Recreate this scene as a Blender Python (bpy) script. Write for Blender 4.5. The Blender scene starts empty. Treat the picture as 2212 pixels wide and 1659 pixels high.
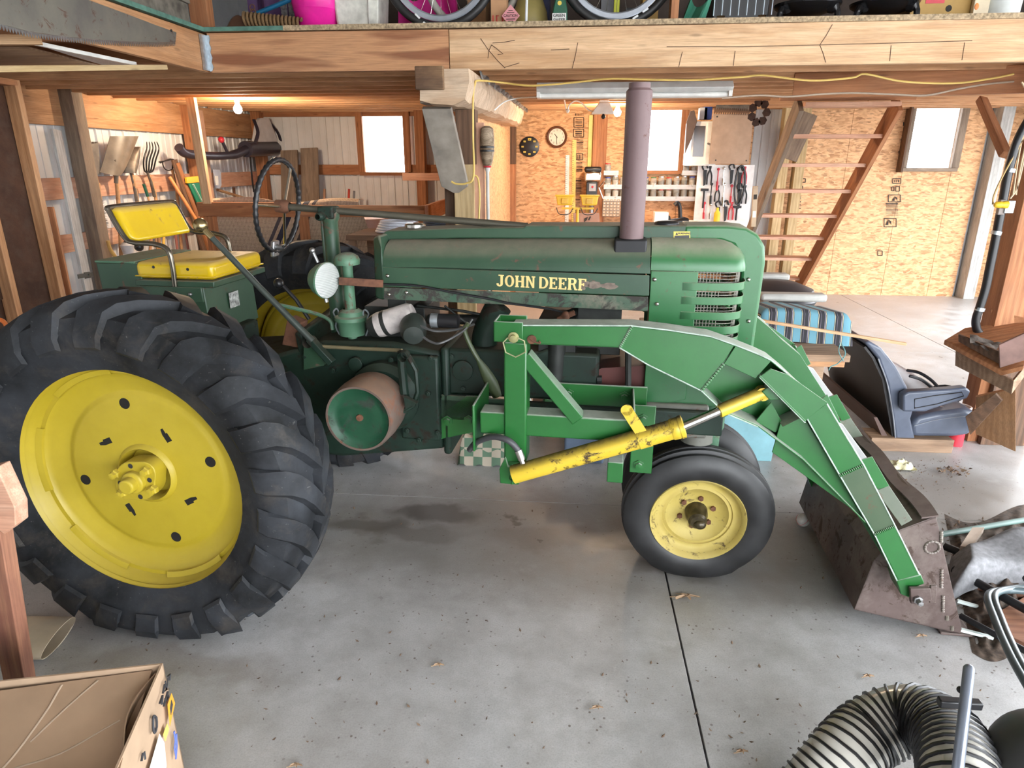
import bpy, bmesh, math, random
from mathutils import Vector as V, Matrix, Quaternion
R = math.radians
random.seed(11)
sc = bpy.context.scene
COL = sc.collection

# ---------------------------------------------------------------- camera, sky, exposure
PITCH, YAW, EYE, FPX = R(18.5), R(5.0), 1.975, 1440.0
cam = bpy.data.cameras.new('camera'); cam.sensor_width = 36.0; cam.lens = FPX / 2212 * 36.0; cam.clip_start = 0.05
camo = bpy.data.objects.new('camera', cam); COL.objects.link(camo)
camo.location = (0, 0, EYE); camo.rotation_euler = (R(90) - PITCH, 0, YAW)
sc.camera = camo
world = bpy.data.worlds.new('overcast sky'); sc.world = world; world.use_nodes = True
bg = world.node_tree.nodes['Background']; bg.inputs[0].default_value = (0.91, 0.955, 1.0, 1); bg.inputs[1].default_value = 8.0
sc.view_settings.view_transform = 'Standard'; sc.view_settings.look = 'None'
sc.view_settings.gamma = 1.0; sc.view_settings.use_curve_mapping = False
sc.view_settings.exposure = 0.85
def bulb_light(name, loc, power, col=(1, .77, .53), r=.05):
    l = bpy.data.lights.new(name, 'POINT'); l.energy = power; l.color = col; l.shadow_soft_size = r
    o = bpy.data.objects.new(name, l); COL.objects.link(o); o.location = loc

# ---------------------------------------------------------------- measuring: a photo ray met with a known plane
_M = Matrix.Rotation(YAW, 3, 'Z')
_F = _M @ V((0, math.cos(PITCH), -math.sin(PITCH))); _U = _M @ V((0, math.sin(PITCH), math.cos(PITCH))); _R = _M @ V((1, 0, 0))
def ray(px, py): return _F + _R * ((px - 1106) / FPX) + _U * ((829.5 - py) / FPX)
def at_y(px, py, y): r = ray(px, py); return V((0, 0, EYE)) + r * (y / r.y)
def at_x(px, py, x): r = ray(px, py); return V((0, 0, EYE)) + r * (x / r.x)
def at_z(px, py, z=0.0): r = ray(px, py); return V((0, 0, EYE)) + r * ((z - EYE) / r.z)
TANG = R(-4.0); TO = V((-1.697, 3.292, 0))
_TI = Matrix.Rotation(-TANG, 3, 'Z')
def on_t(px, py, t):                       # point of the tractor's own frame (forward, left, up) at lateral offset t to its right
    o = _TI @ (V((0, 0, EYE)) - TO); d = _TI @ ray(px, py)
    return o + d * ((-t - o.y) / d.y)

# ---------------------------------------------------------------- mesh helpers
class MB:
    def __init__(s): s.v = []; s.f = []
    def add(s, vs, fs):
        n = len(s.v); s.v += [tuple(v) for v in vs]; s.f += [tuple(i + n for i in f) for f in fs]; return s
    def box(s, x0, x1, y0, y1, z0, z1):
        return s.add([(x0, y0, z0), (x1, y0, z0), (x1, y1, z0), (x0, y1, z0), (x0, y0, z1), (x1, y0, z1), (x1, y1, z1), (x0, y1, z1)],
                     [(3, 2, 1, 0), (4, 5, 6, 7), (0, 1, 5, 4), (1, 2, 6, 5), (2, 3, 7, 6), (3, 0, 4, 7)])
    def bar(s, p, q, w, h, up=(0, 0, 1), w2=None, h2=None):
        p, q = V(p), V(q); d = (q - p).normalized(); u = V(up)
        if abs(d.dot(u)) > .98: u = V((1, 0, 0))
        a = d.cross(u).normalized(); b = a.cross(d); w2 = w if w2 is None else w2; h2 = h if h2 is None else h2
        c = []
        for P, W_, H_ in ((p, w, h), (q, w2, h2)):
            c += [P - a * W_ / 2 - b * H_ / 2, P + a * W_ / 2 - b * H_ / 2, P + a * W_ / 2 + b * H_ / 2, P - a * W_ / 2 + b * H_ / 2]
        return s.add(c, [(3, 2, 1, 0), (4, 5, 6, 7), (0, 1, 5, 4), (1, 2, 6, 5), (2, 3, 7, 6), (3, 0, 4, 7)])
    def tube(s, pts, r, n=10, closed=False, cap=True, flat=1.0):
        P = [V(p) for p in pts]; m = len(P); rs = r if isinstance(r, (list, tuple)) else [r] * m
        T = []
        for i in range(m):
            a = P[(i - 1) % m] if (closed or i > 0) else P[i]; b = P[(i + 1) % m] if (closed or i < m - 1) else P[i]
            T.append((b - a).normalized())
        u = V((0, 0, 1)) if abs(T[0].z) < .9 else V((1, 0, 0)); u = (u - T[0] * u.dot(T[0])).normalized()
        vs = []
        for i in range(m):
            if i: u = (u - T[i] * u.dot(T[i])).normalized()
            w = T[i].cross(u)
            for k in range(n):
                a = 2 * math.pi * k / n; vs.append(P[i] + (u * math.cos(a) * flat + w * math.sin(a)) * rs[i])
        fs = []
        for i in range(m if closed else m - 1):
            j = (i + 1) % m
            for k in range(n): l = (k + 1) % n; fs.append((i * n + k, i * n + l, j * n + l, j * n + k))
        if cap and not closed: fs += [tuple(range(n - 1, -1, -1)), tuple((m - 1) * n + k for k in range(n))]
        return s.add(vs, fs)
    def lathe(s, prof, o, ax, n=32, cap=False, a0=0.0, a1=2 * math.pi, sweep=None):   # prof: (along axis, radius)
        o, ax = V(o), V(ax).normalized(); u = V((0, 0, 1)) if abs(ax.z) < .9 else V((1, 0, 0))
        u = (u - ax * u.dot(ax)).normalized(); w = ax.cross(u); full = abs(a1 - a0 - 2 * math.pi) < 1e-6
        k1 = n if full else n + 1; vs = []; m = len(prof)
        for k in range(k1):
            a = a0 + (a1 - a0) * k / n
            for h, r in prof: vs.append(o + ax * h + (u * math.cos(a) + w * math.sin(a)) * max(r, 1e-4))
        fs = []
        for k in range(n):
            l = (k + 1) % k1
            for i in range(m - 1): fs.append((k * m + i, k * m + i + 1, l * m + i + 1, l * m + i))
        if cap and full: fs += [tuple(k * m for k in range(n)), tuple(k * m + m - 1 for k in reversed(range(n)))]
        return s.add(vs, fs)
    def prism(s, poly, d):                 # poly: 3-D points of a flat outline, d: thickness vector
        n = len(poly); d = V(d); a = [V(p) for p in poly]
        return s.add(a + [p + d for p in a], [tuple(range(n))[::-1], tuple(range(n, 2 * n))] + [(i, (i + 1) % n, n + (i + 1) % n, n + i) for i in range(n)])
    def strip(s, edge, d, th):             # a plate following a polyline: d = width vector, th = thickness vectors per point or one
        E = [V(p) for p in edge]; d = V(d); m = len(E); t = [V(th)] * m if not isinstance(th, list) else [V(x) for x in th]
        vs = []
        for p, q in zip(E, t): vs += [p, p + d, p + d + q, p + q]
        fs = [(3, 2, 1, 0), tuple(4 * (m - 1) + k for k in range(4))]
        for i in range(m - 1):
            for k in range(4): l = (k + 1) % 4; fs.append((4 * i + k, 4 * i + l, 4 * i + 4 + l, 4 * i + 4 + k))
        return s.add(vs, fs)
    def ball(s, c, rx, ry=None, rz=None, n=16, m=10):
        ry = rx if ry is None else ry; rz = rx if rz is None else rz; c = V(c)
        vs = [c + V((0, 0, rz))]
        for i in range(1, m):
            a = math.pi * i / m
            for k in range(n): b = 2 * math.pi * k / n; vs.append(c + V((rx * math.sin(a) * math.cos(b), ry * math.sin(a) * math.sin(b), rz * math.cos(a))))
        vs.append(c - V((0, 0, rz))); fs = []
        for k in range(n): fs.append((0, 1 + k, 1 + (k + 1) % n))
        for i in range(m - 2):
            for k in range(n): l = (k + 1) % n; fs.append((1 + i * n + k, 1 + (i + 1) * n + k, 1 + (i + 1) * n + l, 1 + i * n + l))
        e = len(vs) - 1
        for k in range(n): fs.append((e, 1 + (m - 2) * n + (k + 1) % n, 1 + (m - 2) * n + k))
        return s.add(vs, fs)
    def grid(s, f, nu, nv, th=None):       # f(u, v) in 0..1 -> point; th: thickness vector closes it into a solid
        vs = [V(f(i / nu, j / nv)) for j in range(nv + 1) for i in range(nu + 1)]; w = nu + 1
        fs = [(j * w + i, j * w + i + 1, (j + 1) * w + i + 1, (j + 1) * w + i) for j in range(nv) for i in range(nu)]
        if th is not None:
            n = len(vs); th = V(th); vs += [p + th for p in vs]; fs += [tuple(n + k for k in reversed(q)) for q in list(fs)]
            rim = [i for i in range(w)] + [j * w + nu for j in range(1, nv + 1)] + [nv * w + i for i in range(nu - 1, -1, -1)] + [j * w for j in range(nv - 1, 0, -1)]
            fs += [(rim[k], n + rim[k], n + rim[(k + 1) % len(rim)], rim[(k + 1) % len(rim)])[::-1] for k in range(len(rim))]
        return s.add(vs, fs)
    def build(s, name, m, parent=None, bevel=0.0, smooth=38, fix=True, seg=2, sub=0):
        me = bpy.data.meshes.new(name); me.from_pydata(s.v, [], s.f)
        if fix:
            b = bmesh.new(); b.from_mesh(me); bmesh.ops.recalc_face_normals(b, faces=b.faces[:]); b.to_mesh(me); b.free()
        if smooth:
            me.polygons.foreach_set('use_smooth', [True] * len(me.polygons)); me.set_sharp_from_angle(angle=R(smooth))
        if m: me.materials.append(m)
        o = bpy.data.objects.new(name, me); COL.objects.link(o)
        if parent: o.parent = parent
        if bevel:
            k = o.modifiers.new('edge', 'BEVEL'); k.width = bevel; k.segments = seg; k.limit_method = 'ANGLE'; k.angle_limit = R(40)
        if sub:
            k = o.modifiers.new('soft', 'SUBSURF'); k.levels = sub; k.render_levels = sub
        return o
def empty(name, loc=(0, 0, 0), rz=0.0, parent=None):
    o = bpy.data.objects.new(name, None); COL.objects.link(o); o.location = loc; o.rotation_euler = (0, 0, rz); o.empty_display_size = .1
    if parent: o.parent = parent
    return o
def tag(o, label, cat, group=None, kind=None):
    o['label'] = label; o['category'] = cat
    if group: o['group'] = group
    if kind: o['kind'] = kind
    return o
def struct(o): o['kind'] = 'structure'; return o
def board(name, p, q, w, h, m, parent=None, up=(0, 0, 1), bevel=.003, c=0.0):
    """a timber from p to q: width w, height h along up; its own X runs along the grain"""
    p, q = V(p), V(q); L = (q - p).length; d = (q - p) / L; u = V(up)
    if abs(d.dot(u)) > .98: u = V((0, 1, 0))
    y = u.cross(d).normalized(); z = d.cross(y)
    o = MB().box(0, L, -w / 2, w / 2, -h / 2, h / 2).build(name, m, parent, bevel, fix=False)
    Mx = Matrix((d, y, z)).transposed().to_4x4(); Mx.translation = p; o.matrix_local = Mx
    return o
def copy(o, parent=None, loc=None):
    c = o.copy(); COL.objects.link(c)
    if parent: c.parent = parent
    if loc is not None: c.location = loc
    for ch in list(o.children): copy(ch, c)
    return c
def text(name, s, size, m, parent, loc, rot, depth=.001, align='CENTER', sx=1.0, bold=0.0):
    cu = bpy.data.curves.new(name, 'FONT'); cu.body = s; cu.size = size; cu.extrude = depth; cu.align_x = align; cu.align_y = 'CENTER'; cu.offset = bold
    o = bpy.data.objects.new(name, cu); COL.objects.link(o)
    dg = bpy.context.evaluated_depsgraph_get(); me = bpy.data.meshes.new_from_object(o.evaluated_get(dg)); bpy.data.objects.remove(o)
    me.name = name; me.materials.clear(); me.materials.append(m)
    o = bpy.data.objects.new(name, me); COL.objects.link(o); o.parent = parent; o.location = loc; o.rotation_euler = rot; o.scale = (sx, 1, 1)
    return o
def curve(pts, n=8):                        # Catmull-Rom through points
    P = [V(p) for p in pts]; P = [P[0] * 2 - P[1]] + P + [P[-1] * 2 - P[-2]]; out = []
    for i in range(1, len(P) - 2):
        for k in range(n):
            t = k / n; a, b, c, d = P[i - 1:i + 3]
            out.append(.5 * ((2 * b) + (c - a) * t + (2 * a - 5 * b + 4 * c - d) * t * t + (3 * b - a - 3 * c + d) * t ** 3))
    return out + [P[-2]]

# ---------------------------------------------------------------- materials
class G:
    def __init__(s, name):
        s.m = bpy.data.materials.new(name); s.m.use_nodes = True; s.t = s.m.node_tree; s.b = s.t.nodes['Principled BSDF']
    def n(s, typ, props=None, **ins):
        x = s.t.nodes.new('ShaderNode' + typ)
        for k, v in (props or {}).items(): setattr(x, k, v)
        for k, v in ins.items():
            k = k.replace('_', ' ')
            i = x.inputs[int(k[1:])] if k[0] == 'i' and k[1:].isdigit() else x.inputs[k]
            if hasattr(v, 'is_output'): s.t.links.new(v, i)
            else: i.default_value = v
        return x
    def coord(s, kind='Object', scale=(1, 1, 1), rnd=0.0, rot=(0, 0, 0)):
        c = s.n('TexCoord').outputs[kind]
        if rnd:
            r = s.n('ObjectInfo').outputs['Random']
            c = s.n('VectorMath', {'operation': 'ADD'}, i0=c, i1=s.n('VectorMath', {'operation': 'SCALE'}, i0=(rnd, rnd * .7, rnd * .9), Scale=r).outputs[0]).outputs[0]
        return s.n('Mapping', Vector=c, Scale=scale, Rotation=rot).outputs[0]
    def noise(s, vec, scale, detail=4.0, rough=.55, dist=0.0):
        return s.n('TexNoise', Vector=vec, Scale=scale, Detail=detail, Roughness=rough, Distortion=dist).outputs['Fac']
    def ramp(s, fac, stops):
        x = s.n('ValToRGB', Fac=fac); e = x.color_ramp.elements
        while len(e) < len(stops): e.new(0.5)
        for k, (p, c) in zip(e, stops): k.position = p; k.color = (c, c, c, 1) if isinstance(c, (int, float)) else (*c, 1)
        return x.outputs['Color']
    def mix(s, fac, a, b, mode='MIX'):
        x = s.n('Mix', {'data_type': 'RGBA', 'blend_type': mode})
        for i, v in ((0, fac), (6, a), (7, b)):
            if hasattr(v, 'is_output'): s.t.links.new(v, x.inputs[i])
            else: x.inputs[i].default_value = v if i == 0 or len(v) == 4 else (*v, 1)
        return x.outputs[2]
    def math(s, op, a, b=0.0, clamp=False):
        return s.n('Math', {'operation': op, 'use_clamp': clamp}, i0=a, i1=b).outputs[0]
    def done(s, col=None, rough=None, metal=None, bump=None, bs=.3, bd=.01, spec=None):
        for k, v in (('Base Color', col), ('Roughness', rough), ('Metallic', metal), ('Specular IOR Level', spec)):
            if v is None: continue
            if hasattr(v, 'is_output'): s.t.links.new(v, s.b.inputs[k])
            else: s.b.inputs[k].default_value = (*v, 1) if isinstance(v, tuple) else v
        if bump is not None:
            x = s.n('Bump', Height=bump, Strength=bs, Distance=bd); s.t.links.new(x.outputs[0], s.b.inputs['Normal'])
        return s.m
def plain(name, col, rough=.55, metal=0.0, mott=.12, scale=9.0):
    g = G(name); f = g.noise(g.coord('Object', rnd=5), scale, 5)
    c = g.mix(g.ramp(f, [(.3, 0), (.7, 1)]), tuple(x * (1 - mott) for x in col), tuple(min(1, x * (1 + mott)) for x in col))
    return g.done(c, rough, metal)
def wood(name, a, b, grain=18.0, rough=.75, knot=.5, dirt=0.0, dirtc=(.12, .09, .07), wv=.18, up=False):
    P3 = (lambda a_, b_: (b_, b_, a_)) if up else (lambda a_, b_: (a_, b_, b_))
    g = G(name); v = g.coord('Object', P3(1.1, grain * .55), rnd=31)
    f = g.noise(v, 1.6, 5, .6, .9)
    w = g.n('TexWave', {'wave_type': 'BANDS', 'bands_direction': 'Y'}, Vector=g.coord('Object', P3(.35, 3.2), rnd=31), Scale=2.2, Distortion=7.0, Detail=2.5, Detail_Scale=.8, Detail_Roughness=.6).outputs['Fac']
    fine = g.noise(g.coord('Object', P3(3, 140), rnd=31), 1.5, 3, .7)
    c = g.mix(g.ramp(g.math('ADD', g.math('MULTIPLY', f, 1 - wv), g.math('MULTIPLY', w, wv)), [(.32, 0), (.68, 1)]), a, b)
    c = g.mix(g.ramp(fine, [(.3, .5), (.6, 0)]), c, tuple(x * .55 for x in a))
    if knot:
        k = g.n('TexVoronoi', {'feature': 'F1'}, Vector=g.coord('Object', P3(1.6, 7), rnd=31), Scale=1.25).outputs['Distance']
        c = g.mix(g.ramp(k, [(.05, knot), (.11, 0)]), c, tuple(x * .3 for x in a))
    if dirt:
        d = g.noise(g.coord('Object', (2, 5, 5), rnd=17), 2.0, 6, .65)
        c = g.mix(g.ramp(d, [(.45, 0), (.75, dirt)]), c, dirtc)
    return g.done(c, rough, 0, fine, .25, .004)
def osb(name, a, b, d, dense=1.0):
    g = G(name); base = g.coord('Object')
    wob = g.n('TexNoise', Vector=base, Scale=3.0, Detail=2.0).outputs['Color']
    col = None
    for i, (rot, sc_) in enumerate((((.5, .4, .35), 1.0), ((-.7, .3, -.9), 1.25), ((1.2, -.5, 1.9), .9))):
        p = g.n('Mapping', Vector=g.n('VectorMath', {'operation': 'ADD'}, i0=base, i1=g.n('VectorMath', {'operation': 'SCALE'}, i0=wob, Scale=.12).outputs[0]).outputs[0], Rotation=rot, Scale=(15 * sc_ * dense, 46 * sc_ * dense, 46 * sc_ * dense)).outputs[0]
        vn = g.n('TexVoronoi', {'feature': 'F1'}, Vector=p, Scale=1.0, Randomness=1.0)
        ci = g.ramp(g.n('SeparateColor', Color=vn.outputs['Color']).outputs[0], [(0.0, d), (.18, a), (.6, b), (1.0, tuple(min(1, x * 1.18) for x in b))])
        if col is None: col = ci; hh = vn.outputs['Distance']
        else: col = g.mix(g.ramp(g.noise(p, .35, 1), [(.40, 0), (.60, 1)]), col, ci)
    chips = g.n('TexVoronoi', {'feature': 'F1'}, Vector=g.n('Mapping', Vector=base, Rotation=(.4, .9, .6), Scale=(14, 60, 60)).outputs[0], Scale=1.0)
    col = g.mix(g.ramp(g.n('SeparateColor', Color=chips.outputs['Color']).outputs[1], [(.90, 0), (.94, .45)]), col, tuple(x * .45 for x in d))
    return g.done(col, .7, 0, hh, .2, .004)
def paint(name, col, col2, dust=(.36, .34, .28), dusty=.6, rust=.0, rustc=(.10, .05, .03), rough=.42, wear=0.0, wearc=(.03, .035, .03), scale=5.0):
    g = G(name); o = g.coord('Object'); f = g.noise(o, scale, 6, .6)
    c = g.mix(g.ramp(f, [(.3, 0), (.7, 1)]), col, col2)
    if wear: c = g.mix(g.ramp(g.noise(o, 3.1, 9, .72), [(.5, 0), (.62, wear)]), c, wearc)
    r_ = rough
    if rust:
        k = g.ramp(g.noise(o, 11, 8, .75, .6), [(.60 - .1 * rust, 0), (.66 - .08 * rust, 1)]); c = g.mix(k, c, rustc); r_ = g.mix(k, (rough,) * 3, (.85,) * 3)
    if dusty:
        nz = g.n('SeparateXYZ', Vector=g.n('NewGeometry').outputs['Normal']).outputs['Z']
        k = g.math('MULTIPLY', g.ramp(nz, [(.35, 0), (.95, 1)]), g.ramp(g.noise(o, 14, 6, .7), [(.25, dusty * .55), (.65, dusty)]))
        c = g.mix(k, c, dust); r_ = g.mix(k, r_ if hasattr(r_, 'is_output') else (rough,) * 3, (.9,) * 3)
    g.done(c, None, 0, g.noise(o, 90, 3), .06, .003)
    if hasattr(r_, 'is_output'): g.t.links.new(r_, g.b.inputs['Roughness'])
    else: g.b.inputs['Roughness'].default_value = r_
    return g.m
def emit(name, col, k):
    g = G(name); g.b.inputs['Base Color'].default_value = (*col, 1); g.b.inputs['Emission Color'].default_value = (*col, 1); g.b.inputs['Emission Strength'].default_value = k
    return g.m

PINE = wood('pine lumber', (.42, .20, .085), (.66, .37, .19), dirt=.25)
PINE_V = wood('upright pine plank', (.36, .18, .08), (.52, .29, .15), dirt=.3, up=True)
PINE_L = wood('pale pine lumber', (.52, .30, .15), (.74, .50, .30), dirt=.2)
PINE_R = wood('reddish fir lumber', (.30, .115, .045), (.50, .22, .095), 16, dirt=.2)
PINE_RB = wood('ringed fir lumber', (.28, .11, .05), (.58, .30, .15), 9, dirt=.2, wv=.75)
PINE_P = wood('pinkish pine lumber', (.55, .28, .18), (.74, .46, .32), dirt=.35)
GREYW = wood('weathered grey timber', (.15, .105, .075), (.31, .235, .17), 14, dirt=.4, wv=.06)
BROWNW = wood('brown stained timber', (.075, .038, .02), (.19, .10, .055), 14, dirt=.3)
TREATED = wood('treated yellow timber', (.42, .29, .13), (.64, .48, .27), 12, dirt=.1)
OLDPLY = wood('dark old plywood', (.05, .02, .010), (.10, .042, .02), 3, dirt=.3, wv=0, knot=0)
BENCHW = wood('old bench timber', (.22, .13, .075), (.42, .28, .18), 12, dirt=.35)
WHITEW = wood('grey painted plank', (.42, .42, .40), (.58, .58, .56), 10, knot=.3, dirt=.4)
DECK = wood('loft decking board', (.30, .17, .08), (.48, .30, .16), 8, dirt=.4)
OSB = osb('strand board', (.53, .28, .125), (.67, .39, .20), (.36, .17, .07))
OSB_R = osb('pale strand board', (.58, .34, .14), (.84, .58, .30), (.30, .14, .05))
STEEL = plain('bare steel', (.30, .30, .30), .4, .9)
CHROME = plain('worn chrome', (.60, .58, .54), .18, 1.0)
GALV = plain('galvanised steel', (.45, .50, .54), .38, .8, .2, 30)
BLACK = plain('black plastic', (.012, .012, .014), .38)
BLACKIRON = plain('black iron', (.02, .02, .022), .5, .4)
WHITE = plain('white enamel', (.78, .78, .75), .4)
DARK = plain('dark greasy metal', (.018, .02, .018), .55, .2, .5, 14)
RED = plain('red plastic', (.55, .03, .05), .4)
RUSTY = plain('rusty steel', (.13, .055, .03), .8, .2, .45, 22)
# ================================================================ the building
def concrete():
    g = G('worn concrete'); o = g.coord('Object')
    f = g.noise(o, .9, 8, .62); f2 = g.noise(o, 5.5, 6, .65)
    c = g.mix(g.ramp(f, [(.3, 0), (.72, 1)]), (.37, .365, .36), (.56, .56, .565))
    c = g.mix(g.ramp(f2, [(.35, .6), (.62, 0)]), c, (.28, .27, .255))
    c = g.mix(g.ramp(g.noise(o, 150, 3, .7), [(.35, .30), (.55, 0)]), c, (.20, .19, .18))
    c = g.mix(g.ramp(g.noise(o, 38, 5, .75), [(.60, 0), (.72, .30)]), c, (.66, .66, .67))
    c = g.mix(g.ramp(g.noise(o, 2.3, 7, .7), [(.62, 0), (.74, .55)]), c, (.70, .70, .72))
    sp = g.n('TexVoronoi', {'feature': 'F1'}, Vector=o, Scale=26.0).outputs['Distance']
    sp2 = g.noise(o, 4.0, 3)
    c = g.mix(g.math('MULTIPLY', g.ramp(sp, [(.10, .8), (.16, 0)]), g.ramp(sp2, [(.45, 0), (.6, 1)])), c, (.09, .065, .05))
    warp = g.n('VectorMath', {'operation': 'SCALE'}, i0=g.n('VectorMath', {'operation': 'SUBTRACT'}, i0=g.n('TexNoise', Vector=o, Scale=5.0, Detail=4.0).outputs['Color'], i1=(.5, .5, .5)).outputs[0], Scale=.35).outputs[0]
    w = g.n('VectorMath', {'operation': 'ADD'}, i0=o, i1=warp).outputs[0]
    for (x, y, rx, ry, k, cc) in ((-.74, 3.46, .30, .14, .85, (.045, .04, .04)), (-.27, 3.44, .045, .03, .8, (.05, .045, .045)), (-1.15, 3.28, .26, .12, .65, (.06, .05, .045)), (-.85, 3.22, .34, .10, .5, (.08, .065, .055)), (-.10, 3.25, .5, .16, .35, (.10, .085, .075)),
                             (.28, 3.2, .13, .08, .5, (.09, .08, .075)), (.55, 2.98, .28, .10, .6, (.07, .055, .045)), (1.3, 2.9, .5, .3, .3, (.13, .10, .085)), (2.5, 3.9, .8, .45, .55, (.14, .11, .085)), (-1.9, 3.6, .5, .5, .35, (.14, .10, .08)), (-1.6, 2.1, .6, .12, .35, (.16, .12, .09)), (2.1, 2.9, .6, .5, .45, (.08, .065, .05)), (.1, 3.25, 2.1, .75, .58, (.135, .12, .108)), (2.3, 3.2, .7, .5, .5, (.10, .08, .065))):  # dirt and oil; broad ones under tractor and by bus seat also paint shade
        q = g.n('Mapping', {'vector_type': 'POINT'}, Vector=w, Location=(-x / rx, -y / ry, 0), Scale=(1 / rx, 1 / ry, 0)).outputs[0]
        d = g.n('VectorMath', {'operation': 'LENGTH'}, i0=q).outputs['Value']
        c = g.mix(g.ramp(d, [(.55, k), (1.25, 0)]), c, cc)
    r = g.ramp(f2, [(.3, .27), (.7, .50)])
    return g.done(c, r, 0, g.noise(o, 60, 4, .7), .12, .004)
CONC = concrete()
CRACK = plain('dark joint', (.03, .028, .026), .95)
fl = struct(MB().box(-8, 8, -6, 13, -.14, -.045).build('floor', CRACK, smooth=0))
xs = [-8, -3.15, .52, 4.2, 8]; ys = [-6, -.1, 3.632, 7.35, 13]
for i in range(4):
    for j in range(4):
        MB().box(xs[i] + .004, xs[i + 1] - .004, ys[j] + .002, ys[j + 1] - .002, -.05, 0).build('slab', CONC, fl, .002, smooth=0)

def metal_panel(parent, x0, x1, z0, z1, y, side=None):
    pts = [];  x = x0; k = 0
    while x < x1 - .02:
        for dx, dy in ((0, 0), (.085, 0), (.09, .006), (.115, .006), (.12, 0), (.195, 0), (.205, .02), (.222, .02), (.23, 0)):
            if x + dx <= x1: pts.append((x + dx, dy))
        x += .23
    pts.append((x1, 0))
    if side is None: E = [(a, y - b, z0) for a, b in pts]; th = (0, .003, 0)
    else: E = [(y + b, a, z0) for a, b in pts]; th = (-.003, 0, 0)
    return MB().strip(E, (0, 0, z1 - z0), th).build('metal_panel', SHEET, parent, smooth=20)
SHEET = plain('white ribbed sheet metal', (.66, .665, .67), .45, 0, .08, 3)
wb = struct(MB().box(-5.2, 6.75, 10.78, 10.9, -.05, 1.78).box(-5.2, -3.25, 10.78, 10.9, 1.78, 5.4).box(-2.58, .94, 10.78, 10.9, 1.78, 5.4).box(1.58, 4.81, 10.78, 10.9, 1.78, 5.4).box(5.47, 6.75, 10.78, 10.9, 1.78, 5.4)
            .box(-3.25, -2.58, 10.78, 10.9, 2.7, 5.4).box(.94, 1.58, 10.78, 10.9, 2.75, 5.4).box(4.81, 5.47, 10.78, 10.9, 2.76, 5.4).build('wall_back', SHEET, smooth=0))
for a, b in ((-4.98, -4.06), (-4.06, -3.25), (-2.58, -1.9), (-1.9, -.98), (2.55, 3.2)): metal_panel(wb, a, b, 0, 2.78, 10.77)
metal_panel(wb, -3.25, -2.58, 0, 1.80, 10.77)
def osb_panel(x0, x1, z0, z1, y=10.70): return MB().box(x0 + .002, x1 - .002, y, y + .015, z0, z1).build('osb_panel', OSB, wb, .001, smooth=0)
for a in ((-.93, .24, 0, 2.75), (.24, .94, 0, 2.75), (.94, 1.58, 0, 1.84), (1.58, 2.62, 0, 2.75), (3.12, 3.99, 0, 2.85), (3.99, 4.8, 0, 2.85), (4.8, 5.48, 0, 1.88), (5.48, 5.86, 0, 2.85), (6.12, 6.6, 0, 2.85)): osb_panel(*a)
# girts, window framing and posts of the back wall
for x0, x1, z0, z1 in ((-4.98, -3.3, 1.77, 1.92), (-2.53, -.95, 1.77, 1.92), (-4.98, -.95, 2.62, 2.78), (-4.98, -.95, .9, 1.04), (-4.98, -.95, .05, .2)):
    board('girt', (x0, 10.715, (z0 + z1) / 2), (x1, 10.715, (z0 + z1) / 2), .04, z1 - z0, PINE_R, wb)
board('wall_post', (-2.33, 10.63, 0), (-2.33, 10.63, 2.78), .14, .15, PINE_R, wb)
board('wall_post', (-4.85, 10.6, 0), (-4.85, 10.6, 2.7), .14, .15, PINE_R, wb)
board('corner_post', (-.94, 10.5, 0), (-.94, 10.5, 1.93), .16, .16, PINE_R, wb)
board('corner_post', (-.95, 10.5, 1.93), (-.95, 10.5, 2.62), .18, .17, BROWNW, wb)
board('wall_stud', (.335, 10.64, 0), (.335, 10.64, 2.72), .11, .10, PINE_R, wb)
board('wall_stud', (.43, 10.64, 0), (.43, 10.64, 2.72), .11, .06, PINE_R, wb)
board('yellow_strip', (.245, 10.68, 1.1), (.245, 10.68, 2.62), .012, .07, plain('yellow painted strip', (.70, .56, .16), .5), wb, up=(1, 0, 0))
board('wall_post', (3.02, 10.5, 0), (3.02, 10.5, 2.7), .13, .17, TREATED, wb)
board('wall_post', (3.25, 10.5, 0), (3.25, 10.5, 2.7), .13, .17, TREATED, wb)
def window(n, x0, x1, z0, z1, m, y=10.70):
    w = struct(empty('window_%d' % n, ((x0 + x1) / 2, y, z0)))
    c = (x0 + x1) / 2
    def fr(name, p, q, a, b): 
        o = board(name, V(p) - V((c, y, z0)), V(q) - V((c, y, z0)), a, b, m, w); return o
    fr('window_sill', (x0 - .05, y - .03, z0 - .035), (x1 + .05, y - .03, z0 - .035), .12, .05)
    for s in (x0 - .03, x1 + .03): fr('window_jamb', (s, y - .02, z0 - .01), (s, y - .02, z1 + .04), .10, .055)
    MB().box(x0 - c, x1 - c, .03, .035, 0, z1 - z0).build('pane', GLASS, w, smooth=0)
    return w
def glass():
    g = G('window glass'); t = g.t; out = t.nodes['Material Output']
    tr = g.n('BsdfTransparent'); gl = g.n('BsdfGlossy', Roughness=.05); mx = g.n('MixShader', Fac=.06)
    t.links.new(tr.outputs[0], mx.inputs[1]); t.links.new(gl.outputs[0], mx.inputs[2]); t.links.new(mx.outputs[0], out.inputs[0]); return g.m
GLASS = glass()
window(1, -3.25, -2.58, 1.82, 2.70, PINE_R); window(2, .94, 1.58, 1.85, 2.75, PINE_R); window(3, 4.81, 5.47, 1.89, 2.80, GREYW)
board('window_liner', (4.72, 10.62, 1.82), (4.72, 10.62, 2.76), .16, .03, BROWNW, wb, up=(1, 0, 0))

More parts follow.
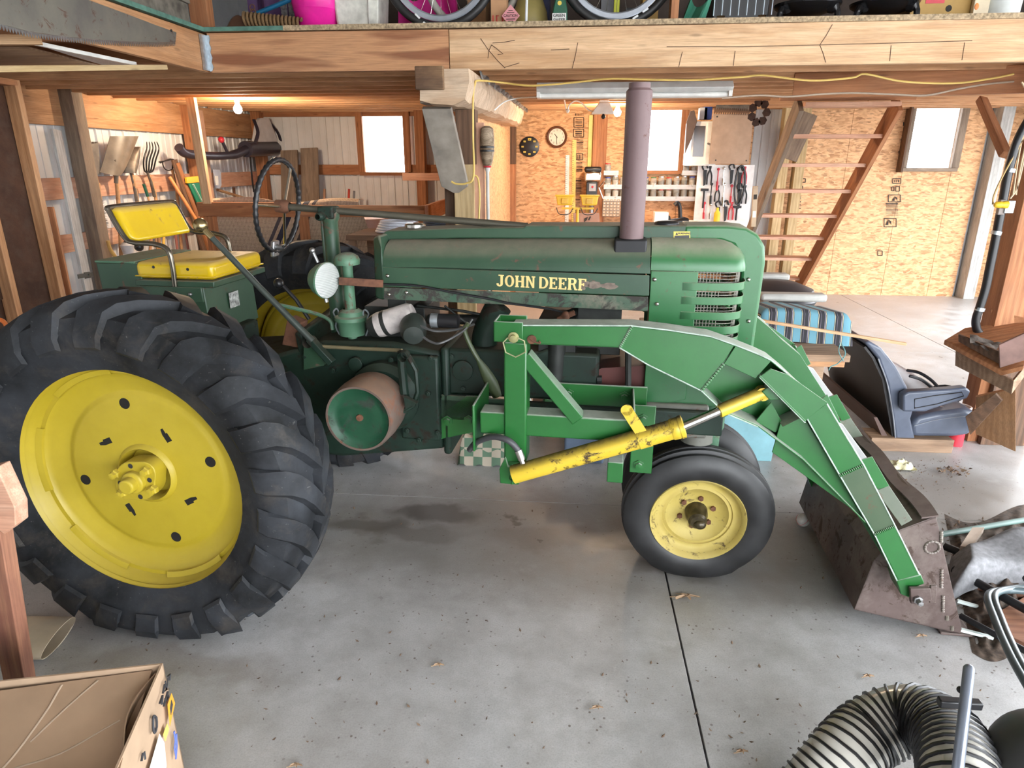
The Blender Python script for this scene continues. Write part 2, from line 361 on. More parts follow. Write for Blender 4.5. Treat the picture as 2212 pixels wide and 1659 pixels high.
# left wall: ribbed sheet, posts and girts
wl = struct(MB().box(-5.2, -5.03, -3, 10.9, -.05, 5.4).build('wall_left', SHEET, smooth=0))
for k in range(7): metal_panel(wl, 4.33 + .92 * k, 4.33 + .92 * (k + 1) - .004, 0, 2.78, -5.02, side=1)
for z, h in ((2.52, .26), (2.345, .09), (1.72, .20), (1.2, .17), (.15, .2)):
    board('girt', (-4.97, 4.3, z), (-4.97, 10.7, z), .045, h, PINE_P if z < 2 else PINE, wl)
for y, m in ((6.62, GREYW), (8.72, PINE_R)):
    board('wall_post', (-4.88, y, 0), (-4.88, y, 2.72), .14, .15, m, wl)
board('wall_stud', (-4.90, 8.92, 0), (-4.90, 8.92, 2.6), .12, .16, PINE_P, wl)
# right wall with an open doorway, front wall above and beside the open barn door, roof
struct(MB().box(6.6, 6.75, 4.2, 5.1, -.05, 5.4).box(6.6, 6.75, 9.6, 10.9, -.05, 5.4).box(6.6, 6.75, -3, 10.9, 3.5, 5.4).build('wall_right', SHEET, smooth=0))
struct(MB().box(-5.2, 6.75, -3.15, -3.0, 3.5, 5.4).box(-5.2, .3, -3.15, -3, -.05, 3.5).build('wall_front', SHEET, smooth=0))
struct(MB().box(-40, 40, -40, 40, -.4, -.15).build('ground', plain('gravel yard', (.33, .31, .28), .9, 0, .3, 3), smooth=0))
struct(MB().box(-5.3, 6.8, -3.3, 11, 5.4, 5.55).build('ceiling', plain('roof underside', (.30, .25, .20), .8), smooth=0))
# white insulated corner column and lit strip at the right
tag(board('corner_column', (5.99, 10.62, 0), (5.99, 10.62, 2.9), .16, .24, WHITEW, up=(0, 1, 0)), 'pale grey boxed column in the back corner right of the window', 'column')

# ---------------------------------------------------------------- the loft: beam, header, joists, deck
def zj(y): return 2.566 + .0195 * (y - 4.95)
loft = struct(MB().box(-2.62, 6.6, 4.945, 10.76, 2.822, 2.846).box(-5.02, -2.60, 0.2, 10.76, 2.822, 2.846).build('loft_floor', DECK, smooth=0)); loft.name = 'floor_loft'
board('edge_beam', (-2.56, 4.97, 2.69), (-.862, 4.97, 2.69), .04, .25, PINE_RB, loft)
board('edge_beam', (-.858, 4.968, 2.688), (6.55, 4.968, 2.71), .045, .25, PINE_L, loft)
board('header', (-2.605, .5, 2.69), (-2.605, 4.99, 2.69), .04, .245, PINE, loft)
MB().box(-2.60, -2.566, .4, 4.96, 2.822, 2.85).box(-2.59, -1.75, 4.93, 4.96, 2.823, 2.85).build('painted_edge', plain('teal painted edge', (.09, .20, .16), .6, 0, .3, 20), loft, smooth=0)
MB().box(-2.0, 6.6, 4.928, 4.95, 2.820, 2.852).build('rough_edge', plain('frayed board edge', (.36, .27, .17), .95, 0, .5, 60), loft, smooth=0)
for k in range(14):
    y = 5.36 + .405 * k
    x0, x1 = (-4.98, 2.2 if 7.6 < y < 9.5 else 6.58)
    if y < 8.0 or y > 9.4: board('joist', (x0, y, zj(y) + .12), (6.58, y, zj(y) + .12), .04, .235, PINE, loft)
    else: board('joist', (x0, y, zj(y) + .12), (2.25, y, zj(y) + .12), .04, .235, PINE, loft); board('joist', (3.5, y, zj(y) + .12), (6.58, y, zj(y) + .12), .04, .235, PINE, loft)
for k in range(5): board('joist', (-4.98, 1.1 + .9 * k, 2.70), (-2.63, 1.1 + .9 * k, 2.70), .04, .22, PINE_R, loft)
board('stair_header', (2.2, 8.02, 2.72), (3.6, 8.02, 2.72), .05, .26, PINE_R, loft)
for x, y0 in ((-2.585, 4.99), (-5.0, 5.0)): pass
PENCIL = plain('dark scribble', (.09, .045, .025), .8)
for st_ in ([(1038, 83), (1055, 108), (1074, 130), (1091, 147)], [(1054, 126), (1056, 110), (1062, 97)], [(1062, 97), (1074, 106), (1087, 117), (1075, 118)], [(1089, 146), (1106, 141), (1122, 136)], [(1064, 93), (1090, 91), (1112, 87)], [(1190, 108), (1230, 106)], [(1248, 92), (1243, 120), (1236, 148)],
            [(1798, 53), (1784, 78), (1771, 97), (1778, 115), (1784, 135)], [(1440, 101), (1600, 101), (1771, 97), (1900, 94), (2100, 88)], [(1474, 112), (1466, 145)], [(1588, 110), (1584, 142)], [(1925, 98), (1922, 132)], [(2084, 92), (2078, 130)]):
    MB().tube([at_y(x, y, 4.9445) for x, y in st_], .0022, 5).build('grain_crack', PENCIL, loft)
hg = MB().prism([(-2.566, 4.94, 2.80), (-2.566, 4.94, 2.57), (-2.548, 4.94, 2.575), (-2.535, 4.94, 2.60), (-2.545, 4.94, 2.63), (-2.535, 4.94, 2.66), (-2.545, 4.94, 2.69), (-2.535, 4.94, 2.72), (-2.545, 4.94, 2.75), (-2.535, 4.94, 2.78), (-2.54, 4.94, 2.80)], (0, .006, 0)).box(-2.58, -2.564, 4.88, 4.946, 2.575, 2.80)
hg.build('joist_hanger', GALV, loft, smooth=0)
# hewn girder on the centre post
def hewn(x, y, z, r): return (x + r * (random.random() - .5), y, z + r * (random.random() - .5))
gm = MB(); prof = [(-1.03, 2.36), (-1.03, 2.55), (-.70, 2.55), (-.69, 2.47), (-.73, 2.36), (-.80, 2.335), (-.95, 2.335)]
rows = []
for i in range(26):
    y = 4.74 + i * .2; rows += [hewn(a, y, b + (zj(y) - 2.566), .022) for a, b in prof]
n_ = len(prof); fs = [tuple(range(n_)), tuple(25 * n_ + k for k in range(n_))[::-1]]
for i in range(25):
    for k in range(n_): fs.append((i * n_ + k, i * n_ + (k + 1) % n_, (i + 1) * n_ + (k + 1) % n_, (i + 1) * n_ + k))
gd = gm.add(rows, fs).build('girder', wood('hewn pale timber', (.50, .34, .22), (.78, .62, .46), 8, dirt=.35), smooth=15)
tag(gd, 'rough hewn pale girder under the loft joists, carried by the centre post', 'beam')
for k in range(12):
    y = 5.36 + .405 * k; z = zj(y)
    MB().prism([(-.70, y - .09, z + .02), (-.70, y + .09, z + .02), (-.66, y + .09, z - .005), (-.655, y - .03, z - .06), (-.68, y - .09, z - .04)], (.012, 0, 0)).build('joist_hanger', GALV, gd, smooth=0)
MB().box(-1.05, -.862, 4.70, 4.745, 2.42, 2.562).build('end_grain', wood('split brown end grain', (.10, .05, .025), (.40, .24, .12), 4, knot=0, dirt=.4), gd, .006)
po = empty('centre_post', (-.835, 5.38, 0)); tag(po, 'square yellow timber post under the hewn girder, with a grey knee brace', 'post')
board('post_timber', (0, 0, 0), (0, 0, 1.95), .155, .155, TREATED, po, up=(0, 1, 0)); board('post_top', (.02, .0, 1.95), (.02, 0, 2.34), .15, .15, BROWNW, po, up=(0, 1, 0))
br = MB().grid(lambda u, v: V((-.125 + .075 * v, -.40 + .29 * v, .98 - .575 * v + 1.36)) + V((.205 * (u - .5) * (1 if v < .9 else math.sqrt(max(0, 1 - ((v - .9) / .1) ** 2)) * .8 + .2), 0, 0)), 8, 12, (0, -.045, -.022)).build('knee_brace', plain('weathered grey brace', (.27, .235, .20), .85, 0, .3, 7), po, .003)
board('brace_block', (-.20, -.52, 2.355), (.0, -.52, 2.355), .20, .03, GREYW, po)
board('post_side', (.09, -.02, 0), (.09, -.02, 2.25), .03, .13, PINE_P, po, up=(1, 0, 0)); board('post_side', (-.10, 0, 0), (-.10, 0, 1.95), .025, .13, BROWNW, po, up=(1, 0, 0))
pw = struct(MB().box(-.955, -.94, 6.1, 10.55, 0, 2.62).build('wall_partition', OSB, smooth=0))
for y in (6.15, 7.4, 8.6): board('wall_stud', (-.99, y, 0), (-.99, y, 2.5), .09, .04, PINE_R, pw, up=(0, 1, 0))

# stud partition at the left with dark plywood behind
pt = struct(MB().box(-4.36, -4.345, 3.1, 5.22, 0, 2.56).build('wall_stub', OLDPLY, smooth=0))
for y, m in ((5.2, PINE), (4.72, PINE), (4.25, PINE_R)): board('stud', (-4.29, y, 0), (-4.29, y, 2.56), .10, .055, m, pt, up=(0, 1, 0))
board('stud_lath', (-4.235, 5.26, 0), (-4.235, 5.26, 1.62), .05, .02, PINE_R, pt, up=(0, 1, 0)); board('cross_plank', (-4.335, 3.2, 1.12), (-4.335, 4.75, 1.12), .02, .3, OLDPLY, pt); board('top_plate', (-4.29, 3.1, 2.54), (-4.29, 5.2, 2.54), .1, .045, PINE_R, pt)
# ================================================================ the tractor (its own frame: x forward, y left, z up; t = -y towards its right)
GREEN = paint('loader green paint', (.010, .095, .017), (.015, .120, .024), (.50, .52, .47), .9, .0, rough=.34)
OLDG = paint('old hood green paint', (.020, .054, .029), (.032, .075, .041), (.25, .22, .165), .85, .08, (.12, .065, .045), .42)
SHELLG = paint('repainted grille green', (.020, .115, .036), (.027, .14, .046), (.38, .35, .27), .85, .03, rough=.33)
WORNG = paint('burnt lower panel paint', (.03, .085, .05), (.07, .09, .06), (.2, .17, .12), .4, 1.2, (.035, .03, .026), .6, .9, (.18, .15, .115), 9)
GREASE = paint('greasy dark green casting', (.006, .015, .010), (.014, .032, .022), (.06, .055, .04), .55, .5, (.018, .012, .008), .5)
GREASE.node_tree.nodes['Principled BSDF'].inputs['Specular IOR Level'].default_value = .3
PALEG = paint('faded green paint', (.055, .14, .078), (.09, .19, .12), (.28, .28, .22), .55, .4, rough=.5)
DISCG = paint('pulley face green paint', (.007, .042, .02), (.015, .075, .036), (.1, .1, .08), .3, .9, (.02, .03, .02), .4)
YEL = paint('rim yellow paint', (.43, .325, .018), (.50, .38, .03), (.34, .26, .10), .35, .0, (.13, .06, .02), .45, .08, (.31, .21, .03))
YELF = paint('dirty rim yellow paint', (.42, .32, .07), (.48, .38, .11), (.30, .23, .11), .3, .35, (.07, .045, .02), .6, .22, (.32, .22, .08), 8)
YELC = paint('oily cylinder yellow', (.52, .36, .02), (.57, .41, .035), (.045, .03, .015), 1.0, .5, (.05, .03, .012), .38)
SEATY = paint('glossy yellow vinyl', (.62, .41, .008), (.68, .47, .015), (.62, .44, .25), .55, .03, (.2, .1, .02), .22)
DRUM = paint('bare pulley steel', (.085, .055, .043), (.15, .11, .09), (.30, .17, .10), .55, .7, (.16, .07, .04), .5)
BUCKET = paint('rusted bucket steel', (.065, .04, .034), (.115, .08, .072), (.22, .18, .165), .5, .55, (.05, .028, .02), .55, .4, (.20, .16, .14), 7)
EXH = paint('heat faded exhaust', (.13, .078, .082), (.165, .105, .105), (.2, .13, .12), .2, .2, (.11, .05, .04), .6)
def rubber():
    g = G('dusty tyre rubber'); o = g.coord('Object'); f = g.noise(o, 3.2, 8, .65)
    c = g.mix(g.ramp(f, [(.35, 0), (.7, 1)]), (.009, .0095, .0105), (.042, .046, .054))
    c = g.mix(g.ramp(g.noise(o, 5, 8, .7, .4), [(.52, 0), (.75, .5)]), c, (.105, .085, .065))
    s_ = g.noise(g.coord('Object', (60, 9, 60)), 1.3, 4, .7)
    c = g.mix(g.ramp(s_, [(.66, 0), (.72, .35)]), c, (.30, .29, .27))
    return g.done(c, .62, 0, g.noise(o, 70, 3), .1, .003, .25)
RUBBER = rubber()
RUBF = plain('dark front tyre rubber', (.020, .020, .021), .48, 0, .5, 7)

tr = empty('tractor', TO, TANG)
tag(tr, 'old green farm tractor with yellow wheels, front loader and yellow seat', 'tractor')
def T(px, py, t): return on_t(px, py, t)
def P(s, t, z): return V((s, -t, z))
HUBZ = .722

def rear_tyre(tc, sg):                     # sg = +1: wheel on the camera side
    prof = [(-.13, .492), (-.145, .53), (-.178, .60), (-.185, .655), (-.165, .705), (-.10, .735), (0, .745), (.10, .735), (.165, .705), (.185, .655), (.178, .60), (.145, .53), (.13, .492)]
    m = MB().lathe([(h, r) for h, r in prof], (0, -tc, HUBZ), (0, -1, 0), 72)
    def surf(h):                            # radius of the carcass at axial offset h
        h = max(-.185, min(.185, h))
        for (a, ra), (b, rb) in zip(prof[3:], prof[4:]):
            if a <= h <= b: return ra + (rb - ra) * (h - a) / (b - a)
        return .655
    N = 22
    for k in range(N):
        for side in (1, -1):
            a0 = 2 * math.pi * (k + (.5 if side < 0 else 0)) / N
            secs = []
            for u, h, hgt in ((0, -.012, .038), (.2, .035, .038), (.45, .085, .040), (.7, .135, .044), (.86, .172, .045), (.95, .192, .03), (1, .187, .004)):
                r0 = surf(h) if u < .9 else (.645 if u < .97 else .60)
                ang = a0 - .30 * u ** .9
                hw = .046 + .012 * u
                rt = r0 + hgt if u < .9 else r0
                ho = h if u < .9 else h + .012
                secs.append((h, ho, r0 - .012, rt, ang, hw))
            vs = []
            for h, ho, ra, rb, an, hw in secs:
                for r_, d, hh in ((ra, -hw * 1.15, h), (ra, hw * 1.15, h), (rb, hw * .92, ho), (rb, -hw * .92, ho)):
                    q = an + d / .74
                    vs.append((math.sin(q) * r_, -(tc + side * hh * (1 if sg > 0 else 1)), HUBZ + math.cos(q) * r_))
            fs = [(0, 1, 2, 3), tuple(4 * (len(secs) - 1) + i for i in (3, 2, 1, 0))]
            for i in range(len(secs) - 1):
                for j in range(4): l = (j + 1) % 4; fs.append((4 * i + j, 4 * i + l, 4 * i + 4 + l, 4 * i + 4 + j))
            m.add(vs, fs)
    out = []
    for x, y, z in m.v:                     # the loaded tyre sits flat on the floor and bulges
        if z < .10:
            k = (.10 - z) / .16; y = -tc + (y + tc) * (1 + .10 * max(0, min(1, k))); z = max(.002 + max(0, z) * .6, z * .55 + .02) if z > -.06 else .002
        out.append((x, y, z))
    m.v = out
    return m.build('rear_tyre', RUBBER, tr, smooth=32)
def rear_wheel(tc, sg):
    ty = rear_tyre(tc, sg); o = (0, -tc, HUBZ); ax = (0, -sg, 0)
    rim = MB().lathe([(.110, .488), (.132, .500), (.136, .513), (.128, .517), (.120, .512), (.104, .494), (.085, .486), (.07, .477), (.055, .471), (.053, .454), (.042, .448), (.034, .43), (.018, .40), (.008, .372), (.008, .362), (.016, .350), (.018, .335), (.018, .135), (.03, .128), (.036, .118), (.02, .108), (-.03, .105)], o, ax, 72).build('rim', YEL, ty, smooth=40)
    back = MB().lathe([(.104, .495), (-.06, .462), (-.10, .48), (-.132, .500), (-.136, .513), (-.128, .517), (-.104, .497), (.1, .50)], o, ax, 56).build('rim_barrel', YEL, ty, smooth=40)
    for a in range(6):                      # raised clamp band segments inside the rim
        MB().lathe([(.050, .452), (.062, .454), (.066, .462), (.071, .476)], o, ax, 8, a0=R(60 * a + 5), a1=R(60 * a + 42)).build('clamp_band', YEL, ty)
    HOLE = plain('dark opening', (.01, .009, .008), .9)
    for a, r in ((98, .315), (14, .31), (-75, .31), (-170, .31)):
        c = V((math.cos(R(a)) * r, -tc - sg * .0185, HUBZ + math.sin(R(a)) * r)); MB().lathe([(0, .0), (0.001, .024)], c, ax, 16).build('wheel_hole', HOLE, ty, smooth=0)
    for a in (142, 57, -32, -122):
        c = V((math.cos(R(a)) * .215, -tc - sg * .019, HUBZ + math.sin(R(a)) * .215)); d = V((math.cos(R(a + 60)), 0, math.sin(R(a + 60)))); e = V((-d.z, 0, d.x))
        MB().add([c - d * .03 - e * .013, c + d * .008 - e * .013, c + d * .008 - e * .006, c + d * .032 - e * .006, c + d * .032 + e * .006, c + d * .008 + e * .013, c - d * .03 + e * .013], [tuple(range(7))]).build('wheel_slot', HOLE, ty, smooth=0)
    hb = MB()
    n = 32; pts = []
    for k in range(n):
        a = 2 * math.pi * k / n; r = .088 + .030 * max(0, math.cos(2 * (a - R(40)))) ** 2 * (1 if True else 0); pts.append(V((math.cos(a) * r, -tc - sg * .02, HUBZ + math.sin(a) * r)))
    hb.prism(pts, (0, -sg * .075, 0)); hb.lathe([(-.035, .118), (-.034, 0)], o, ax, 28).lathe([(.09, .05), (.115, .048), (.12, .04), (.12, .0)], o, ax, 24); hb.lathe([(.115, .033), (.15, .033), (.155, .028), (.155, 0)], o, ax, 20)
    hb.build('hub', YEL, ty, .006)
    b0 = None
    for a, r in ((40, .085), (160, .085), (220, .085), (-20, .085)):
        c = V((math.cos(R(a)) * r, -tc - sg * .09, HUBZ + math.sin(R(a)) * r))
        if b0 is None:
            b0 = MB().lathe([(0, .021), (.018, .021), (.022, .016), (.034, .015), (.036, 0)], (0, 0, 0), ax, 6).build('wheel_bolt', YEL, ty, smooth=0); b0.location = c
        else: copy(b0, ty, c)
    for a in (95, 10, -80, 190):
        c = V((math.cos(R(a)) * .07, -tc - sg * .0965, HUBZ + math.sin(R(a)) * .07)); MB().lathe([(0, 0), (.001, .011)], c, ax, 12).build('hub_hole', CRACK, ty, smooth=0)
    return ty
rear_wheel(.865, 1); rear_wheel(-.865, -1)

# axle, transmission and engine castings
MB().lathe([(-.80, .05), (-.72, .06), (-.70, .11), (-.45, .12), (-.30, .17), (.30, .17), (.45, .12), (.70, .11), (.72, .06), (.80, .05)], (0, 0, HUBZ), (0, 1, 0), 24).build('rear_axle', GREASE, tr)
cs = MB().prism([P(-.35, -.27, .60), P(.60, -.27, .56), P(1.13, -.27, .64), P(1.13, -.27, 1.13), P(.9, -.27, 1.17), P(.55, -.27, 1.16), P(.2, -.27, 1.05), P(-.35, -.27, 1.0)], (0, -.54, 0))
cs.build('transmission_case', GREASE, tr, .02)
MB().box(1.13, 1.86, -.26, .26, .92, 1.15).box(1.13, 1.17, -.29, .29, .62, 1.16).build('engine_block', GREASE, tr, .015)
MB().box(.93, 1.125, -.315, -.27, .70, 1.12).build('clutch_housing', GREASE, tr, .012)
MB().lathe([(0, .17), (.06, .17), (.09, .14), (.09, 0)], P(.86, .27, .915), (0, -1, 0), 28).build('clutch_cover', GREASE, tr)
MB().box(-.22, .0, -.13, .13, 1.0, 1.16).build('seat_support', GREASE, tr, .01)
MB().prism([P(.42, -.22, 1.05), P(.42, .26, 1.05), P(.42, .29, 1.2), P(.42, -.22, 1.25)], (.04, 0, 0)).build('platform_bracket', GREASE, tr, .01)
fr = MB()
for t in (.27, -.27): fr.box(1.11, 2.42, -t - .02, -t + .02, .80, .912)
fr.build('frame_rail', GREASE, tr, .008)
MB().prism([T(1180, 755, .26), T(1216, 760, .26), T(1207, 850, .26), T(1140, 850, .26), T(1140, 770, .26)], (0, .5, 0)).build('oil_filter_cover', GREASE, tr, .01)
# belt pulley on the right side
pu = MB().lathe([(-.0, .148), (.02, .153), (.11, .157), (.20, .153), (.218, .148), (.218, .139), (.200, .139)], P(.845, .40, .915), (0, -1, 0), 48).build('belt_pulley', DRUM, tr)
MB().lathe([(.216, .1475), (.214, .138), (.200, .12), (.196, .095), (.199, .07), (.195, .05), (.197, .0)], P(.845, .40, .915), (0, -1, 0), 48).build('pulley_face', DISCG, pu)
MB().lathe([(.196, .016), (.205, .015), (.207, 0)], P(.845, .40, .915), (0, -1, 0), 10).build('pulley_nut', RUSTY, pu)
bk = MB().tube([T(868, 760, .45), T(884, 772, .45), T(899, 800, .45), T(903, 845, .45), T(893, 875, .45), T(872, 888, .45)], .017, 8, flat=.7)
bk.tube([T(868, 760, .45), T(868, 790, .44), T(874, 850, .44)], .02, 8).prism([T(872, 858, .50), T(900, 872, .50), T(876, 884, .50)], (0, .03, 0)).lathe([(0, .022), (.05, .022)], T(876, 765, .47), (0, -1, 0), 12)
bk.build('pulley_fork', GREASE, tr)
MB().tube([T(690, 748, .32), T(760, 752, .32), T(868, 757, .42)], .009, 8).build('clutch_rod', plain('rusty olive rod', (.16, .13, .07), .6), tr)
MB().prism([T(953, 853, .29), T(1098, 864, .29), T(1098, 905, .29), T(953, 902, .29)], (0, .012, 0)).build('frame_plate', OLDG, tr, .003)
MB().prism([T(1100, 870, .285), T(1390, 868, .285), T(1390, 880, .285), T(1100, 905, .285)], (0, .012, 0)).build('frame_plate', GREASE, tr, .003)
cb0 = None
for px, py, t_ in ((765, 800, .29), (845, 777, .29), (880, 930, .32), (930, 775, .32), (925, 850, .32), (945, 935, .32), (905, 950, .32), (975, 770, .265), (1000, 840, .265), (720, 800, .29), (660, 770, .29)):
    c = T(px, py, t_)
    if cb0 is None: cb0 = MB().lathe([(-.01, .014), (.008, .014), (.009, .008), (.014, .008), (.015, 0)], (0, 0, 0), (0, -1, 0), 6).build('case_bolt', GREASE, tr, smooth=0); cb0.location = c
    else: copy(cb0, tr, c)
MB().lathe([(0, .035), (.02, .035), (.022, .02), (.022, 0)], T(770, 785, .285), (0, -1, 0), 14).build('case_cover', GREASE, tr, .003)
MB().lathe([(0, .05), (.012, .05), (.014, .03), (.014, 0)], T(1000, 800, .27), (0, -1, 0), 18).build('case_cover', GREASE, tr, .003)
# hand clutch lever with brass ball
lv = MB().tube([T(442, 497, .35), T(560, 620, .35), T(675, 737, .35)], [.013, .014, .017], 10).build('clutch_lever', plain('lever grey green', (.075, .09, .08), .35, .5), tr)
MB().ball(T(433, 487, .35), .033).lathe([(0, .015), (.06, .014)], T(438, 492, .35), T(470, 526, .35) - T(438, 492, .35), 12).build('lever_ball', plain('brass', (.42, .32, .16), .25, .9), lv)
MB().bar(T(668, 730, .34), T(718, 784, .34), .03, .045, (0, 1, 0)).lathe([(0, .024), (.06, .024)], T(663, 742, .36), (0, 1, 0), 12).build('lever_blade', GREASE, lv, .004)
MB().prism([T(655, 740, .30), T(690, 745, .30), T(700, 790, .30), T(655, 800, .30)], (0, .03, 0)).build('lever_bracket', OLDG, tr, .004)
# far-side lever, throttle, gear lever, front of platform
g2 = MB().tube([T(612, 618, .05), T(640, 648, .05), T(668, 690, .05)], .010, 8).build('gear_lever', BLACKIRON, tr); MB().ball(T(602, 612, .05), .026).build('lever_knob', BLACK, g2)
MB().tube(curve([T(600, 658, .15), T(640, 667, .15), T(690, 680, .15), T(714, 694, .15), T(718, 712, .15)], 4), .010, 8).build('brake_pedal', PALEG, tr)
MB().prism([T(620, 688, .25), T(648, 700, .25), T(644, 752, .25), T(608, 745, .25)], (0, .09, 0)).build('foot_pedal', RUSTY, tr, .006)
# seat: box, cushion, backrest and its tube
sb = MB().prism([P(-.60, -.225, 1.14), P(-.05, -.225, 1.14), P(-.06, -.225, 1.40), P(-.38, -.225, 1.40), P(-.39, -.225, 1.505), P(-.62, -.225, 1.50)], (0, -.45, 0)).build('seat_box', OLDG, tr, .006)
MB().box(-.405, .012, -.245, .245, 1.395, 1.425).box(-.39, -.06, -.24, -.225, 1.32, 1.395).build('seat_tray', OLDG, sb, .005)
for a_ in (-.20, -.12): MB().ball(P(a_, .245, 1.362), .010).build('tray_bolt', STEEL, sb)
MB().box(-.62, -.405, -.23, .23, 1.50, 1.512).build('box_lid', PALEG, sb, .003)
MB().add([P(-.047, .04, 1.25), P(-.047, -.05, 1.25), P(-.047, -.05, 1.33), P(-.047, .04, 1.33)], [(0, 1, 2, 3)]).build('worn_label', plain('worn paper label', (.35, .36, .34), .7, 0, .7, 60), sb, smooth=0)
for q in sb.children[-1].data.vertices: q.co.x = -.047
cu = MB().box(-.405, .008, -.234, .234, 1.428, 1.512)
def cush(u, v):
    x = -.40 + .41 * u; y = -.232 + .464 * v; e = min(u, 1 - u) * .41; f = min(v, 1 - v) * .464; d = min(e, f)
    return V((x, y, 1.428 + .075 * min(1, max(0, d / .035)) ** .45 + .014 * math.sin(math.pi * u) * math.sin(math.pi * v)))
cu.build('seat_cushion', SEATY, tr, .028, smooth=60, seg=5)
for px, py in ((331, 577), (405, 582)): MB().lathe([(0, .008), (.002, .007), (.003, 0)], V((T(px, py, .235).x, -.2335, T(px, py, .235).z)), (0, -1, 0), 10).build('seat_button', BLACK, tr.children[-1] if tr.children[-1].name.startswith('seat_cushion') else bpy.data.objects['seat_cushion'])
MB().box(-.408, .011, -.237, .237, 1.440, 1.446).build('seat_piping', SEATY, bpy.data.objects['seat_cushion'], .002)
def backr(u, v):
    y = -.215 + .43 * v; c = math.cos(math.pi * (u - .5)); e = min(v, 1 - v) * .43; k = min(1, e / .05) ** .5
    return V((-.478 + .085 * (1 - u) + .045 * c * k, y, 1.605 + .145 * u))
MB().prism([P(-.372, .232, 1.600), P(-.440, .232, 1.612), P(-.525, .232, 1.762), P(-.445, .232, 1.766)], (0, .464, 0)).build('backrest', SEATY, tr, .03, smooth=60, seg=5)
MB().tube(curve([P(-.19, .25, 1.40), P(-.187, .25, 1.50), P(-.20, .25, 1.575), P(-.27, .25, 1.60), P(-.37, .25, 1.605), P(-.415, .25, 1.63), P(-.47, .25, 1.745), P(-.48, .225, 1.765), P(-.475, 0, 1.768), P(-.48, -.225, 1.765), P(-.47, -.25, 1.745),
               P(-.415, -.25, 1.63), P(-.37, -.25, 1.605), P(-.27, -.25, 1.60), P(-.20, -.25, 1.575), P(-.187, -.25, 1.50), P(-.19, -.25, 1.40)], 6), .0125, 10).build('armrest_tube', plain('dark worn tube', (.16, .14, .11), .25, .8), tr)

# steering: wheel, shaft, column
SW = P(.262, .008, 1.765); sx = (V(T(1140, 489, .0)) - V(T(618, 448, 0))).normalized(); wn = V((math.cos(.13), .0, -math.sin(.13)))
st = MB(); u_ = V((math.sin(.13), 0, math.cos(.13))); v_ = V((0, 1, 0)); ring = []; rr = []
for k in range(120):
    a = 2 * math.pi * k / 120; ring.append(SW + (u_ * math.cos(a) + v_ * math.sin(a)) * .218); rr.append(.0125 + .0022 * math.sin(a * 40))
st.tube(ring, rr, 10, closed=True).build('steering_wheel', BLACK, tr); stw = tr.children[-1]
sp = MB()
for a in (35, 160, -85): sp.tube([SW + sx * .03, SW + (u_ * math.cos(R(a)) + v_ * math.sin(R(a))) * .213], .0075, 8)
sp.build('spokes', CHROME, stw); MB().lathe([(0, .018), (.0, .03), (.05, .033), (.07, .022)], SW - sx * .01, sx, 16).build('wheel_hub', RUSTY, stw)
kn = SW - (u_ * .195 + v_ * .03); MB().bar(kn - u_ * .05, kn + u_ * .03, .06, .02, (1, 0, 0)).lathe([(0, .014), (.03, .012)], kn + wn * .01, wn, 10).build('spinner_bracket', STEEL, stw, .006)
MB().tube([SW, T(1140, 489, 0)], .0165, 14).build('steering_shaft', plain('greasy steering shaft', (.14, .13, .10), .4, .6), tr)
c0 = T(713, 470, .02); cl = MB().lathe([(-.60, .042), (-.1, .036), (-.02, .036), (.0, .045), (.02, .045), (.03, .03)], c0, (0, 0, 1), 18).tube([c0 + V((-.04, 0, -.0)), c0 + V((-.04, 0, -.13)), c0 + V((-.035, 0, -.3))], .012, 8)
cl.build('steering_column', OLDG, tr)
MB().box(c0.x - .045, c0.x + .035, c0.y - .045, c0.y + .045, c0.z - .005, c0.z + .055).lathe([(0, .02), (.05, .02), (.055, .012)], c0 + V((-.02, -.04, .01)), (0, -1, 0), 10).build('shaft_bearing', GREASE, tr, .012)
# headlight on its bracket
hd = T(690, 603, .33); hx = V((.93, -.32, -.06)).normalized()
hl = MB().lathe([(-.075, 0), (-.074, .025), (-.06, .05), (-.03, .071), (0, .080), (.008, .083), (.014, .080)], hd + hx * .035, hx, 32).build('headlight', PALEG, tr)
def lens():
    g = G('ribbed lamp lens'); o = g.coord('Object'); w = g.n('TexWave', {'bands_direction': 'Z'}, Vector=o, Scale=42.0).outputs['Fac']
    return g.done((.42, .44, .42), .12, .0, w, .5, .004)
MB().lathe([(.012, .079), (.02, .06), (.024, .03), (.025, 0)], hd + hx * .035, hx, 32).build('lamp_lens', lens(), hl)
MB().tube([hd + V((0, 0, .075)), hd + V((-.02, 0, .125))], .007, 8).ball(hd + V((-.022, 0, .128)), .013).build('lamp_bolt', STEEL, hl); MB().tube([hd + V((.02, 0, -.07)), hd + V((.025, 0, -.105))], .009, 8).build('lamp_stud', STEEL, hl)
MB().bar(T(732, 607, .30), T(828, 613, .25), .012, .035, (0, 0, 1)).build('lamp_arm', RUSTY, tr, .002)
MB().tube(curve([T(828, 614, .245), T(900, 617, .245), T(980, 632, .245), T(1060, 646, .245), T(1100, 655, .25), T(1190, 668, .25), T(1228, 680, .26)], 5), .0055, 6).build('lamp_cable', BLACK, tr)
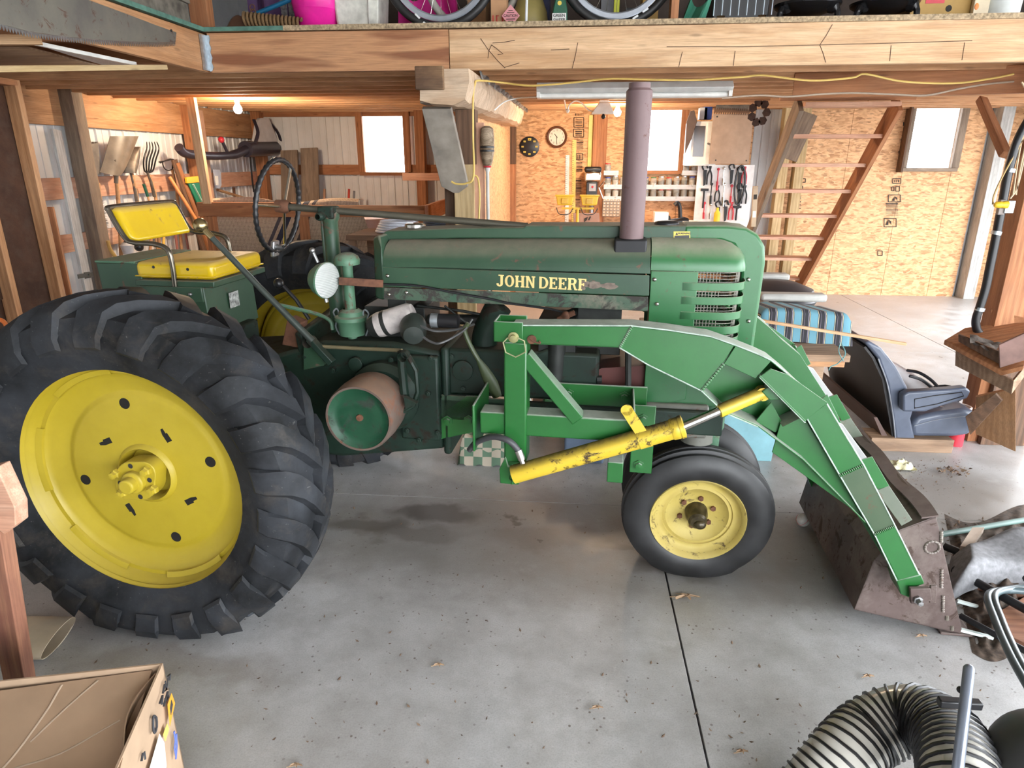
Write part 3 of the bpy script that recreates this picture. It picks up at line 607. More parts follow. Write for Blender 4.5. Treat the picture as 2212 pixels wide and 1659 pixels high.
# air stack
a0 = T(749, 560, .20); AX, AY = a0.x, a0.y
zc = lambda y: T(755, y, .20).z
ast = MB().lathe([(zc(690), .027), (zc(580), .024), (zc(570), .026)], (AX, AY, 0), (0, 0, 1), 18).build('air_stack', PALEG, tr)
MB().lathe([(zc(572), .030), (zc(571), .058), (zc(562), .061), (zc(553), .052), (zc(547), .030), (zc(545), 0)], (AX, AY, 0), (0, 0, 1), 28).build('stack_cap', PALEG, ast)
MB().lathe([(zc(752), .022), (zc(725), .022), (zc(722), .060), (zc(696), .066), (zc(690), .078), (zc(683), .078), (zc(680), .062), (zc(672), .056), (zc(666), .035)], (AX, AY, 0), (0, 0, 1), 28).build('cleaner_bowl', PALEG, ast)
cp = MB()
for d in (-1, 1): MB().tube(curve([(AX + d * .075, AY, zc(690)), (AX + d * .088, AY, zc(676)), (AX + d * .070, AY, zc(668)), (AX + d * .062, AY, zc(680)), (AX + d * .082, AY, zc(705)), (AX + d * .066, AY, zc(724))], 5), .004, 6).build('bowl_clip', GALV, ast)
# engine side details under the hood
gen = MB().lathe([(0, .055), (.02, .06), (.17, .06), (.19, .05), (.19, 0)], T(813, 704, .26), V((.85, .05, .28)), 24, cap=True).build('generator', plain('grimy white drum', (.42, .38, .36), .6, 0, .6, 9), tr)
MB().lathe([(-.03, .0), (-.03, .045), (0, .056), (.05, .061), (.06, .06)], T(813, 704, .26), V((.85, .05, .28)), 24).build('generator_end', DARK, gen)
mg = MB().lathe([(-.03, 0), (-.03, .055), (.0, .062), (.05, .06), (.085, .045), (.09, 0)], T(893, 705, .30), V((.25, -.85, -.25)), 24).build('magneto', plain('grey green casting', (.025, .032, .028), .4), tr)
cb = MB()
for p in ([T(905, 703, .36), T(940, 715, .36), T(985, 712, .3), T(1025, 700, .25)], [T(900, 717, .36), T(930, 738, .36), T(955, 740, .36), T(1000, 715, .3), T(1020, 690, .25)]): cb.tube(curve(p, 6), .006, 6)
cb.build('spark_cable', plain('grey cable', (.06, .06, .06), .4), mg)
co = MB().lathe([(0, .032), (.12, .032), (.125, 0)], T(935, 692, .28), (1, 0, 0), 20, cap=True).build('ignition_coil', BLACK, tr); MB().lathe([(.0, .0335), (.035, .0335)], T(932, 692, .28), (1, 0, 0), 20).build('coil_band', GALV, co)
MB().tube(curve([T(1078, 660, .15), T(1062, 690, .15), T(1048, 725, .15), T(1045, 765, .15)], 5), .062, 18).build('manifold_pipe', GREASE, tr)
MB().tube(curve([T(1012, 698, .28), T(1004, 715, .28), T(1018, 750, .28), T(1038, 785, .28)], 5), .011, 8).lathe([(0, .012), (.05, .022), (.13, .034), (.2, .03)], T(1034, 778, .28), T(1075, 850, .24) - T(1034, 778, .28), 14).build('control_lever', paint('mossy lever green', (.05, .075, .03), (.09, .11, .05)), tr)
eng = MB()
eng.box(.62, .95, -.16, .20, 1.16, 1.24).box(.72, 1.02, -.14, .14, 1.20, 1.31).box(.86, .95, -.20, .1, 1.2, 1.36)
eng.tube([T(925, 690, .1), T(1070, 690, .1)], .025, 10).tube([T(900, 660, .15), T(1000, 672, .15), T(1090, 690, .15)], .008, 6).tube([T(960, 660, .2), T(1010, 700, .2)], .006, 6)
eng.box(1.75, 1.95, -.15, .15, 1.12, 1.34).box(2.08, 2.26, -.17, .17, 1.0, 1.6)
eng.tube([T(1200, 700, .1), T(1295, 655, .1)], .035, 10).box(1.58, 1.75, -.24, .1, 1.06, 1.30)
eng.tube([P(1.66, .24, 1.0), P(1.67, .25, 1.28)], .04, 12)
eng.build('engine_fittings', DARK, tr, .008)
MB().prism([T(1300, 795, .2), T(1395, 790, .2), T(1395, 850, .2), T(1200, 850, .2)], (0, .3, 0)).build('red_cross_brace', plain('oxide red paint', (.10, .025, .02), .6), tr)
MB().tube([T(1357, 740, .28), T(1357, 860, .28)], .014, 8).tube([T(1290, 820, .25), T(1300, 820, .25)], .02, 8).build('side_rod', DARK, tr)
MB().lathe([(0, .012), (.08, .012)], T(1205, 690, .3), V((1, 0, .45)), 10).ball(T(1222, 682, .3), .02).build('fuel_valve', RUSTY, tr)

# hood: shoulders with three side panels, ridge running down the nose
def hoodprof(t0=.235): return [(.098, 1.648), (.13, 1.643), (.17, 1.630), (.205, 1.606), (.226, 1.575), (t0, 1.535)]
def loft_hood(name, s0, s1, z0a, z0b, m, parent, zoff=0.0, sides=(1, -1), top=True, prof=None):
    mb = MB(); pr = prof or hoodprof()
    for sg in sides:
        mb.grid(lambda u, v: V((s0 + (s1 - s0) * u, -sg * (pr[round(v * (len(pr) - 1))][0]), pr[round(v * (len(pr) - 1))][1] + z0a + (z0b - z0a) * u)), 12, len(pr) - 1, (0, sg * .006, -.003))
    return mb.build(name, m, parent, smooth=50)
def ztop(s): return -.022 + .026 * (s - .86) / 1.2
hood = loft_hood('hood', .86, 2.058, ztop(.86), ztop(2.058), OLDG, tr)
def side_panel(name, za, zb, zc_, zd, m, off=0.0):      # za/zb upper edge rear/front, zc/zd lower edge
    for sg in (1, -1):
        t = .235 + off
        MB().prism([V((.86, -sg * t, za)), V((2.058, -sg * t, zb)), V((2.062, -sg * t, zd)), V((.855, -sg * t, zc_))], (0, sg * .006, 0)).build(name, m, hood, .002, smooth=0)
side_panel('hood_side', 1.538 + ztop(.86), 1.538 + ztop(2.06), 1.5195, 1.5135, OLDG)
side_panel('hood_side', 1.514, 1.508, 1.425, 1.418, OLDG, .0015)
side_panel('hood_side', 1.4205, 1.4135, 1.366, 1.350, WORNG, .0)
ck = MB()
for sg in (1, -1): ck.prism([V((.80, -sg * .20, 1.36)), V((.858, -sg * .2385, 1.36)), V((.858, -sg * .2385, 1.60)), V((.84, -sg * .20, 1.655)), V((.80, -sg * .18, 1.64))], (0, sg * .18, 0))
ck.build('cowl', OLDG, hood, .012)
bo = None
for px, py in ((837, 596), (840, 636)):
    c = T(px, py, .242)
    if bo is None: bo = MB().ball((0, 0, 0), .009, .006, .009, 12, 6).build('hood_bolt', CHROME, hood); bo.location = c
    else: copy(bo, hood, c)
for px, py in ((1414, 604), (1419, 657), (878, 632)): copy(bo, hood, T(px, py, .243))
rdg = []
outer = [(.795, 1.36), (.792, 1.60), (.81, 1.645), (.84, 1.664), (1.2, 1.681), (1.49, 1.688), (1.50, 1.697), (1.75, 1.70), (2.38, 1.708), (2.46, 1.700), (2.51, 1.672), (2.545, 1.62), (2.555, 1.55), (2.548, 1.18), (2.54, .95)]
inner = [(2.46, .95), (2.462, 1.18), (2.465, 1.50), (2.455, 1.575), (2.42, 1.63), (2.36, 1.648), (1.2, 1.635), (.87, 1.622), (.845, 1.59), (.84, 1.36)]
ri = MB().prism([V((a, .098, b)) for a, b in outer[:1] + outer[1:] + inner], (0, -.196, 0))
ri.build('hood_ridge', OLDG, tr, .012, seg=3)
ridge = tr.children[-1]
# the newer green forepart of the ridge, over the nose
o2 = [(2.20, 1.7085)] + [(a + .003, b + .003) for a, b in outer[8:]]; i2 = [(2.455, .95), (2.457, 1.18), (2.46, 1.50), (2.45, 1.57), (2.415, 1.625), (2.36, 1.643), (2.20, 1.642)]
MB().prism([V((a, .101, b)) for a, b in o2 + i2], (0, -.202, 0)).build('nose_strip', SHELLG, ridge, .014, seg=3)
for py in (604, 694): copy(bo, ridge, T(1617, py, .106))
MB().lathe([(0, .055), (.012, .055), (.018, .045), (.02, 0)], P(2.13, .02, 1.702), (0, 0, 1), 10).build('fuel_cap', BLACK, ridge, .004)
MB().lathe([(0, .05), (.014, .05), (.02, .04), (.02, 0)], P(.95, 0, 1.672), (0, 0, 1), 20).build('fuel_cap', CHROME, ridge)
MB().prism([T(1455, 500, .1), T(1491, 500, .1), T(1491, 517, .1), T(1455, 518, .1)], (0, -.0015, 0)).build('warning_sticker', plain('yellow sticker', (.72, .56, .10), .5), ridge, smooth=0)
MB().prism([T(1457, 509, .1025), T(1489, 508, .1025), T(1489, 515, .1025), T(1457, 516, .1025)], (0, -.001, 0)).prism([T(1459, 507.5, .1025), T(1462, 502, .1025), T(1465, 507.5, .1025)], (0, -.001, 0)).build('sticker_print', BLACK, ridge, smooth=0)
text('sticker_word', 'WARNING', .011, BLACK, ridge, T(1478, 504.5, .1022), (R(90), 0, 0), .0004, sx=1.05, bold=.0003)
# JOHN DEERE in slab letters, plane fitted to the panel
SL = {'J': [[(2, 10), (6, 10), (6, 9), (5.2, 9), (5.2, 2), (4.6, .6), (3, -.2), (1.4, .2), (.6, 1.4), (.6, 2.6), (2.2, 2.6), (2.2, 1.6), (3, 1.2), (3.4, 2), (3.4, 9), (2, 9)]],
      'H': [[(0, 0), (2.8, 0), (2.8, 1), (2.3, 1), (2.3, 4.5), (4.7, 4.5), (4.7, 1), (4.2, 1), (4.2, 0), (7, 0), (7, 1), (6.5, 1), (6.5, 9), (7, 9), (7, 10), (4.2, 10), (4.2, 9), (4.7, 9), (4.7, 5.7), (2.3, 5.7), (2.3, 9), (2.8, 9), (2.8, 10), (0, 10), (0, 9), (.5, 9), (.5, 1), (0, 1)]],
      'N': [[(0, 0), (2.8, 0), (2.8, 1), (2.1, 1), (2.1, 7), (5, 0), (6.4, 0), (6.4, 9), (7, 9), (7, 10), (4.4, 10), (4.4, 9), (5.1, 9), (5.1, 3.6), (2.4, 10), (0, 10), (0, 9), (.6, 9), (.6, 1), (0, 1)]],
      'E': [[(0, 0), (5.8, 0), (5.8, 2.6), (4.7, 2.6), (4.7, 1.1), (2.3, 1.1), (2.3, 4.6), (3.4, 4.6), (3.4, 3.8), (4.3, 3.8), (4.3, 6.4), (3.4, 6.4), (3.4, 5.7), (2.3, 5.7), (2.3, 8.9), (4.6, 8.9), (4.6, 7.6), (5.7, 7.6), (5.7, 10), (0, 10), (0, 9), (.5, 9), (.5, 1), (0, 1)]],
      'F': [[(0, 0), (3, 0), (3, 1), (2.3, 1), (2.3, 4.6), (3.4, 4.6), (3.4, 3.8), (4.3, 3.8), (4.3, 6.4), (3.4, 6.4), (3.4, 5.7), (2.3, 5.7), (2.3, 8.9), (4.6, 8.9), (4.6, 7.6), (5.7, 7.6), (5.7, 10), (0, 10), (0, 9), (.5, 9), (.5, 1), (0, 1)]]}
def ringy(cx_, w, n=20, x0=None): return [(cx_ + w * math.cos(2 * math.pi * k / n), 5 + 5 * w / 3.4 * math.sin(2 * math.pi * k / n)) for k in range(n)]
lo, ro_ = T(1071, 618, .2375), T(1266, 628, .2375); lh = T(1071, 593, .2375) - lo
LE = plain('cream lettering', (.70, .52, .20), .5)
def letter(ch, x0, tot):
    mb = MB(); off = V((0, -.0012, 0))
    def M(x, y): return lo + (ro_ - lo) * ((x0 + x) / tot) + lh * (y / 10)
    if ch in 'OD':
        n = 24; oo, ii = [], []
        for k in range(n):
            a = 2 * math.pi * k / n; c, s = math.cos(a), math.sin(a)
            if ch == 'O': oo.append((3.4 + 3.4 * c, 5 + 5 * s)); ii.append((3.4 + 1.6 * c, 5 + 3.9 * s))
            else: oo.append((2.8 + 4 * c if c > 0 else .3, 5 + 5 * s if c > 0 else 5 + 5 * (1 if s > 0 else -1))); ii.append((2.8 + 2.2 * c if c > 0 else 2.1, 5 + 3.9 * s if c > 0 else 5 + 3.9 * (1 if s > 0 else -1)))
        a = [M(*p) for p in oo]; b = [M(*p) for p in ii]; vs = a + b + [p + off for p in a] + [p + off for p in b]
        mb.add(vs, [(2 * n + i, 2 * n + (i + 1) % n, 3 * n + (i + 1) % n, 3 * n + i) for i in range(n)] + [(i, (i + 1) % n, 2 * n + (i + 1) % n, 2 * n + i) for i in range(n)] + [(n + i, 3 * n + i, 3 * n + (i + 1) % n, n + (i + 1) % n) for i in range(n)])
    elif ch == 'R':
        mb.prism([M(*p) for p in [(0, 0), (2.8, 0), (2.8, 1), (2.3, 1), (2.3, 10), (0, 10), (0, 9), (.5, 9), (.5, 1), (0, 1)]], off)
        mb.prism([M(*p) for p in [(2.3, 10), (4.6, 10), (6, 9), (6.3, 7.4), (5.8, 5.6), (5, 5), (6.2, 1), (7, 1), (7, 0), (5, 0), (3.6, 4.6), (2.3, 4.6), (2.3, 5.6), (3.8, 5.7), (4.4, 6.6), (4.4, 8), (3.8, 8.9), (2.3, 8.9)]], off)
    else: mb.prism([M(*p) for p in SL[ch][0]], off)
    mb.build('letter', LE, hood, smooth=0)
x = 0; W_ = {'J': 6.6, 'O': 7.4, 'H': 7.6, 'N': 9.6, 'D': 7.4, 'E': 6.6, 'R': 7.4, 'F': 5.8}
seq = 'JOHNDEERF'; tot = sum(W_[c] for c in seq)
for c in seq: letter(c, x, tot); x += W_[c]
pat = MB(); random.seed(5)
for cx_, cy_, w, h in ((1264, 613, 13, 8), (1284, 615, 16, 8), (1315, 618, 20, 7), (1258, 622, 8, 5)):
    pat.prism([T(cx_ + w * math.cos(2 * math.pi * k / 14) * (.75 + .4 * random.random()), cy_ + h * math.sin(2 * math.pi * k / 14) * (.7 + .5 * random.random()), .2375) for k in range(14)], (0, -.0008, 0))
pat.build('bare_patch', plain('bare rusty primer', (.17, .13, .105), .8, 0, .35, 40), hood, smooth=0)
# grille shell
def nose_path(d, n=8, s0=2.062):             # outline of the shell seen from above, inset by d: side, rounded corner, front
    out = [(s0, .235 - d), (2.20, .235 - d), (2.32, .235 - d)]
    for k in range(1, n + 1): a = R(90) * k / n; out.append((2.335 + (.137 - d) * math.sin(a) ** .62, .098 + (.137 - d) * max(0, math.cos(a)) ** .62))
    return out
sh = None
for sg in (1, -1):
    rows = []
    for t_, z_ in [(.235, 1.522), (.235, 1.535)] + hoodprof()[::-1][1:] + [(.1005, 1.646)]: rows.append([V((a, -sg * b, z_ + ztop(2.06) + .003)) for a, b in nose_path(.235 - t_)])
    nn = len(rows[0]); mb = MB(); mb.add([p for r_ in rows for p in r_], [(i * nn + k, i * nn + k + 1, (i + 1) * nn + k + 1, (i + 1) * nn + k) for i in range(len(rows) - 1) for k in range(nn - 1)])
    g_ = mb.build('grille_shell', SHELLG, tr if sh is None else sh, smooth=50)
    if sh is None: sh = g_
    MB().prism([V((2.064, -sg * .2365, 1.527)), V((2.262, -sg * .2365, 1.527)), V((2.262, -sg * .2365, 1.228)), V((2.255, -sg * .2365, .95)), V((2.068, -sg * .2365, .90))], (0, sg * .008, 0)).build('shell_side', SHELLG, sh, .003)
    MB().box(2.075, 2.44, -sg * .22 - .01, -sg * .22 + .01, .92, 1.20).build('shell_side', SHELLG, sh, .003)
zs = [1.464, 1.403, 1.337, 1.274, 1.222]
def slat(z):
    for sg in (1, -1):
        e = [V((a - .02 * max(0, 1.5 - z) * (a > 2.3), -sg * b, z + .02 * max(0, a - 2.32))) for a, b in nose_path(-.004, 8, 2.245)]
        MB().strip(e, (0, 0, .034), (-.003, sg * .004, 0)).build('grille_slat', SHELLG, sh, .004)
for z in zs: slat(z - .017)
for sg in (1, -1):
    wm = MB()
    for k in range(22):
        a = k / 21
        pth = nose_path(.012, 14, 2.255); p = pth[min(k, len(pth) - 1)] if k >= 9 else (2.258 + .0135 * k, .223); p = V((p[0] - .012, -sg * p[1], 0))
        wm.box(p.x - .0013, p.x + .0013, p.y - .0013, p.y + .0013, 1.2, 1.53)
    for k in range(24):
        z = 1.205 + k * .0138; wm.strip([V((a - .012, -sg * b, z)) for a, b in nose_path(.012, 8, 2.262)], (0, 0, .0024), (-.002, sg * .002, 0))
    wm.build('grille_mesh', plain('grey wire mesh', (.20, .19, .16), .5, .5), sh, smooth=0)['kind'] = 'stuff'
# exhaust pipe
ex = T(1361, 525, .15); zt = T(1364, 180, .15).z; zb_ = 1.60; dx = V((T(1364, 300, .15).x - ex.x, 0, 0))
MB().lathe([(0, .052), (zt - zb_ - .22, .052), (zt - zb_ - .03, .0535), (zt - zb_ - .02, .044), (zt - zb_, .044), (zt - zb_, .036), (zt - zb_ - .2, .036)], V((ex.x + .004, ex.y, zb_)), (0, 0, 1), 28).build('exhaust_pipe', EXH, tr)
MB().box(ex.x - .068, ex.x + .072, ex.y - .06, ex.y + .06, 1.585, 1.655).build('exhaust_flange', BLACKIRON, tr.children[-1], .008)

# front pedestal and wheels
MB().lathe([(.40, .055), (.70, .06), (.74, .075), (.80, .075), (.82, .10), (.93, .11)], (2.40, 0, 0), (0, 0, 1), 24).box(2.37, 2.43, -.16, .16, .36, .43).build('front_pedestal', PALEG, tr, .004)
MB().box(2.06, 2.36, -.26, .26, .77, .93).lathe([(-.0, .075), (.13, .07)], (2.33, -.15, .72), (0, 0, 1), 18).build('front_bolster', paint('dusty grey casting', (.09, .09, .075), (.14, .14, .12), (.3, .28, .24), .6, .3), tr, .012)
def front_wheel(sg):
    cam_ = R(6.1); ax = V((0, -sg * math.cos(cam_), -math.sin(cam_))); c = V((2.36, -sg * .243, .338)); o = c - ax * .075
    prof = [(-.05, .205), (-.078, .235), (-.088, .275), (-.080, .315), (-.062, .345), (-.056, .352), (-.046, .352), (-.040, .343), (-.028, .345), (-.022, .362), (-.009, .363), (-.004, .350), (.004, .350), (.009, .363), (.022, .362), (.028, .345), (.040, .343), (.046, .352), (.056, .352), (.062, .345), (.080, .315), (.088, .275), (.078, .235), (.05, .205)]
    mb = MB().lathe(prof, o, ax, 64)
    out = []
    for x, y, z in mb.v:
        if z < .05: k = min(1, (.05 - z) / .08); y += -sg * .018 * k * (1 if (y + sg * .18) * -sg > 0 else -1); z = max(.002, .002 + max(0, z) * .75)
        out.append((x, y, z))
    mb.v = out; ty = mb.build('front_tyre', RUBF, tr, smooth=35)
    MB().lathe([(.052, .205), (.070, .216), (.077, .225), (.070, .228), (.064, .22), (.05, .205), (.035, .196), (.028, .180), (.03, .168), (.022, .165), (.026, .15), (.012, .14), (-.004, .10), (-.01, .07), (-.01, .05)], o, ax, 48).build('front_rim', YELF, ty, smooth=40)
    MB().lathe([(-.01, .055), (.03, .052), (.05, .046), (.075, .044), (.085, .034), (.088, 0)], o, ax, 20).ball(o + ax * .085 + V((.01, 0, -.01)), .03, .02, .024, 12, 8).build('wheel_hub', plain('greasy hub cap', (.055, .042, .02), .3, .3, .6, 30), ty)
    u = V((1, 0, 0)); w = ax.cross(u)
    for k in range(6): q = o + (u * math.cos(R(60 * k + 20)) + w * math.sin(R(60 * k + 20))) * .082 + ax * .0; MB().lathe([(-.012, .013), (.006, .013), (.007, 0)], q, ax, 6).build('lug_bolt', RUSTY, ty, smooth=0)
front_wheel(1); front_wheel(-1)
# ---------------------------------------------------------------- front loader (part of the tractor)
top_px = [(1105, 703), (1320, 704), (1364, 704), (1442, 713), (1535, 727), (1587, 745), (1640, 766), (1667, 779), (1701, 807), (1735, 840), (1784, 880), (1818, 934), (1864, 1005), (1925, 1122), (1980, 1235)]
bot_px = [(1108, 742), (1338, 751), (1400, 788), (1515, 844), (1566, 892), (1637, 922), (1735, 995), (1865, 1131), (1935, 1245)]
DGR = paint('dull olive green plate', (.030, .062, .026), (.05, .08, .04), dusty=.5, rust=.1, rough=.5); EDGE = plain('worn edge painted highlight', (.36, .44, .38), .6, 0, .35, 25)
def arm(sg):
    TT = .60 if sg > 0 else .46; dS = 0 if sg > 0 else .09
    q = lambda px, py, d=0: (lambda p: V((p.x + dS, -sg * (TT - d), p.z)))(T(px, py, TT))
    yb_ = lambda a, b: (min(-sg * (TT - a), -sg * (TT - b)), max(-sg * (TT - a), -sg * (TT - b)))
    tp = [q(*p) for p in top_px]; bt = [q(*p) for p in bot_px]
    ins = V((0, sg * .12, 0)); th = V((0, sg * .007, 0))
    r = MB().prism([p + ins * .93 for p in tp + bt[::-1]], ins * .07).build('loader_arm', GREEN, tr, .002, smooth=0)
    MB().strip(tp, ins, (0, 0, -.007)).build('arm_top_plate', GREEN, r, .002, smooth=20)
    MB().strip([q(*p) for p in [(1108, 742), (1338, 751), (1400, 788), (1515, 844), (1566, 892), (1637, 922), (1735, 995), (1870, 1131)]], ins, (0, 0, .007)).build('arm_bottom_plate', GREEN, r, .002, smooth=20)
    MB().strip([q(*p) for p in [(1690, 922), (1740, 898), (1811, 1022), (1889, 1153), (1940, 1255)]], ins * .9, (.007, 0, 0)).build('arm_back_plate', GREEN, r, .0015, smooth=20)
    for poly in ([(1105, 703), (1320, 704), (1364, 704), (1338, 751), (1108, 742)], [(1364, 704), (1442, 713), (1535, 727), (1587, 745), (1562, 784), (1515, 844), (1400, 788), (1338, 751)],
                 [(1590, 746), (1640, 766), (1667, 779), (1632, 818), (1564, 786)], [(1740, 899), (1784, 870), (1818, 926), (1864, 1004), (1813, 1026)],
                 [(1814, 1028), (1865, 1006), (1932, 1135), (1889, 1153)], [(1890, 1155), (1933, 1137), (1988, 1243), (1939, 1258)]):
        MB().prism([q(*p) for p in poly], th).build('arm_side_plate', DGR if poly[0] == (1814, 1028) else GREEN, r, .0015, smooth=0)
    for pl in ([(1741, 900), (1812, 1023), (1889, 1154), (1939, 1257)], [(1640, 813), (1738, 911)], [(1786, 872), (1819, 928), (1866, 1005), (1931, 1131), (1986, 1242)], [(1105, 703), (1364, 704), (1442, 713), (1535, 727), (1587, 745), (1640, 766), (1667, 779), (1700, 806)], [(1338, 751), (1400, 788), (1515, 844), (1566, 892), (1637, 922)]):
        MB().tube([q(*p, -.009 if pl[0] == (1640, 813) else .001) for p in pl], .0032, 6).build('worn_edge_highlight', EDGE, r)  # pale strips on the worn edges, painting in their highlight
    MB().prism([q(*p, .035) for p in [(1672, 985), (1690, 922), (1740, 905), (1811, 1022), (1872, 1131), (1850, 1112)]], th).build('arm_web', GREEN, r, .0015, smooth=0)
    MB().prism([q(*p, .05) for p in [(1637, 920), (1672, 878), (1700, 930), (1680, 945)]], th).build('arm_web', GREEN, r, .0015, smooth=0)
    MB().prism([q(*p, -.010) for p in [(1640, 812), (1664, 795), (1701, 808), (1786, 868), (1738, 908)]], th).build('gusset_plate', GREEN, r, .0015, smooth=0)
    MB().strip([q(1638, 812, -.012), q(1737, 910, -.012)], (0, sg * .05, 0), (.004, 0, .006)).build('gusset_flange', GREEN, r, .0015, smooth=0)
    for pa, pb in (((1563, 786), (1516, 843)), ((1365, 705), (1340, 750)), ((1740, 900), (1784, 870)), ((1814, 1027), (1864, 1005)), ((1889, 1154), (1932, 1136))):
        a_, b_ = q(*pa, -.001), q(*pb, -.001)
        MB().tube([a_.lerp(b_, k / 36) for k in range(37)], [.0062 + .002 * math.sin(k * 2.1) for k in range(37)], 8).build('weld_seam', GREEN, r)
    MB().prism([q(1665, 868, .02), q(1648, 850, .02), q(1665, 838, .02), q(1690, 868, .02)], (0, sg * .05, 0)).build('rod_bracket', GREEN, r, .003)
    MB().prism([q(1936, 1254, -.003), q(1989, 1240, -.003), q(1997, 1260, -.003), q(1968, 1272, -.003), q(1964, 1291, -.003), q(1945, 1283, -.003)], ins * .9).build('arm_end', GREEN, r, .004)
    # bars and tabs lying behind the outer edge
    DG = paint('bare dull green steel', (.08, .10, .07), (.13, .14, .11), dusty=.5, rust=.3)
    for nm, poly, m_ in (('edge_tab', [(1780, 872), (1796, 862), (1822, 915), (1805, 922)], GREEN), ('edge_tab', [(1862, 1007), (1894, 998), (1931, 1062), (1908, 1072)], GREEN), ('edge_bar', [(1808, 918), (1828, 926), (1882, 1000), (1866, 1006)], STEEL), ('edge_bar', [(1900, 1070), (1931, 1062), (1982, 1137), (1958, 1150)], DG)):
        MB().prism([q(*p, .05) for p in poly], th).build(nm, m_, r, .0015, smooth=0)
    # upright post, brace and lower frame
    u = MB()
    p0, p1 = q(1112, 700), q(1115, 1005)
    pz0, pz1 = q(1112, 1000).z, q(1112, 740).z
    po_ = MB().box(p0.x - .046, p0.x + .05, *yb_(0, .11), pz0, pz1).build('loader_post', GREEN, r, .008)
    cl_ = MB()
    cz0, cz1 = q(1112, 738).z, q(1112, 694).z
    for d in (0, .125): cl_.box(p0.x - .085, p0.x + .035, *yb_(d - .015, d - .007), cz0, cz1)
    cl_.box(p0.x - .085, p0.x - .075, *yb_(-.015, .115), cz0, cz1); cl_.build('post_clevis', GREEN, r, .004)
    MB().prism([q(1082, 1040, -.02), q(1122, 1043, -.02), q(1124, 1005, -.02), q(1100, 1003, -.02), q(1092, 985, .0), q(1080, 1010, -.02)], (0, sg * .012, 0)).build('post_foot', GREEN, r, .004)
    MB().prism([q(1082, 1040, .1), q(1122, 1043, .1), q(1124, 1005, .1), q(1092, 985, .1)], (0, sg * .012, 0)).build('post_foot', GREEN, r, .004)
    pin = q(1111, 726, -.018)
    pn = MB().lathe([(0, .022), (.006, .022), (.007, .013), (.02, .012), (.021, 0)], pin, (0, -sg, 0), 14).build('pivot_pin', plain('brassy pin', (.36, .34, .16), .4, .7), r)
    MB().tube([pin + V((-.022, -sg * .012, 0)), pin + V((-.04, -sg * .014, -.02)), pin + V((-.03, -sg * .014, -.06)), pin + V((.01, -sg * .014, -.078)), pin + V((.05, -sg * .014, -.055)), pin + V((.045, -sg * .014, -.01)), pin + V((.02, -sg * .012, 0))], .0032, 6).build('clip_ring', plain('olive wire', (.30, .30, .16), .5, .4), r)
    pi2 = q(1149, 733, -.002)
    MB().lathe([(0, .019), (.006, .018), (.007, 0)], pi2, (0, -sg, 0), 14).tube(curve([pi2 + V((-.01, -sg * .01, .01)), pi2 + V((.01, -sg * .012, -.005)), pi2 + V((.035, -sg * .01, -.012)), pi2 + V((.03, -sg * .01, -.002))], 4), .0035, 6).build('cotter_pin', RUSTY, r)
    a, b = q(1142, 778, .01), q(1238, 900, .01); MB().bar(a + V((-.02, sg * .03, .01)), b + V((.02, sg * .03, -.02)), .075, .055, (0, 0, 1)).build('post_brace', GREEN, r, .004)
    ra, rb = q(1036, 938, .01), q(1372, 902, .01); MB().box(ra.x, rb.x, *yb_(.01, .11), ra.z, ra.z + .098).build('lower_rail', GREEN, r, .006)
    MB().box(ra.x - .03, ra.x - .02, min(-sg * (TT + .005), -sg * .28), max(-sg * (TT + .005), -sg * .28), ra.z - .08, ra.z + .13).prism([V((1.115, -sg * .29, .70)), V((1.32, -sg * .29, .76)), V((1.32, -sg * .29, .93)), V((1.25, -sg * .29, .93)), V((1.115, -sg * .29, .83))], (0, sg * .012, 0)).build('mount_plate', GREEN, r, .003)
    MB().box(2.02, 2.12, min(-sg * .345, -sg * .335), max(-sg * .345, -sg * .335), .62, .95).box(rb.x - .01, rb.x, min(-sg * TT, -sg * .30), max(-sg * TT, -sg * .30), ra.z - .02, ra.z + .14).box(1.66, 2.08, min(-sg * .30, -sg * .285), max(-sg * .30, -sg * .285), .92, 1.02).box(1.92, 1.99, min(-sg * .42, -sg * .32), max(-sg * .42, -sg * .32), .60, .70).build('mount_plate', GREEN, r, .004)
    bb = None
    for s_, t_, z_ in ((1.155, .292, .80), (1.26, .292, .81), (1.73, .302, .97), (1.98, .302, .97), (2.065, .347, .885), (2.06, .348, .66)):
        c = V((s_, -sg * t_, z_))
        if bb is None: bb = MB().lathe([(0, .026), (.003, .026), (.0035, .016), (.016, .016), (.017, 0)], (0, 0, 0), (0, -sg, 0), 6).build('mount_bolt', GREEN, r, smooth=0); bb.location = c
        else: copy(bb, r, c)
    # lift cylinder
    c0, c1, c2, c3 = q(1112, 1016, -.04), q(1475, 915, -.03), q(1553, 888, 0), q(1652, 858, .05)
    cy_ = MB().lathe([(0, 0), (0, .040), ((c1 - c0).length, .040), ((c1 - c0).length, 0)], c0, c1 - c0, 28).build('lift_cylinder', YELC, r)
    d = (c1 - c0).normalized(); up = V((-d.z, 0, d.x))
    MB().lathe([(-.05, .041), (-.045, .044), (-.012, .044), (-.008, .041)], c1, d, 28).lathe([(-.015, .047), (.0, .047), (.004, .03)], c1, d, 28).build('cylinder_gland', YELC, cy_)
    MB().tube([c1, c2], .0185, 14).build('piston_rod', CHROME, cy_); MB().tube([c2, c3], .027, 16).lathe([(-.02, .028), (.02, .028)], c3, (0, 1, 0), 14, cap=True).build('rod_end', YELC, cy_)
    st_ = c0 + (c1 - c0) * .78
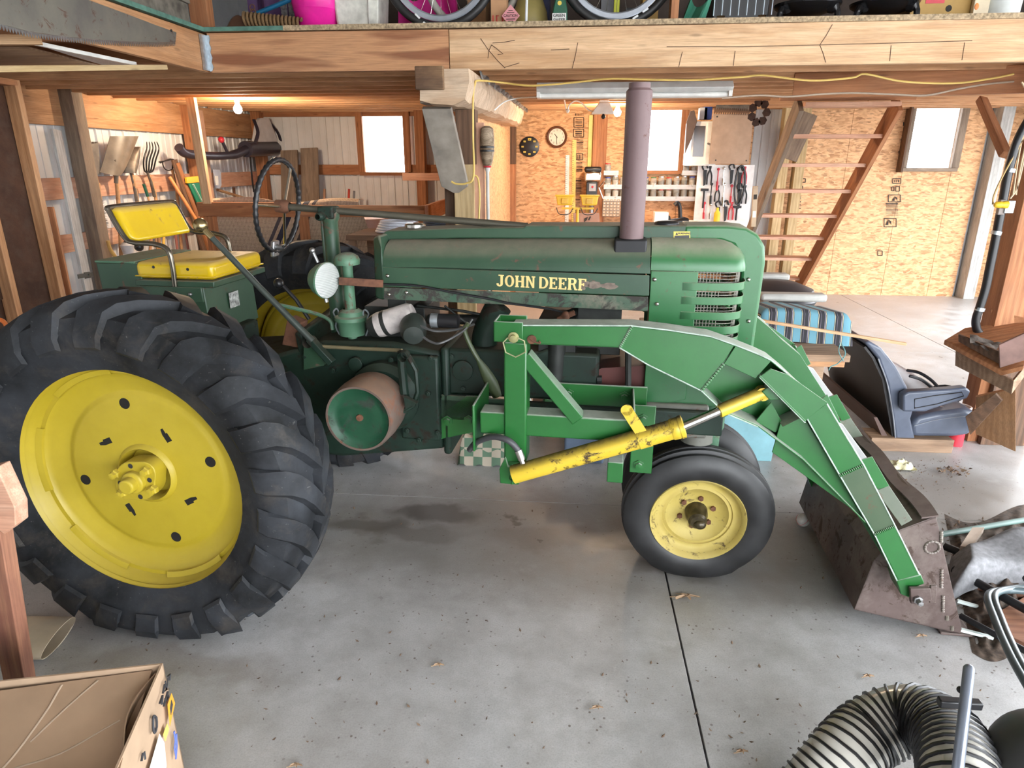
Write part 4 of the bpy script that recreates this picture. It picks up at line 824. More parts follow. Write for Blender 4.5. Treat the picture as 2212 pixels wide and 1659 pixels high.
    MB().lathe([(-.025, .043), (.025, .043)], st_, d, 28).bar(st_ + V((0, -sg * .02, 0)) + up * .02, st_ + V((-.03, -sg * .02, 0)) + up * .13, .045, .008, (0, 1, 0)).lathe([(-.004, .0235), (.004, .0235)], st_ + V((-.03, -sg * .02, 0)) + up * .13, (0, -sg, 0), 16, cap=True).lathe([(.0045, .010), (.005, 0)], st_ + V((-.03, -sg * .02, 0)) + up * .132, (0, -sg, 0), 12).build('cylinder_strap', YELC, cy_)
    if sg > 0:
        MB().tube(curve([T(1014, 972, .54), T(1030, 955, .57), T(1062, 944, .62), T(1095, 950, .65), T(1116, 968, .65), T(1124, 985, .65)], 6), .0135, 10).build('hydraulic_hose', plain('black rubber hose', (.05, .05, .055), .5), r)
        MB().tube([T(1119, 972, .65), T(1127, 992, .65)], .017, 10).tube([T(1127, 992, .65), T(1130, 1000, .65)], .013, 8).build('hose_fitting', CHROME, r)
        MB().tube([T(1107, 1004, .63), T(1110, 1025, .63), T(1106, 1046, .63)], .004, 6).lathe([(0, .018), (.012, .016)], T(1109, 1030, .62), (0, -1, 0), 10).build('foot_pin', GREEN, r)
    # bracket on the bucket side
    if sg > 0:
        bp = q(1975, 1284, -.012); MB().prism([bp + V((-.035, 0, .045)), bp + V((.04, 0, .055)), bp + V((.055, 0, -.0)), bp + V((.01, 0, -.03)), bp + V((-.02, 0, -.025))], (0, -.02, 0)).bar(bp + V((.052, -.01, .065)), bp + V((.062, -.01, -.015)), .025, .012, (0, 1, 0)).build('pin_bracket', BUCKET, r, .003)
        MB().lathe([(0, .018), (.012, .018), (.013, .012), (.035, .011), (.036, 0)], bp + V((.0, -.02, 0)), (0, -1, 0), 6).build('bracket_bolt', STEEL, r, smooth=0)
    return r
arm(1); arm(-1)
A, K, C_, B_ = (3.033, .086), (3.073, .339), (3.278, .576), (3.493, .010); K2 = (3.15, .50)
bu = MB(); t0, t1 = .47, -.52
sid = [V((a, 0, b)) for a, b in (A, K, K2, C_, B_)]
for t in (t0, t1): bu.prism([p + V((0, -t, 0)) for p in sid], (0, .008 if t > 0 else -.008, 0))
bu.strip([V((a, -t0, b)) for a, b in (B_, A, K, K2, C_)], (0, t0 - t1, 0), [(0, 0, .008), (.008, 0, .004), (.008, 0, 0), (.007, 0, -.004), (.004, 0, -.008)])
bkt = bu.build('loader_bucket', BUCKET, tr, .002, smooth=0)
MB().grid(lambda u, v: V((3.225 + .062 * v + .006 * math.sin(9 * u) * v, -t0 + (t0 - t1) * u, .566 + .016 * v + .008 * math.sin(13 * u))), 18, 2, (0, 0, -.007)).build('bucket_lip', BUCKET, bkt)
MB().box(3.40, 3.53, -t0 - .004, -t1 + .004, .002, .014).build('cutting_edge', BUCKET, bkt, .003)
random.seed(3); WELD = paint('rust weld', (.14, .11, .095), (.20, .165, .15), rust=.3)
for s_, z_, L in ((3.31, .51, .05), (3.345, .33, .09), (3.375, .20, .08), (3.41, .10, .02), (3.44, .05, .02)):
    MB().tube([V((s_ + L * .18 * k / 20, -t0 - .002, z_ - L * k / 20)) for k in range(21)], [.006 + .0022 * math.sin(k * 2.3) for k in range(21)], 8).build('weld_bead', WELD, bkt)
MB().tube([V((3.29 + .028 * math.cos(R(9 * k)), -t0 - .002, .43 + .028 * math.sin(R(9 * k)))) for k in range(40)], [.0052 + .0014 * math.sin(k * 2.3) for k in range(40)], 8, closed=True).build('weld_bead', WELD, bkt)
MB().prism([T(1735, 1010, -.42), T(1760, 1010, -.42), T(1790, 1065, -.42), T(1765, 1080, -.42)], (0, .08, 0)).build('far_arm_foot', GREEN, bkt, .003)
# ---------------------------------------------------------------- bulbs
def bulb(loc, power, label):
    b = MB().lathe([(-.105, 0), (-.10, .025), (-.075, .044), (-.045, .046), (-.01, .026), (.01, .016)], loc, (0, 0, 1), 18).build('bulb', emit('glowing bulb', (1, .78, .5), 30), smooth=60)
    tag(b, label, 'bulb'); MB().lathe([(.005, .022), (.05, .03), (.055, .05), (.07, .052)], loc, (0, 0, 1), 16).build('bulb_holder', WHITE, b)
    bulb_light('bulb_glow', V(loc) + V((0, 0, -.05)), power, r=.07)
bulb((-3.66, 7.55, zj(7.55) - .05), 150, 'glowing bare bulb under the joists above the left tool wall')
bulb((.53, 9.05, zj(9.05) - .04), 140, 'glowing bare bulb under the joists behind the exhaust pipe')
# ================================================================ left wall: tools, stall rail, window corner
def LX(px, py, x=-4.86): return at_x(px, py, x)
HANDLE = wood('ash tool handle', (.42, .22, .10), (.60, .36, .18), 20, knot=0, dirt=.3)
HANDLEO = plain('orange varnished handle', (.60, .24, .08), .5); OLDST = paint('brown tool steel', (.11, .09, .07), (.24, .195, .15), dusty=0, rust=0, rough=.35)
GREYST = plain('dull tool steel', (.14, .12, .10), .5, .5, .4, 12)
def tool(name, label, cat, pts, r, m, grp=None):
    P_ = [V(p) for p in pts]; o = empty(name, P_[-1]); tag(o, label, cat, grp)
    MB().tube([p - P_[-1] for p in P_], r, 10).build('handle', m, o); return o, P_[-1]
# grain scoop
o, b = tool('grain_scoop', 'broad silver scoop shovel hung blade up on the left wall', 'shovel', curve([LX(243, 352), LX(250, 385), LX(253, 405), LX(258, 470), LX(262, 560)], 4), .020, HANDLE, 'long handled tools on the left wall')
c00, c10, c01, c11 = LX(226, 370), LX(252, 378), LX(228, 293), LX(292, 292)
def scoop(u, v):
    l = LX(217 + 13 * v ** .8 * (1 if v < .8 else 1), 372 - 78 * v); r = LX(262 + 30 * v ** .7, 374 - 80 * v); p = l + (r - l) * u
    return p + V((.07 - .26 * abs(u - .5) ** 2 * 1.2 + .05 * v, 0, -.03 * (1 - 4 * (u - .5) ** 2) * (1 - v))) - b
MB().grid(scoop, 14, 12, (-.004, 0, 0)).build('blade', OLDST, o); MB().tube([LX(236, 345) + V((.06, 0, 0)) - b, LX(245, 365) + V((.04, 0, 0)) - b, LX(251, 395) - b], [.012, .02, .022], 10).build('socket', OLDST, o)
o, b = tool('round_spade', 'narrow round point spade hung next to the broad scoop', 'shovel', curve([LX(282, 365), LX(290, 400), LX(297, 440), LX(303, 540)], 4), .019, HANDLE, 'long handled tools on the left wall')
def spade(u, v):
    w = 14 * math.sin(math.pi * min(1, .16 + .84 * v)) ** .6 + .5
    p = LX(284 + 10 * v + (u - .5) * 2 * w, 374 - 57 * v); return p + V((.05 - .09 * (2 * u - 1) ** 2, 0, 0)) - b
MB().grid(spade, 10, 12, (-.004, 0, 0)).build('blade', GREYST, o); MB().tube([LX(281, 368) - b, LX(290, 400) - b, LX(296, 435) - b], [.012, .018, .021], 8).build('socket', GREYST, o)
o, b = tool('hay_fork', 'five tine hay fork hung tines up on the left wall', 'fork', curve([LX(322, 378), LX(331, 405), LX(338, 440), LX(345, 540)], 4), .018, HANDLE, 'long handled tools on the left wall')
for i in range(5):
    x0, x1, x2 = 312 + i * 4.6, 303 + i * 6.6, 317 + i * 5.4
    MB().tube(curve([LX(320, 374) - b, LX(x0, 368) - b, LX(x1, 345) + V((.04, 0, 0)) - b, LX(x1 + 5, 322) + V((.05, 0, 0)) - b, LX(x2, 306) - b], 5), [.009] * 15 + [.006] * 5 + [.003], 6).build('tine', BLACKIRON, o)
MB().tube([LX(318, 372) - b, LX(326, 392) - b, LX(334, 425) - b], [.012, .018, .020], 8).build('ferrule', GREYST, o)
o, b = tool('potato_hook', 'bent tine hook rake hung on the girt beside the fork', 'rake', curve([LX(372, 366), LX(378, 395), LX(384, 430), LX(392, 540)], 4), .017, HANDLE, 'long handled tools on the left wall')
for p in ([(372, 366), (371, 348), (362, 344), (345, 347), (322, 350)], [(372, 368), (366, 345), (350, 346), (330, 352)], [(372, 366), (358, 368), (345, 364), (336, 356), (330, 349)]): MB().tube(curve([LX(*q) - b + V((.03 * i, 0, 0)) for i, q in enumerate(p)], 4), .007, 6).build('tine', BLACKIRON, o)
o, b = tool('flat_spade', 'dull grey square spade half hidden behind the grey wall post', 'shovel', [LX(206, 380), LX(216, 430), LX(222, 470)], .02, HANDLE, 'long handled tools on the left wall')
MB().prism([LX(189, 312) - b, LX(210, 309) - b, LX(213, 340) - b, LX(213, 372) - b, LX(206, 384) - b, LX(198, 372) - b, LX(194, 345) - b], (.01, 0, 0)).build('blade', GREYST, o)
for i in range(6): MB().prism([LX(191 + i * 3.2, 311) - b, LX(192.5 + i * 3.2, 306) - b, LX(193.5 + i * 3.2, 311) - b], (.01, 0, 0)).build('tooth', GREYST, o, smooth=0)
o, b = tool('long_brush', 'long grey bristle brush standing beside the grey wall post', 'brush', [LX(213, 395), LX(216, 430), LX(228, 520)], .014, HANDLE)
br_ = MB(); random.seed(8); q0, q1 = LX(213, 432) - b, LX(228, 502) - b
for i in range(240):
    p = q0 + (q1 - q0) * random.random(); a = random.random() * 6.28; d = V((math.cos(a), math.sin(a), .4 * (random.random() - .5))) * (.045 + .015 * random.random()); br_.add([p + V((0, 0, .005)), p - V((0, 0, .005)), p + d], [(0, 1, 2)])
br_.build('bristles', plain('grey bristle', (.34, .33, .32), .9), o, smooth=0, fix=False); o.children[-1]['kind'] = 'stuff'
tool('orange_pole', 'orange varnished handle leaning across the brown boards on the left wall', 'handle', [LX(366, 382, -4.78), LX(427, 480, -4.55)], .021, HANDLEO)
o, b = tool('green_grip_pole', 'thin pale pole with dark green grip among the hung tools', 'pole', [LX(318, 418), LX(330, 470), LX(340, 540)], .012, HANDLE); MB().tube([LX(310, 398) - b, LX(319, 424) - b], .016, 10).build('grip', plain('dark green grip', (.015, .10, .06), .5), o)
for i, (x0, y0, x1, y1, m, lab) in enumerate(((376, 345, 447, 560, BROWNW, 'wide dark brown board leaning on the left wall behind the seat'), (384, 352, 462, 560, PINE_R, 'narrow reddish lath leaning beside the wide dark board'), (120, 280, 196, 640, WHITEW, 'grey painted plank with a hinge leaning left of the grey wall post'))):
    o = board('leaning_board', LX(x0, y0, -4.80 + .02 * i), (LX(x1, y1, -4.62 + .02 * i) if i != 2 else LX(225, 790, -4.62)), .15 if i != 1 else .07, .025, m, up=(1, .2, 0)); tag(o, lab, 'board')
    if i == 2:
        MB().box(1.30, 1.36, -.05, .05, .013, .02).box(1.31, 1.35, -.19, .09, .02, .026).lathe([(0, .012), (.02, .012)], (1.33, 0, .02), (0, 0, 1), 10, cap=True).build('strap_hinge', plain('tarnished hinge', (.12, .13, .12), .5, .5), o)
MB_ = None
for i, (x0, x1, cc) in enumerate(((377, 385, (.35, .14, .12)), (388, 396, (.50, .40, .36)), (398, 410, (.38, .16, .12)), (355, 352, (.72, .48, .10)), (330, 322, (.40, .20, .10)))):
    o, b = tool('long_tool', ('thin red handle under the backrest, second from the dark board', 'pale grey handle standing under the backrest', 'reddish handle standing closest to the dark boards', 'yellow handle standing behind the middle of the backrest', 'brown handle standing behind the left of the backrest')[i], 'handle', [LX(x0, 485), LX(x1, 560)], .016, plain('painted handle', cc, .5), 'handles standing below the tool rack')
o = empty('string_trimmer', LX(278, 545, -4.74)); tag(o, 'grey and black garden trimmer head low on the left wall', 'trimmer'); b = LX(278, 545, -4.74)
MB().ball(LX(285, 525, -4.74) - b, .09, .07, .05).ball(LX(300, 533, -4.74) - b, .05).build('housing', BLACK, o); MB().lathe([(-.04, .05), (.05, .07), (.08, .04)], LX(276, 540, -4.74) - b, (0, 0, 1), 14).build('tank', plain('pale grey tank', (.5, .5, .52), .5), o)
MB().tube(curve([LX(233, 520, -4.74) - b, LX(238, 538, -4.74) - b, LX(250, 556, -4.74) - b], 4), .018, 8).build('hose', plain('ochre hose', (.55, .34, .10), .5), o)
# leaf blower hanging in the corner
BLW = plain('dark blower plastic', (.035, .03, .045), .35)
b = LX(560, 322, -4.66); o = empty('leaf_blower', b); tag(o, 'backpack leaf blower with dark pipe hanging in the corner under the bulb', 'blower')
L6 = lambda x, y: LX(x, y, -4.66) - b
MB().tube(curve([LX(386, 318, -4.7) - b, LX(398, 330, -4.7) - b, LX(425, 335, -4.7) - b, L6(470, 337), L6(505, 334), L6(535, 322)], 5), [.055] * 10 + [.05] * 10 + [.06] * 5 + [.075], 14).build('blower_pipe', BLW, o)
MB().tube([L6(493, 333), L6(480, 305)], .022, 10).build('grip', BLW, o); MB().ball(L6(478, 302), .04).build('trigger_cap', RED, o)
MB().tube([L6(530, 322), L6(592, 320)], .11, 16).build('fan_housing', BLW, o)
MB().prism([L6(543, 308), L6(550, 262), L6(556, 255), L6(575, 255), L6(592, 300), L6(592, 310)], (.05, 0, 0)).build('back_plate', plain('pale back plate', (.62, .60, .60), .5), o, .004)
for x0, x1 in ((548, 542), (577, 598)): MB().tube(curve([L6(x0, 258), L6((x0 + x1) / 2 + 2, 285) + V((.07, 0, 0)), L6(x1, 308) + V((.07, 0, 0)), L6(x1 + 4, 325) + V((.06, 0, 0))], 4), .028, 6, flat=.3).build('shoulder_strap', BLW, o)
MB().tube(curve([L6(540, 330), L6(543, 370), L6(548, 415)], 4), .014, 6).build('waist_strap', BLACK, o)
# snow shovel, plaque, pick
b = LX(425, 440, -4.72); o = empty('snow_shovel', b); tag(o, 'green plastic shovel with a yellow edge leaning on the left wall', 'shovel'); L7 = lambda x, y: LX(x, y, -4.72) - b
MB().prism([L7(404, 396), L7(434, 394), L7(448, 440), L7(424, 440)], (.02, 0, 0)).build('blade', plain('green plastic', (.01, .20, .11), .45), o, .004)
MB().prism([L7(398, 383), L7(428, 380), L7(435, 393), L7(400, 396)], (.03, 0, 0)).build('edge', plain('yellow plastic edge', (.80, .50, .03), .45), o, .004)
MB().bar(L7(412, 398) + V((.025, 0, 0)), L7(434, 440) + V((.025, 0, 0)), .03, .012).build('rib', plain('light green rib', (.45, .62, .52), .4), o)
o = MB().prism([LX(460, 366, -4.84), LX(472, 366, -4.84), LX(476, 372, -4.84), LX(477, 400, -4.84), LX(473, 407, -4.84), LX(463, 406, -4.84)], (.012, 0, 0)).build('wall_plaque', plain('pale blue plaque', (.48, .52, .62), .5), None, .003); tag(o, 'pale blue rounded plaque on the left wall beyond the stud', 'plaque')
MB().prism([LX(464, 380, -4.74), LX(470, 380, -4.74), LX(471, 400, -4.74), LX(466, 400, -4.74)], (.008, 0, 0)).build('plaque_sticker', WHITE, o)
o, b = tool('pickaxe', 'wooden handled pick lying above the stall rail in the corner', 'pick', [LX(470, 410, -4.93), LX(548, 434, -4.93)], .02, HANDLE); MB().tube([LX(505, 405, -4.93) - b, LX(508, 428, -4.93) - b], [.02, .012], 8).build('head', RUSTY, o)

# stall rail with side rail and stud
YR = 7.2
zr = at_y(700, 441, YR).z; zr2 = at_y(700, 466, YR).z
o = empty('stall_rail', at_y(440, 470, YR)); b = V(o.location); tag(o, 'reddish timber stall rail behind the steering wheel, on posts', 'rail')
x0, x1 = at_y(428, 450, YR).x, at_y(640, 450, YR).x; x2 = at_y(917, 455, YR).x
board('rail_board', V((x0, YR, (zr + zr2) / 2)) - b, V((x1, YR, (zr + zr2) / 2)) - b, .04, zr - zr2 + .03, PINE_R, o); board('rail_board', V((x1, YR, (zr + zr2) / 2 - .01)) - b, V((x2, YR, (zr + zr2) / 2 - .01)) - b, .04, zr - zr2, PINE_RB, o)
board('side_rail', V((x2 + .02, YR, zr - .09)) - b, V((x2 + .0, 10.5, zr - .07)) - b, .04, .17, PINE_P, o)
board('lower_board', V((x0, YR, zr - .62)) - b, V((x1 + .2, YR, zr - .62)) - b, .04, .2, PINE_R, o)
for x in (x0 + .09, at_y(650, 450, YR).x, x2): board('rail_post', V((x, YR + .07, 0)) - b, V((x, YR + .07, zr - .01)) - b, .10, .09, PINE_R, o, up=(0, 1, 0))
s_ = at_y(455, 430, YR); board('rail_stud', V((s_.x - .03, YR - .01, zr)) - b, V((at_y(420, 300, YR).x + .03, YR - .01, zj(YR) - .01)) - b, .09, .06, PINE_L, o, up=(0, 1, 0))
# woven sling draped behind the rail
def weave():
    g = G('beige woven sling'); o = g.coord('Object'); x, y, z = (g.n('SeparateXYZ', Vector=o).outputs[i] for i in range(3))
    d = g.n('TexVoronoi', {'feature': 'F1'}, Vector=g.n('Mapping', Vector=o, Scale=(62, 0, 75)).outputs[0], Scale=1.0, Randomness=.1).outputs['Distance']
    c = g.mix(g.ramp(d, [(.38, 0), (.52, 1)]), (.50, .39, .29), (.20, .15, .11))
    k = g.math('PINGPONG', g.math('ADD', g.math('ADD', x, 10.0), g.math('MULTIPLY', z, -.55)), .62)
    st_ = g.ramp(k, [(.0, 0), (.03, 1), (.09, 1), (.10, 0), (.13, 0), (.14, .9), (.17, .9), (.18, 0)]); st_.node.color_ramp.interpolation = 'CONSTANT'
    c = g.mix(st_, c, (.018, .022, .045)); return g.done(c, .85, 0, d, .4, .004)
xa, xb = at_y(452, 450, YR).x, at_y(770, 450, YR).x
def sling(u, v):
    x = xa + (xb - xa) * u; bump = .045 * math.sin(7.5 * u + .6) * math.sin(3.1 * u) + .02
    if v < .25: k = v / .25; return V((x, YR + .30 - .22 * k, zr + .035 + bump * (1 - k * .2) - .03 * (1 - k)))
    k = (v - .25) / .75; return V((x + .18 * k * (u > .7) * (u - .7) / .3, YR + .075 + .05 * k + .03 * math.sin(5 * u + 3 * k), zr + .03 + bump * .8 - k * .68))
o = MB().grid(sling, 34, 18, (0, .012, 0)).build('woven_sling', weave(), smooth=60); tag(o, 'beige woven lounger sling with navy stripes draped behind the stall rail', 'sling')
# planks and stakes on the back wall
for x0, x1, x2, yt, m, lab in ((606, 644, 3, 325, GREYW, 'shorter grey plank leaning on the back wall behind the steering wheel'), (648, 688, 6, 320, GREYW, 'taller grey plank leaning on the back wall beside a shorter one')):
    pa, pb = at_y((x0 + x1) / 2, yt, 10.55), at_y((x0 + x1) / 2 + x2, 500, 10.2); o = board('grey_plank', pa, pb, .27, .035, m, up=(0, -1, .05)); tag(o, lab, 'plank')
for x, y0, cc, lab in ((754, 408, (.5, .05, .03), 'thin red stake standing before the back wall'), (701, 408, (.36, .2, .12), 'thin brown stake standing before the back wall'), (765, 412, (.2, .2, .22), 'thin grey stake beside the red one')):
    o = MB().tube([at_y(x, y0, 10.3), at_y(x - 2, 470, 10.3), V((at_y(x - 2, 470, 10.3).x, 10.3, 0))], .018, 8).build('stake', plain('painted stake', cc, .6)); tag(o, lab, 'stake', 'stakes by the back wall')
o = board('loose_lath', at_y(870, 382, 8.6), at_y(972, 382, 8.6), .04, .09, PINE_P); tag(o, 'short pale timber fixed level under the back window, beside the centre post', 'lath')
# hoses, drum behind the hood
b = at_y(845, 492, 6.4); b.z = 0; ot = tag(empty('work_table', b), 'low wooden table behind the hood carrying coiled hoses', 'table'); zt_ = at_y(860, 497, 6.4).z - .02
MB().box(-.35, .95, -.3, .35, zt_ - .05, zt_).build('table_top', BROWNW, ot, .004)
for sx_ in (-.3, .9):
    for sy_ in (-.25, .3): MB().box(sx_ - .03, sx_ + .03, sy_ - .03, sy_ + .03, 0, zt_ - .05).build('table_leg', BROWNW, ot)
for i, (dx_, cc, lab) in enumerate(((.08, (.62, .66, .74), 'pale blue hose coil on the table behind the hood'), (.5, (.05, .06, .08), 'dark hose coil on the table behind the hood'))):
    cm = MB()
    for k in range(5): cm.tube([(b.x + dx_ + (.22 - .012 * k) * math.cos(R(a)), 6.4 + (.2 - .01 * k) * math.sin(R(a)), zt_ + .015 + .022 * k) for a in range(0, 360, 15)], .012, 6, closed=True)
    tag(cm.build('hose_coil', plain('hose', cc, .4)), lab, 'hose')
b = at_y(790, 520, 8.0); o = MB().lathe([(0, .0), (0, .3), (at_y(790, 470, 8).z, .3), (at_y(790, 470, 8).z, 0)], (b.x, 8.0, 0), (0, 0, 1), 24).build('tan_drum', plain('pinkish tan drum', (.55, .40, .36), .6)); tag(o, 'pale pinkish drum standing behind the stall rail', 'drum')

# broom, cords on the post
b = V((-.655, 5.33, at_y(1040, 500, 5.33).z)); o = empty('corn_broom', (b.x, b.y, 0)); tag(o, 'upturned corn broom with a pale handle hung on the centre post', 'broom'); zb = lambda y: at_y(1038, y, 5.33).z
MB().lathe([(0, .013), (zb(372), .013), (zb(366), .02), (zb(360), .022)], (0, 0, 0), (0, 0, 1), 12).build('handle', plain('pale grey handle', (.48, .46, .43), .5), o)
MB().lathe([(zb(362), .024), (zb(350), .04), (zb(330), .052), (zb(300), .054), (zb(278), .048), (zb(272), .02)], (0, 0, 0), (0, 0, 1), 20).build('broom_head', wood('broom straw', (.12, .075, .04), (.44, .34, .24), 40, knot=0), o); bh = o.children[-1]
MB().lathe([(zb(362), .026), (zb(360), .032), (zb(357), .028)], (0, 0, 0), (0, 0, 1), 16).build('red_band', RED, bh)
MB().lathe([(zb(328), .0545), (zb(326), .056), (zb(324), .0545)], (0, 0, 0), (0, 0, 1), 16).lathe([(zb(320), .0545), (zb(318), .056), (zb(316), .0545)], (0, 0, 0), (0, 0, 1), 16).build('stitching', BLACK, bh)
CORD = plain('yellow extension cord', (.66, .46, .13), .5); Y0 = 5.05
o = MB().tube(curve([at_y(975, 392, 4.93) + V((0, 0, 0)), at_y(985, 397, 4.93), at_y(1008, 396, 4.93), at_y(1023, 380, 4.93), at_y(1022, 300, 5.0), at_y(1022, 210, 5.0), at_y(1026, 182, 4.98), at_y(1034, 174, 5.0)] + [at_y(x, y, 5.32) for x, y in ((1080, 178), (1140, 185), (1200, 182), (1260, 176), (1320, 170), (1400, 172), (1500, 173), (1560, 169), (1610, 166), (1650, 163), (1750, 174), (1840, 168), (1870, 160), (1950, 176), (2060, 180), (2140, 170), (2190, 160))], 5), .007, 6).build('extension_cord', CORD); tag(o, 'yellow extension cord looped round the brace and along the joists', 'cord')
o = MB().tube(curve([at_y(1022, 378, 5.2), at_y(1032, 385, 5.2), at_y(1036, 420, 5.2), at_y(1034, 485, 5.2)], 5), .007, 6).build('hanging_cord', CORD); tag(o, 'yellow cord hanging down the right side of the centre post', 'cord')
o = MB().tube(curve([at_y(1068, 238, 6.2), at_y(1090, 220, 6.3), at_y(1120, 212, 6.4), at_y(1158, 210, 6.0)], 5), .006, 6).build('lamp_flex', WHITE); tag(o, 'thin pale flex from the girder to the long lamp', 'cord')
o = MB().tube(curve([at_y(x, y, 5.32) for x, y in ((1560, 212), (1640, 206), (1700, 209), (1780, 203), (1850, 201), (1930, 204), (2000, 206), (2070, 192), (2130, 182), (2190, 176))], 5), .007, 6).build('grey_wire', plain('tan grey wire', (.34, .25, .18), .6)); tag(o, 'tan grey wire stapled along the joists above the stairs', 'wire')
# orange thing at the far left
o = MB().tube(curve([at_y(-30, 700, 3.4), at_y(-5, 690, 3.4), at_y(12, 700, 3.4), at_y(14, 725, 3.4), at_y(8, 800, 3.4)], 6), .012, 8).build('orange_cable', plain('orange cable', (.65, .16, .03), .5)); tag(o, 'orange cable loop behind the big rear tyre at the stud wall', 'cord')
# ================================================================ workshop corner at the back
YB = 10.69
def W(px, py, y=YB): return at_y(px, py, y)
STAMP = plain('black stamped ink', (.02, .017, .015), .8)
# round clock
c = W(1203, 296); o = empty('wall_clock', c); tag(o, 'round wall clock with brown rim and cream face on the board wall', 'clock')
MB().lathe([(0, .152), (.03, .155), (.045, .142), (.03, .122), (.02, .12)], (0, 0, 0), (0, -1, 0), 40).build('rim', plain('brown clock rim', (.13, .05, .025), .35), o); MB().lathe([(.02, .122), (.02, 0)], (0, 0, 0), (0, -1, 0), 32).build('dial', plain('cream dial', (.74, .66, .54), .5), o)
for k in range(1, 13): a = R(30 * k); text('numeral', str(k), .036, STAMP, o, (.095 * math.sin(a), -.0215, .095 * math.cos(a)), (R(90), 0, 0), .0005)
for a, L, w in ((-40, .06, .008), (181, .088, .006)): a = R(a); MB().bar((-.012 * math.sin(a), -.025, -.012 * math.cos(a)), (L * math.sin(a), -.025, L * math.cos(a)), w, .003, (0, 1, 0)).build('clock_hand', STAMP, o)
c = W(1144, 317); o = empty('badge_clock', c); tag(o, 'small black round clock with yellow badges below the brown clock', 'clock'); MB().lathe([(0, .148), (.012, .148), (.016, .14), (.016, 0)], (0, 0, 0), (0, -1, 0), 40).build('face', BLACK, o)
YB_ = plain('yellow badge', (.70, .52, .08), .5); bd = None
for a, s_ in ((0, 1.5), (45, 1), (90, 1), (135, 1.1), (180, 1), (225, 1.1), (270, 1), (315, 1)):
    a = R(a); x, z = .105 * math.sin(a), .105 * math.cos(a)
    f = MB().prism([(x - .016 * s_, -.017, z - .011 * s_), (x + .016 * s_, -.017, z - .011 * s_), (x + .018 * s_, -.017, z + .012 * s_), (x - .018 * s_, -.017, z + .012 * s_)], (0, -.001, 0)).build('badge', YB_, o, smooth=0)
    MB().prism([(x - .010 * s_, -.0185, z - .002 * s_), (x + .004 * s_, -.0185, z + .001 * s_), (x + .010 * s_, -.0185, z + .006 * s_), (x + .004 * s_, -.0185, z - .003 * s_), (x - .006 * s_, -.0185, z - .007 * s_)], (0, -.0005, 0)).build('leaping_mark', BLACK, f, smooth=0)
# rulers
for x0, x1, y0, y1, cc, lab in ((1221, 1229, 335, 490, (.74, .72, .70), 'white ruler hanging left of the yellow one'), (1236, 1243, 302, 490, (.72, .55, .16), 'yellow rule hanging next to the stamped print')):
    a, b = W((x0 + x1) / 2 + 1, y0), W((x0 + x1) / 2 - 1, y1); o = board('long_ruler', a, b, .058, .006, plain('ruler', cc, .5), up=(0, -1, 0), bevel=0); tag(o, lab, 'ruler')
    tk = MB()
    for k in range(40): tk.box(.02 + .03 * k, .024 + .03 * k, -.028, -.01 + .01 * (k % 2), .003, .0036)
    tk.build('ruler_marks', STAMP, o, smooth=0)
# ink stamps on the boards
def stamps(spec, name='ink_stamp'):
    mb = MB()
    for x0, y0, x1, y1, kind in spec:
        c = [W(x0, y0), W(x1, y0), W(x1, y1), W(x0, y1)]; off = V((0, -.0015, 0))
        if kind == 'box':
            for i in range(4): mb.bar(c[i] + off, c[(i + 1) % 4] + off, .010, .0012, (0, 1, 0))
        elif kind == 'tri': mb.prism([c[3] + off, (c[3] + c[2]) / 2 + off, (c[0] + c[1]) / 2 + off], (0, -.001, 0)).prism([c[2] + off, (c[1] * 2 + c[2]) / 3 + off, (c[0] + c[1]) / 2 + off], (0, -.001, 0))
        else:
            n = max(3, int(abs(x1 - x0) / 3.2)) if kind == 'h' else max(3, int(abs(y1 - y0) / 3.2)); random.seed(int(x0 + y0))
            for k in range(n):
                u = (k + .2) / n; u2 = (k + .35 + .45 * random.random()) / n
                if kind == 'h': p, q, r, t = c[0] + (c[1] - c[0]) * u, c[0] + (c[1] - c[0]) * u2, c[3] + (c[2] - c[3]) * u2, c[3] + (c[2] - c[3]) * u
                else: p, q, r, t = c[0] + (c[3] - c[0]) * u, c[1] + (c[2] - c[1]) * u, c[1] + (c[2] - c[1]) * u2, c[0] + (c[3] - c[0]) * u2
                mb.prism([p + off, q + off, r + off, t + off], (0, -.001, 0))
    o = mb.build(name, STAMP, wb, smooth=0); o['kind'] = 'stuff'; return o
stamps([(1242, 245, 1262, 250, 'h'), (1240, 254, 1261, 275, 'box'), (1243, 257, 1258, 273, 'v'), (1239, 279, 1261, 296, 'box'), (1243, 282, 1257, 294, 'v'), (1246, 300, 1260, 326, 'v'), (1245, 332, 1259, 345, 'box'), (1247, 334, 1257, 343, 'h'), (1245, 350, 1258, 372, 'v'), (1243, 385, 1256, 420, 'v'), (1242, 430, 1253, 470, 'v'),
        (1928, 386, 1946, 396, 'box'), (1931, 389, 1943, 394, 'h'), (1926, 404, 1931, 412, 'box'), (1935, 403, 1943, 413, 'box'), (1919, 421, 1945, 436, 'box'), (1927, 424, 1938, 434, 'tri'), (1914, 438, 1940, 467, 'v'), (1910, 472, 1936, 490, 'box'), (1913, 474, 1925, 486, 'tri'),
        (1950, 264, 1962, 272, 'h'), (1943, 300, 1955, 308, 'v'), (1945, 310, 1956, 324, 'tri'), (1940, 326, 1953, 332, 'h'), (1732, 307, 1744, 320, 'tri'), (1719, 386, 1740, 394, 'box'), (1722, 402, 1734, 410, 'box'), (1716, 416, 1730, 432, 'tri'), (1712, 434, 1730, 452, 'v'), (1706, 470, 1722, 480, 'tri'), (1896, 542, 1906, 552, 'box')])
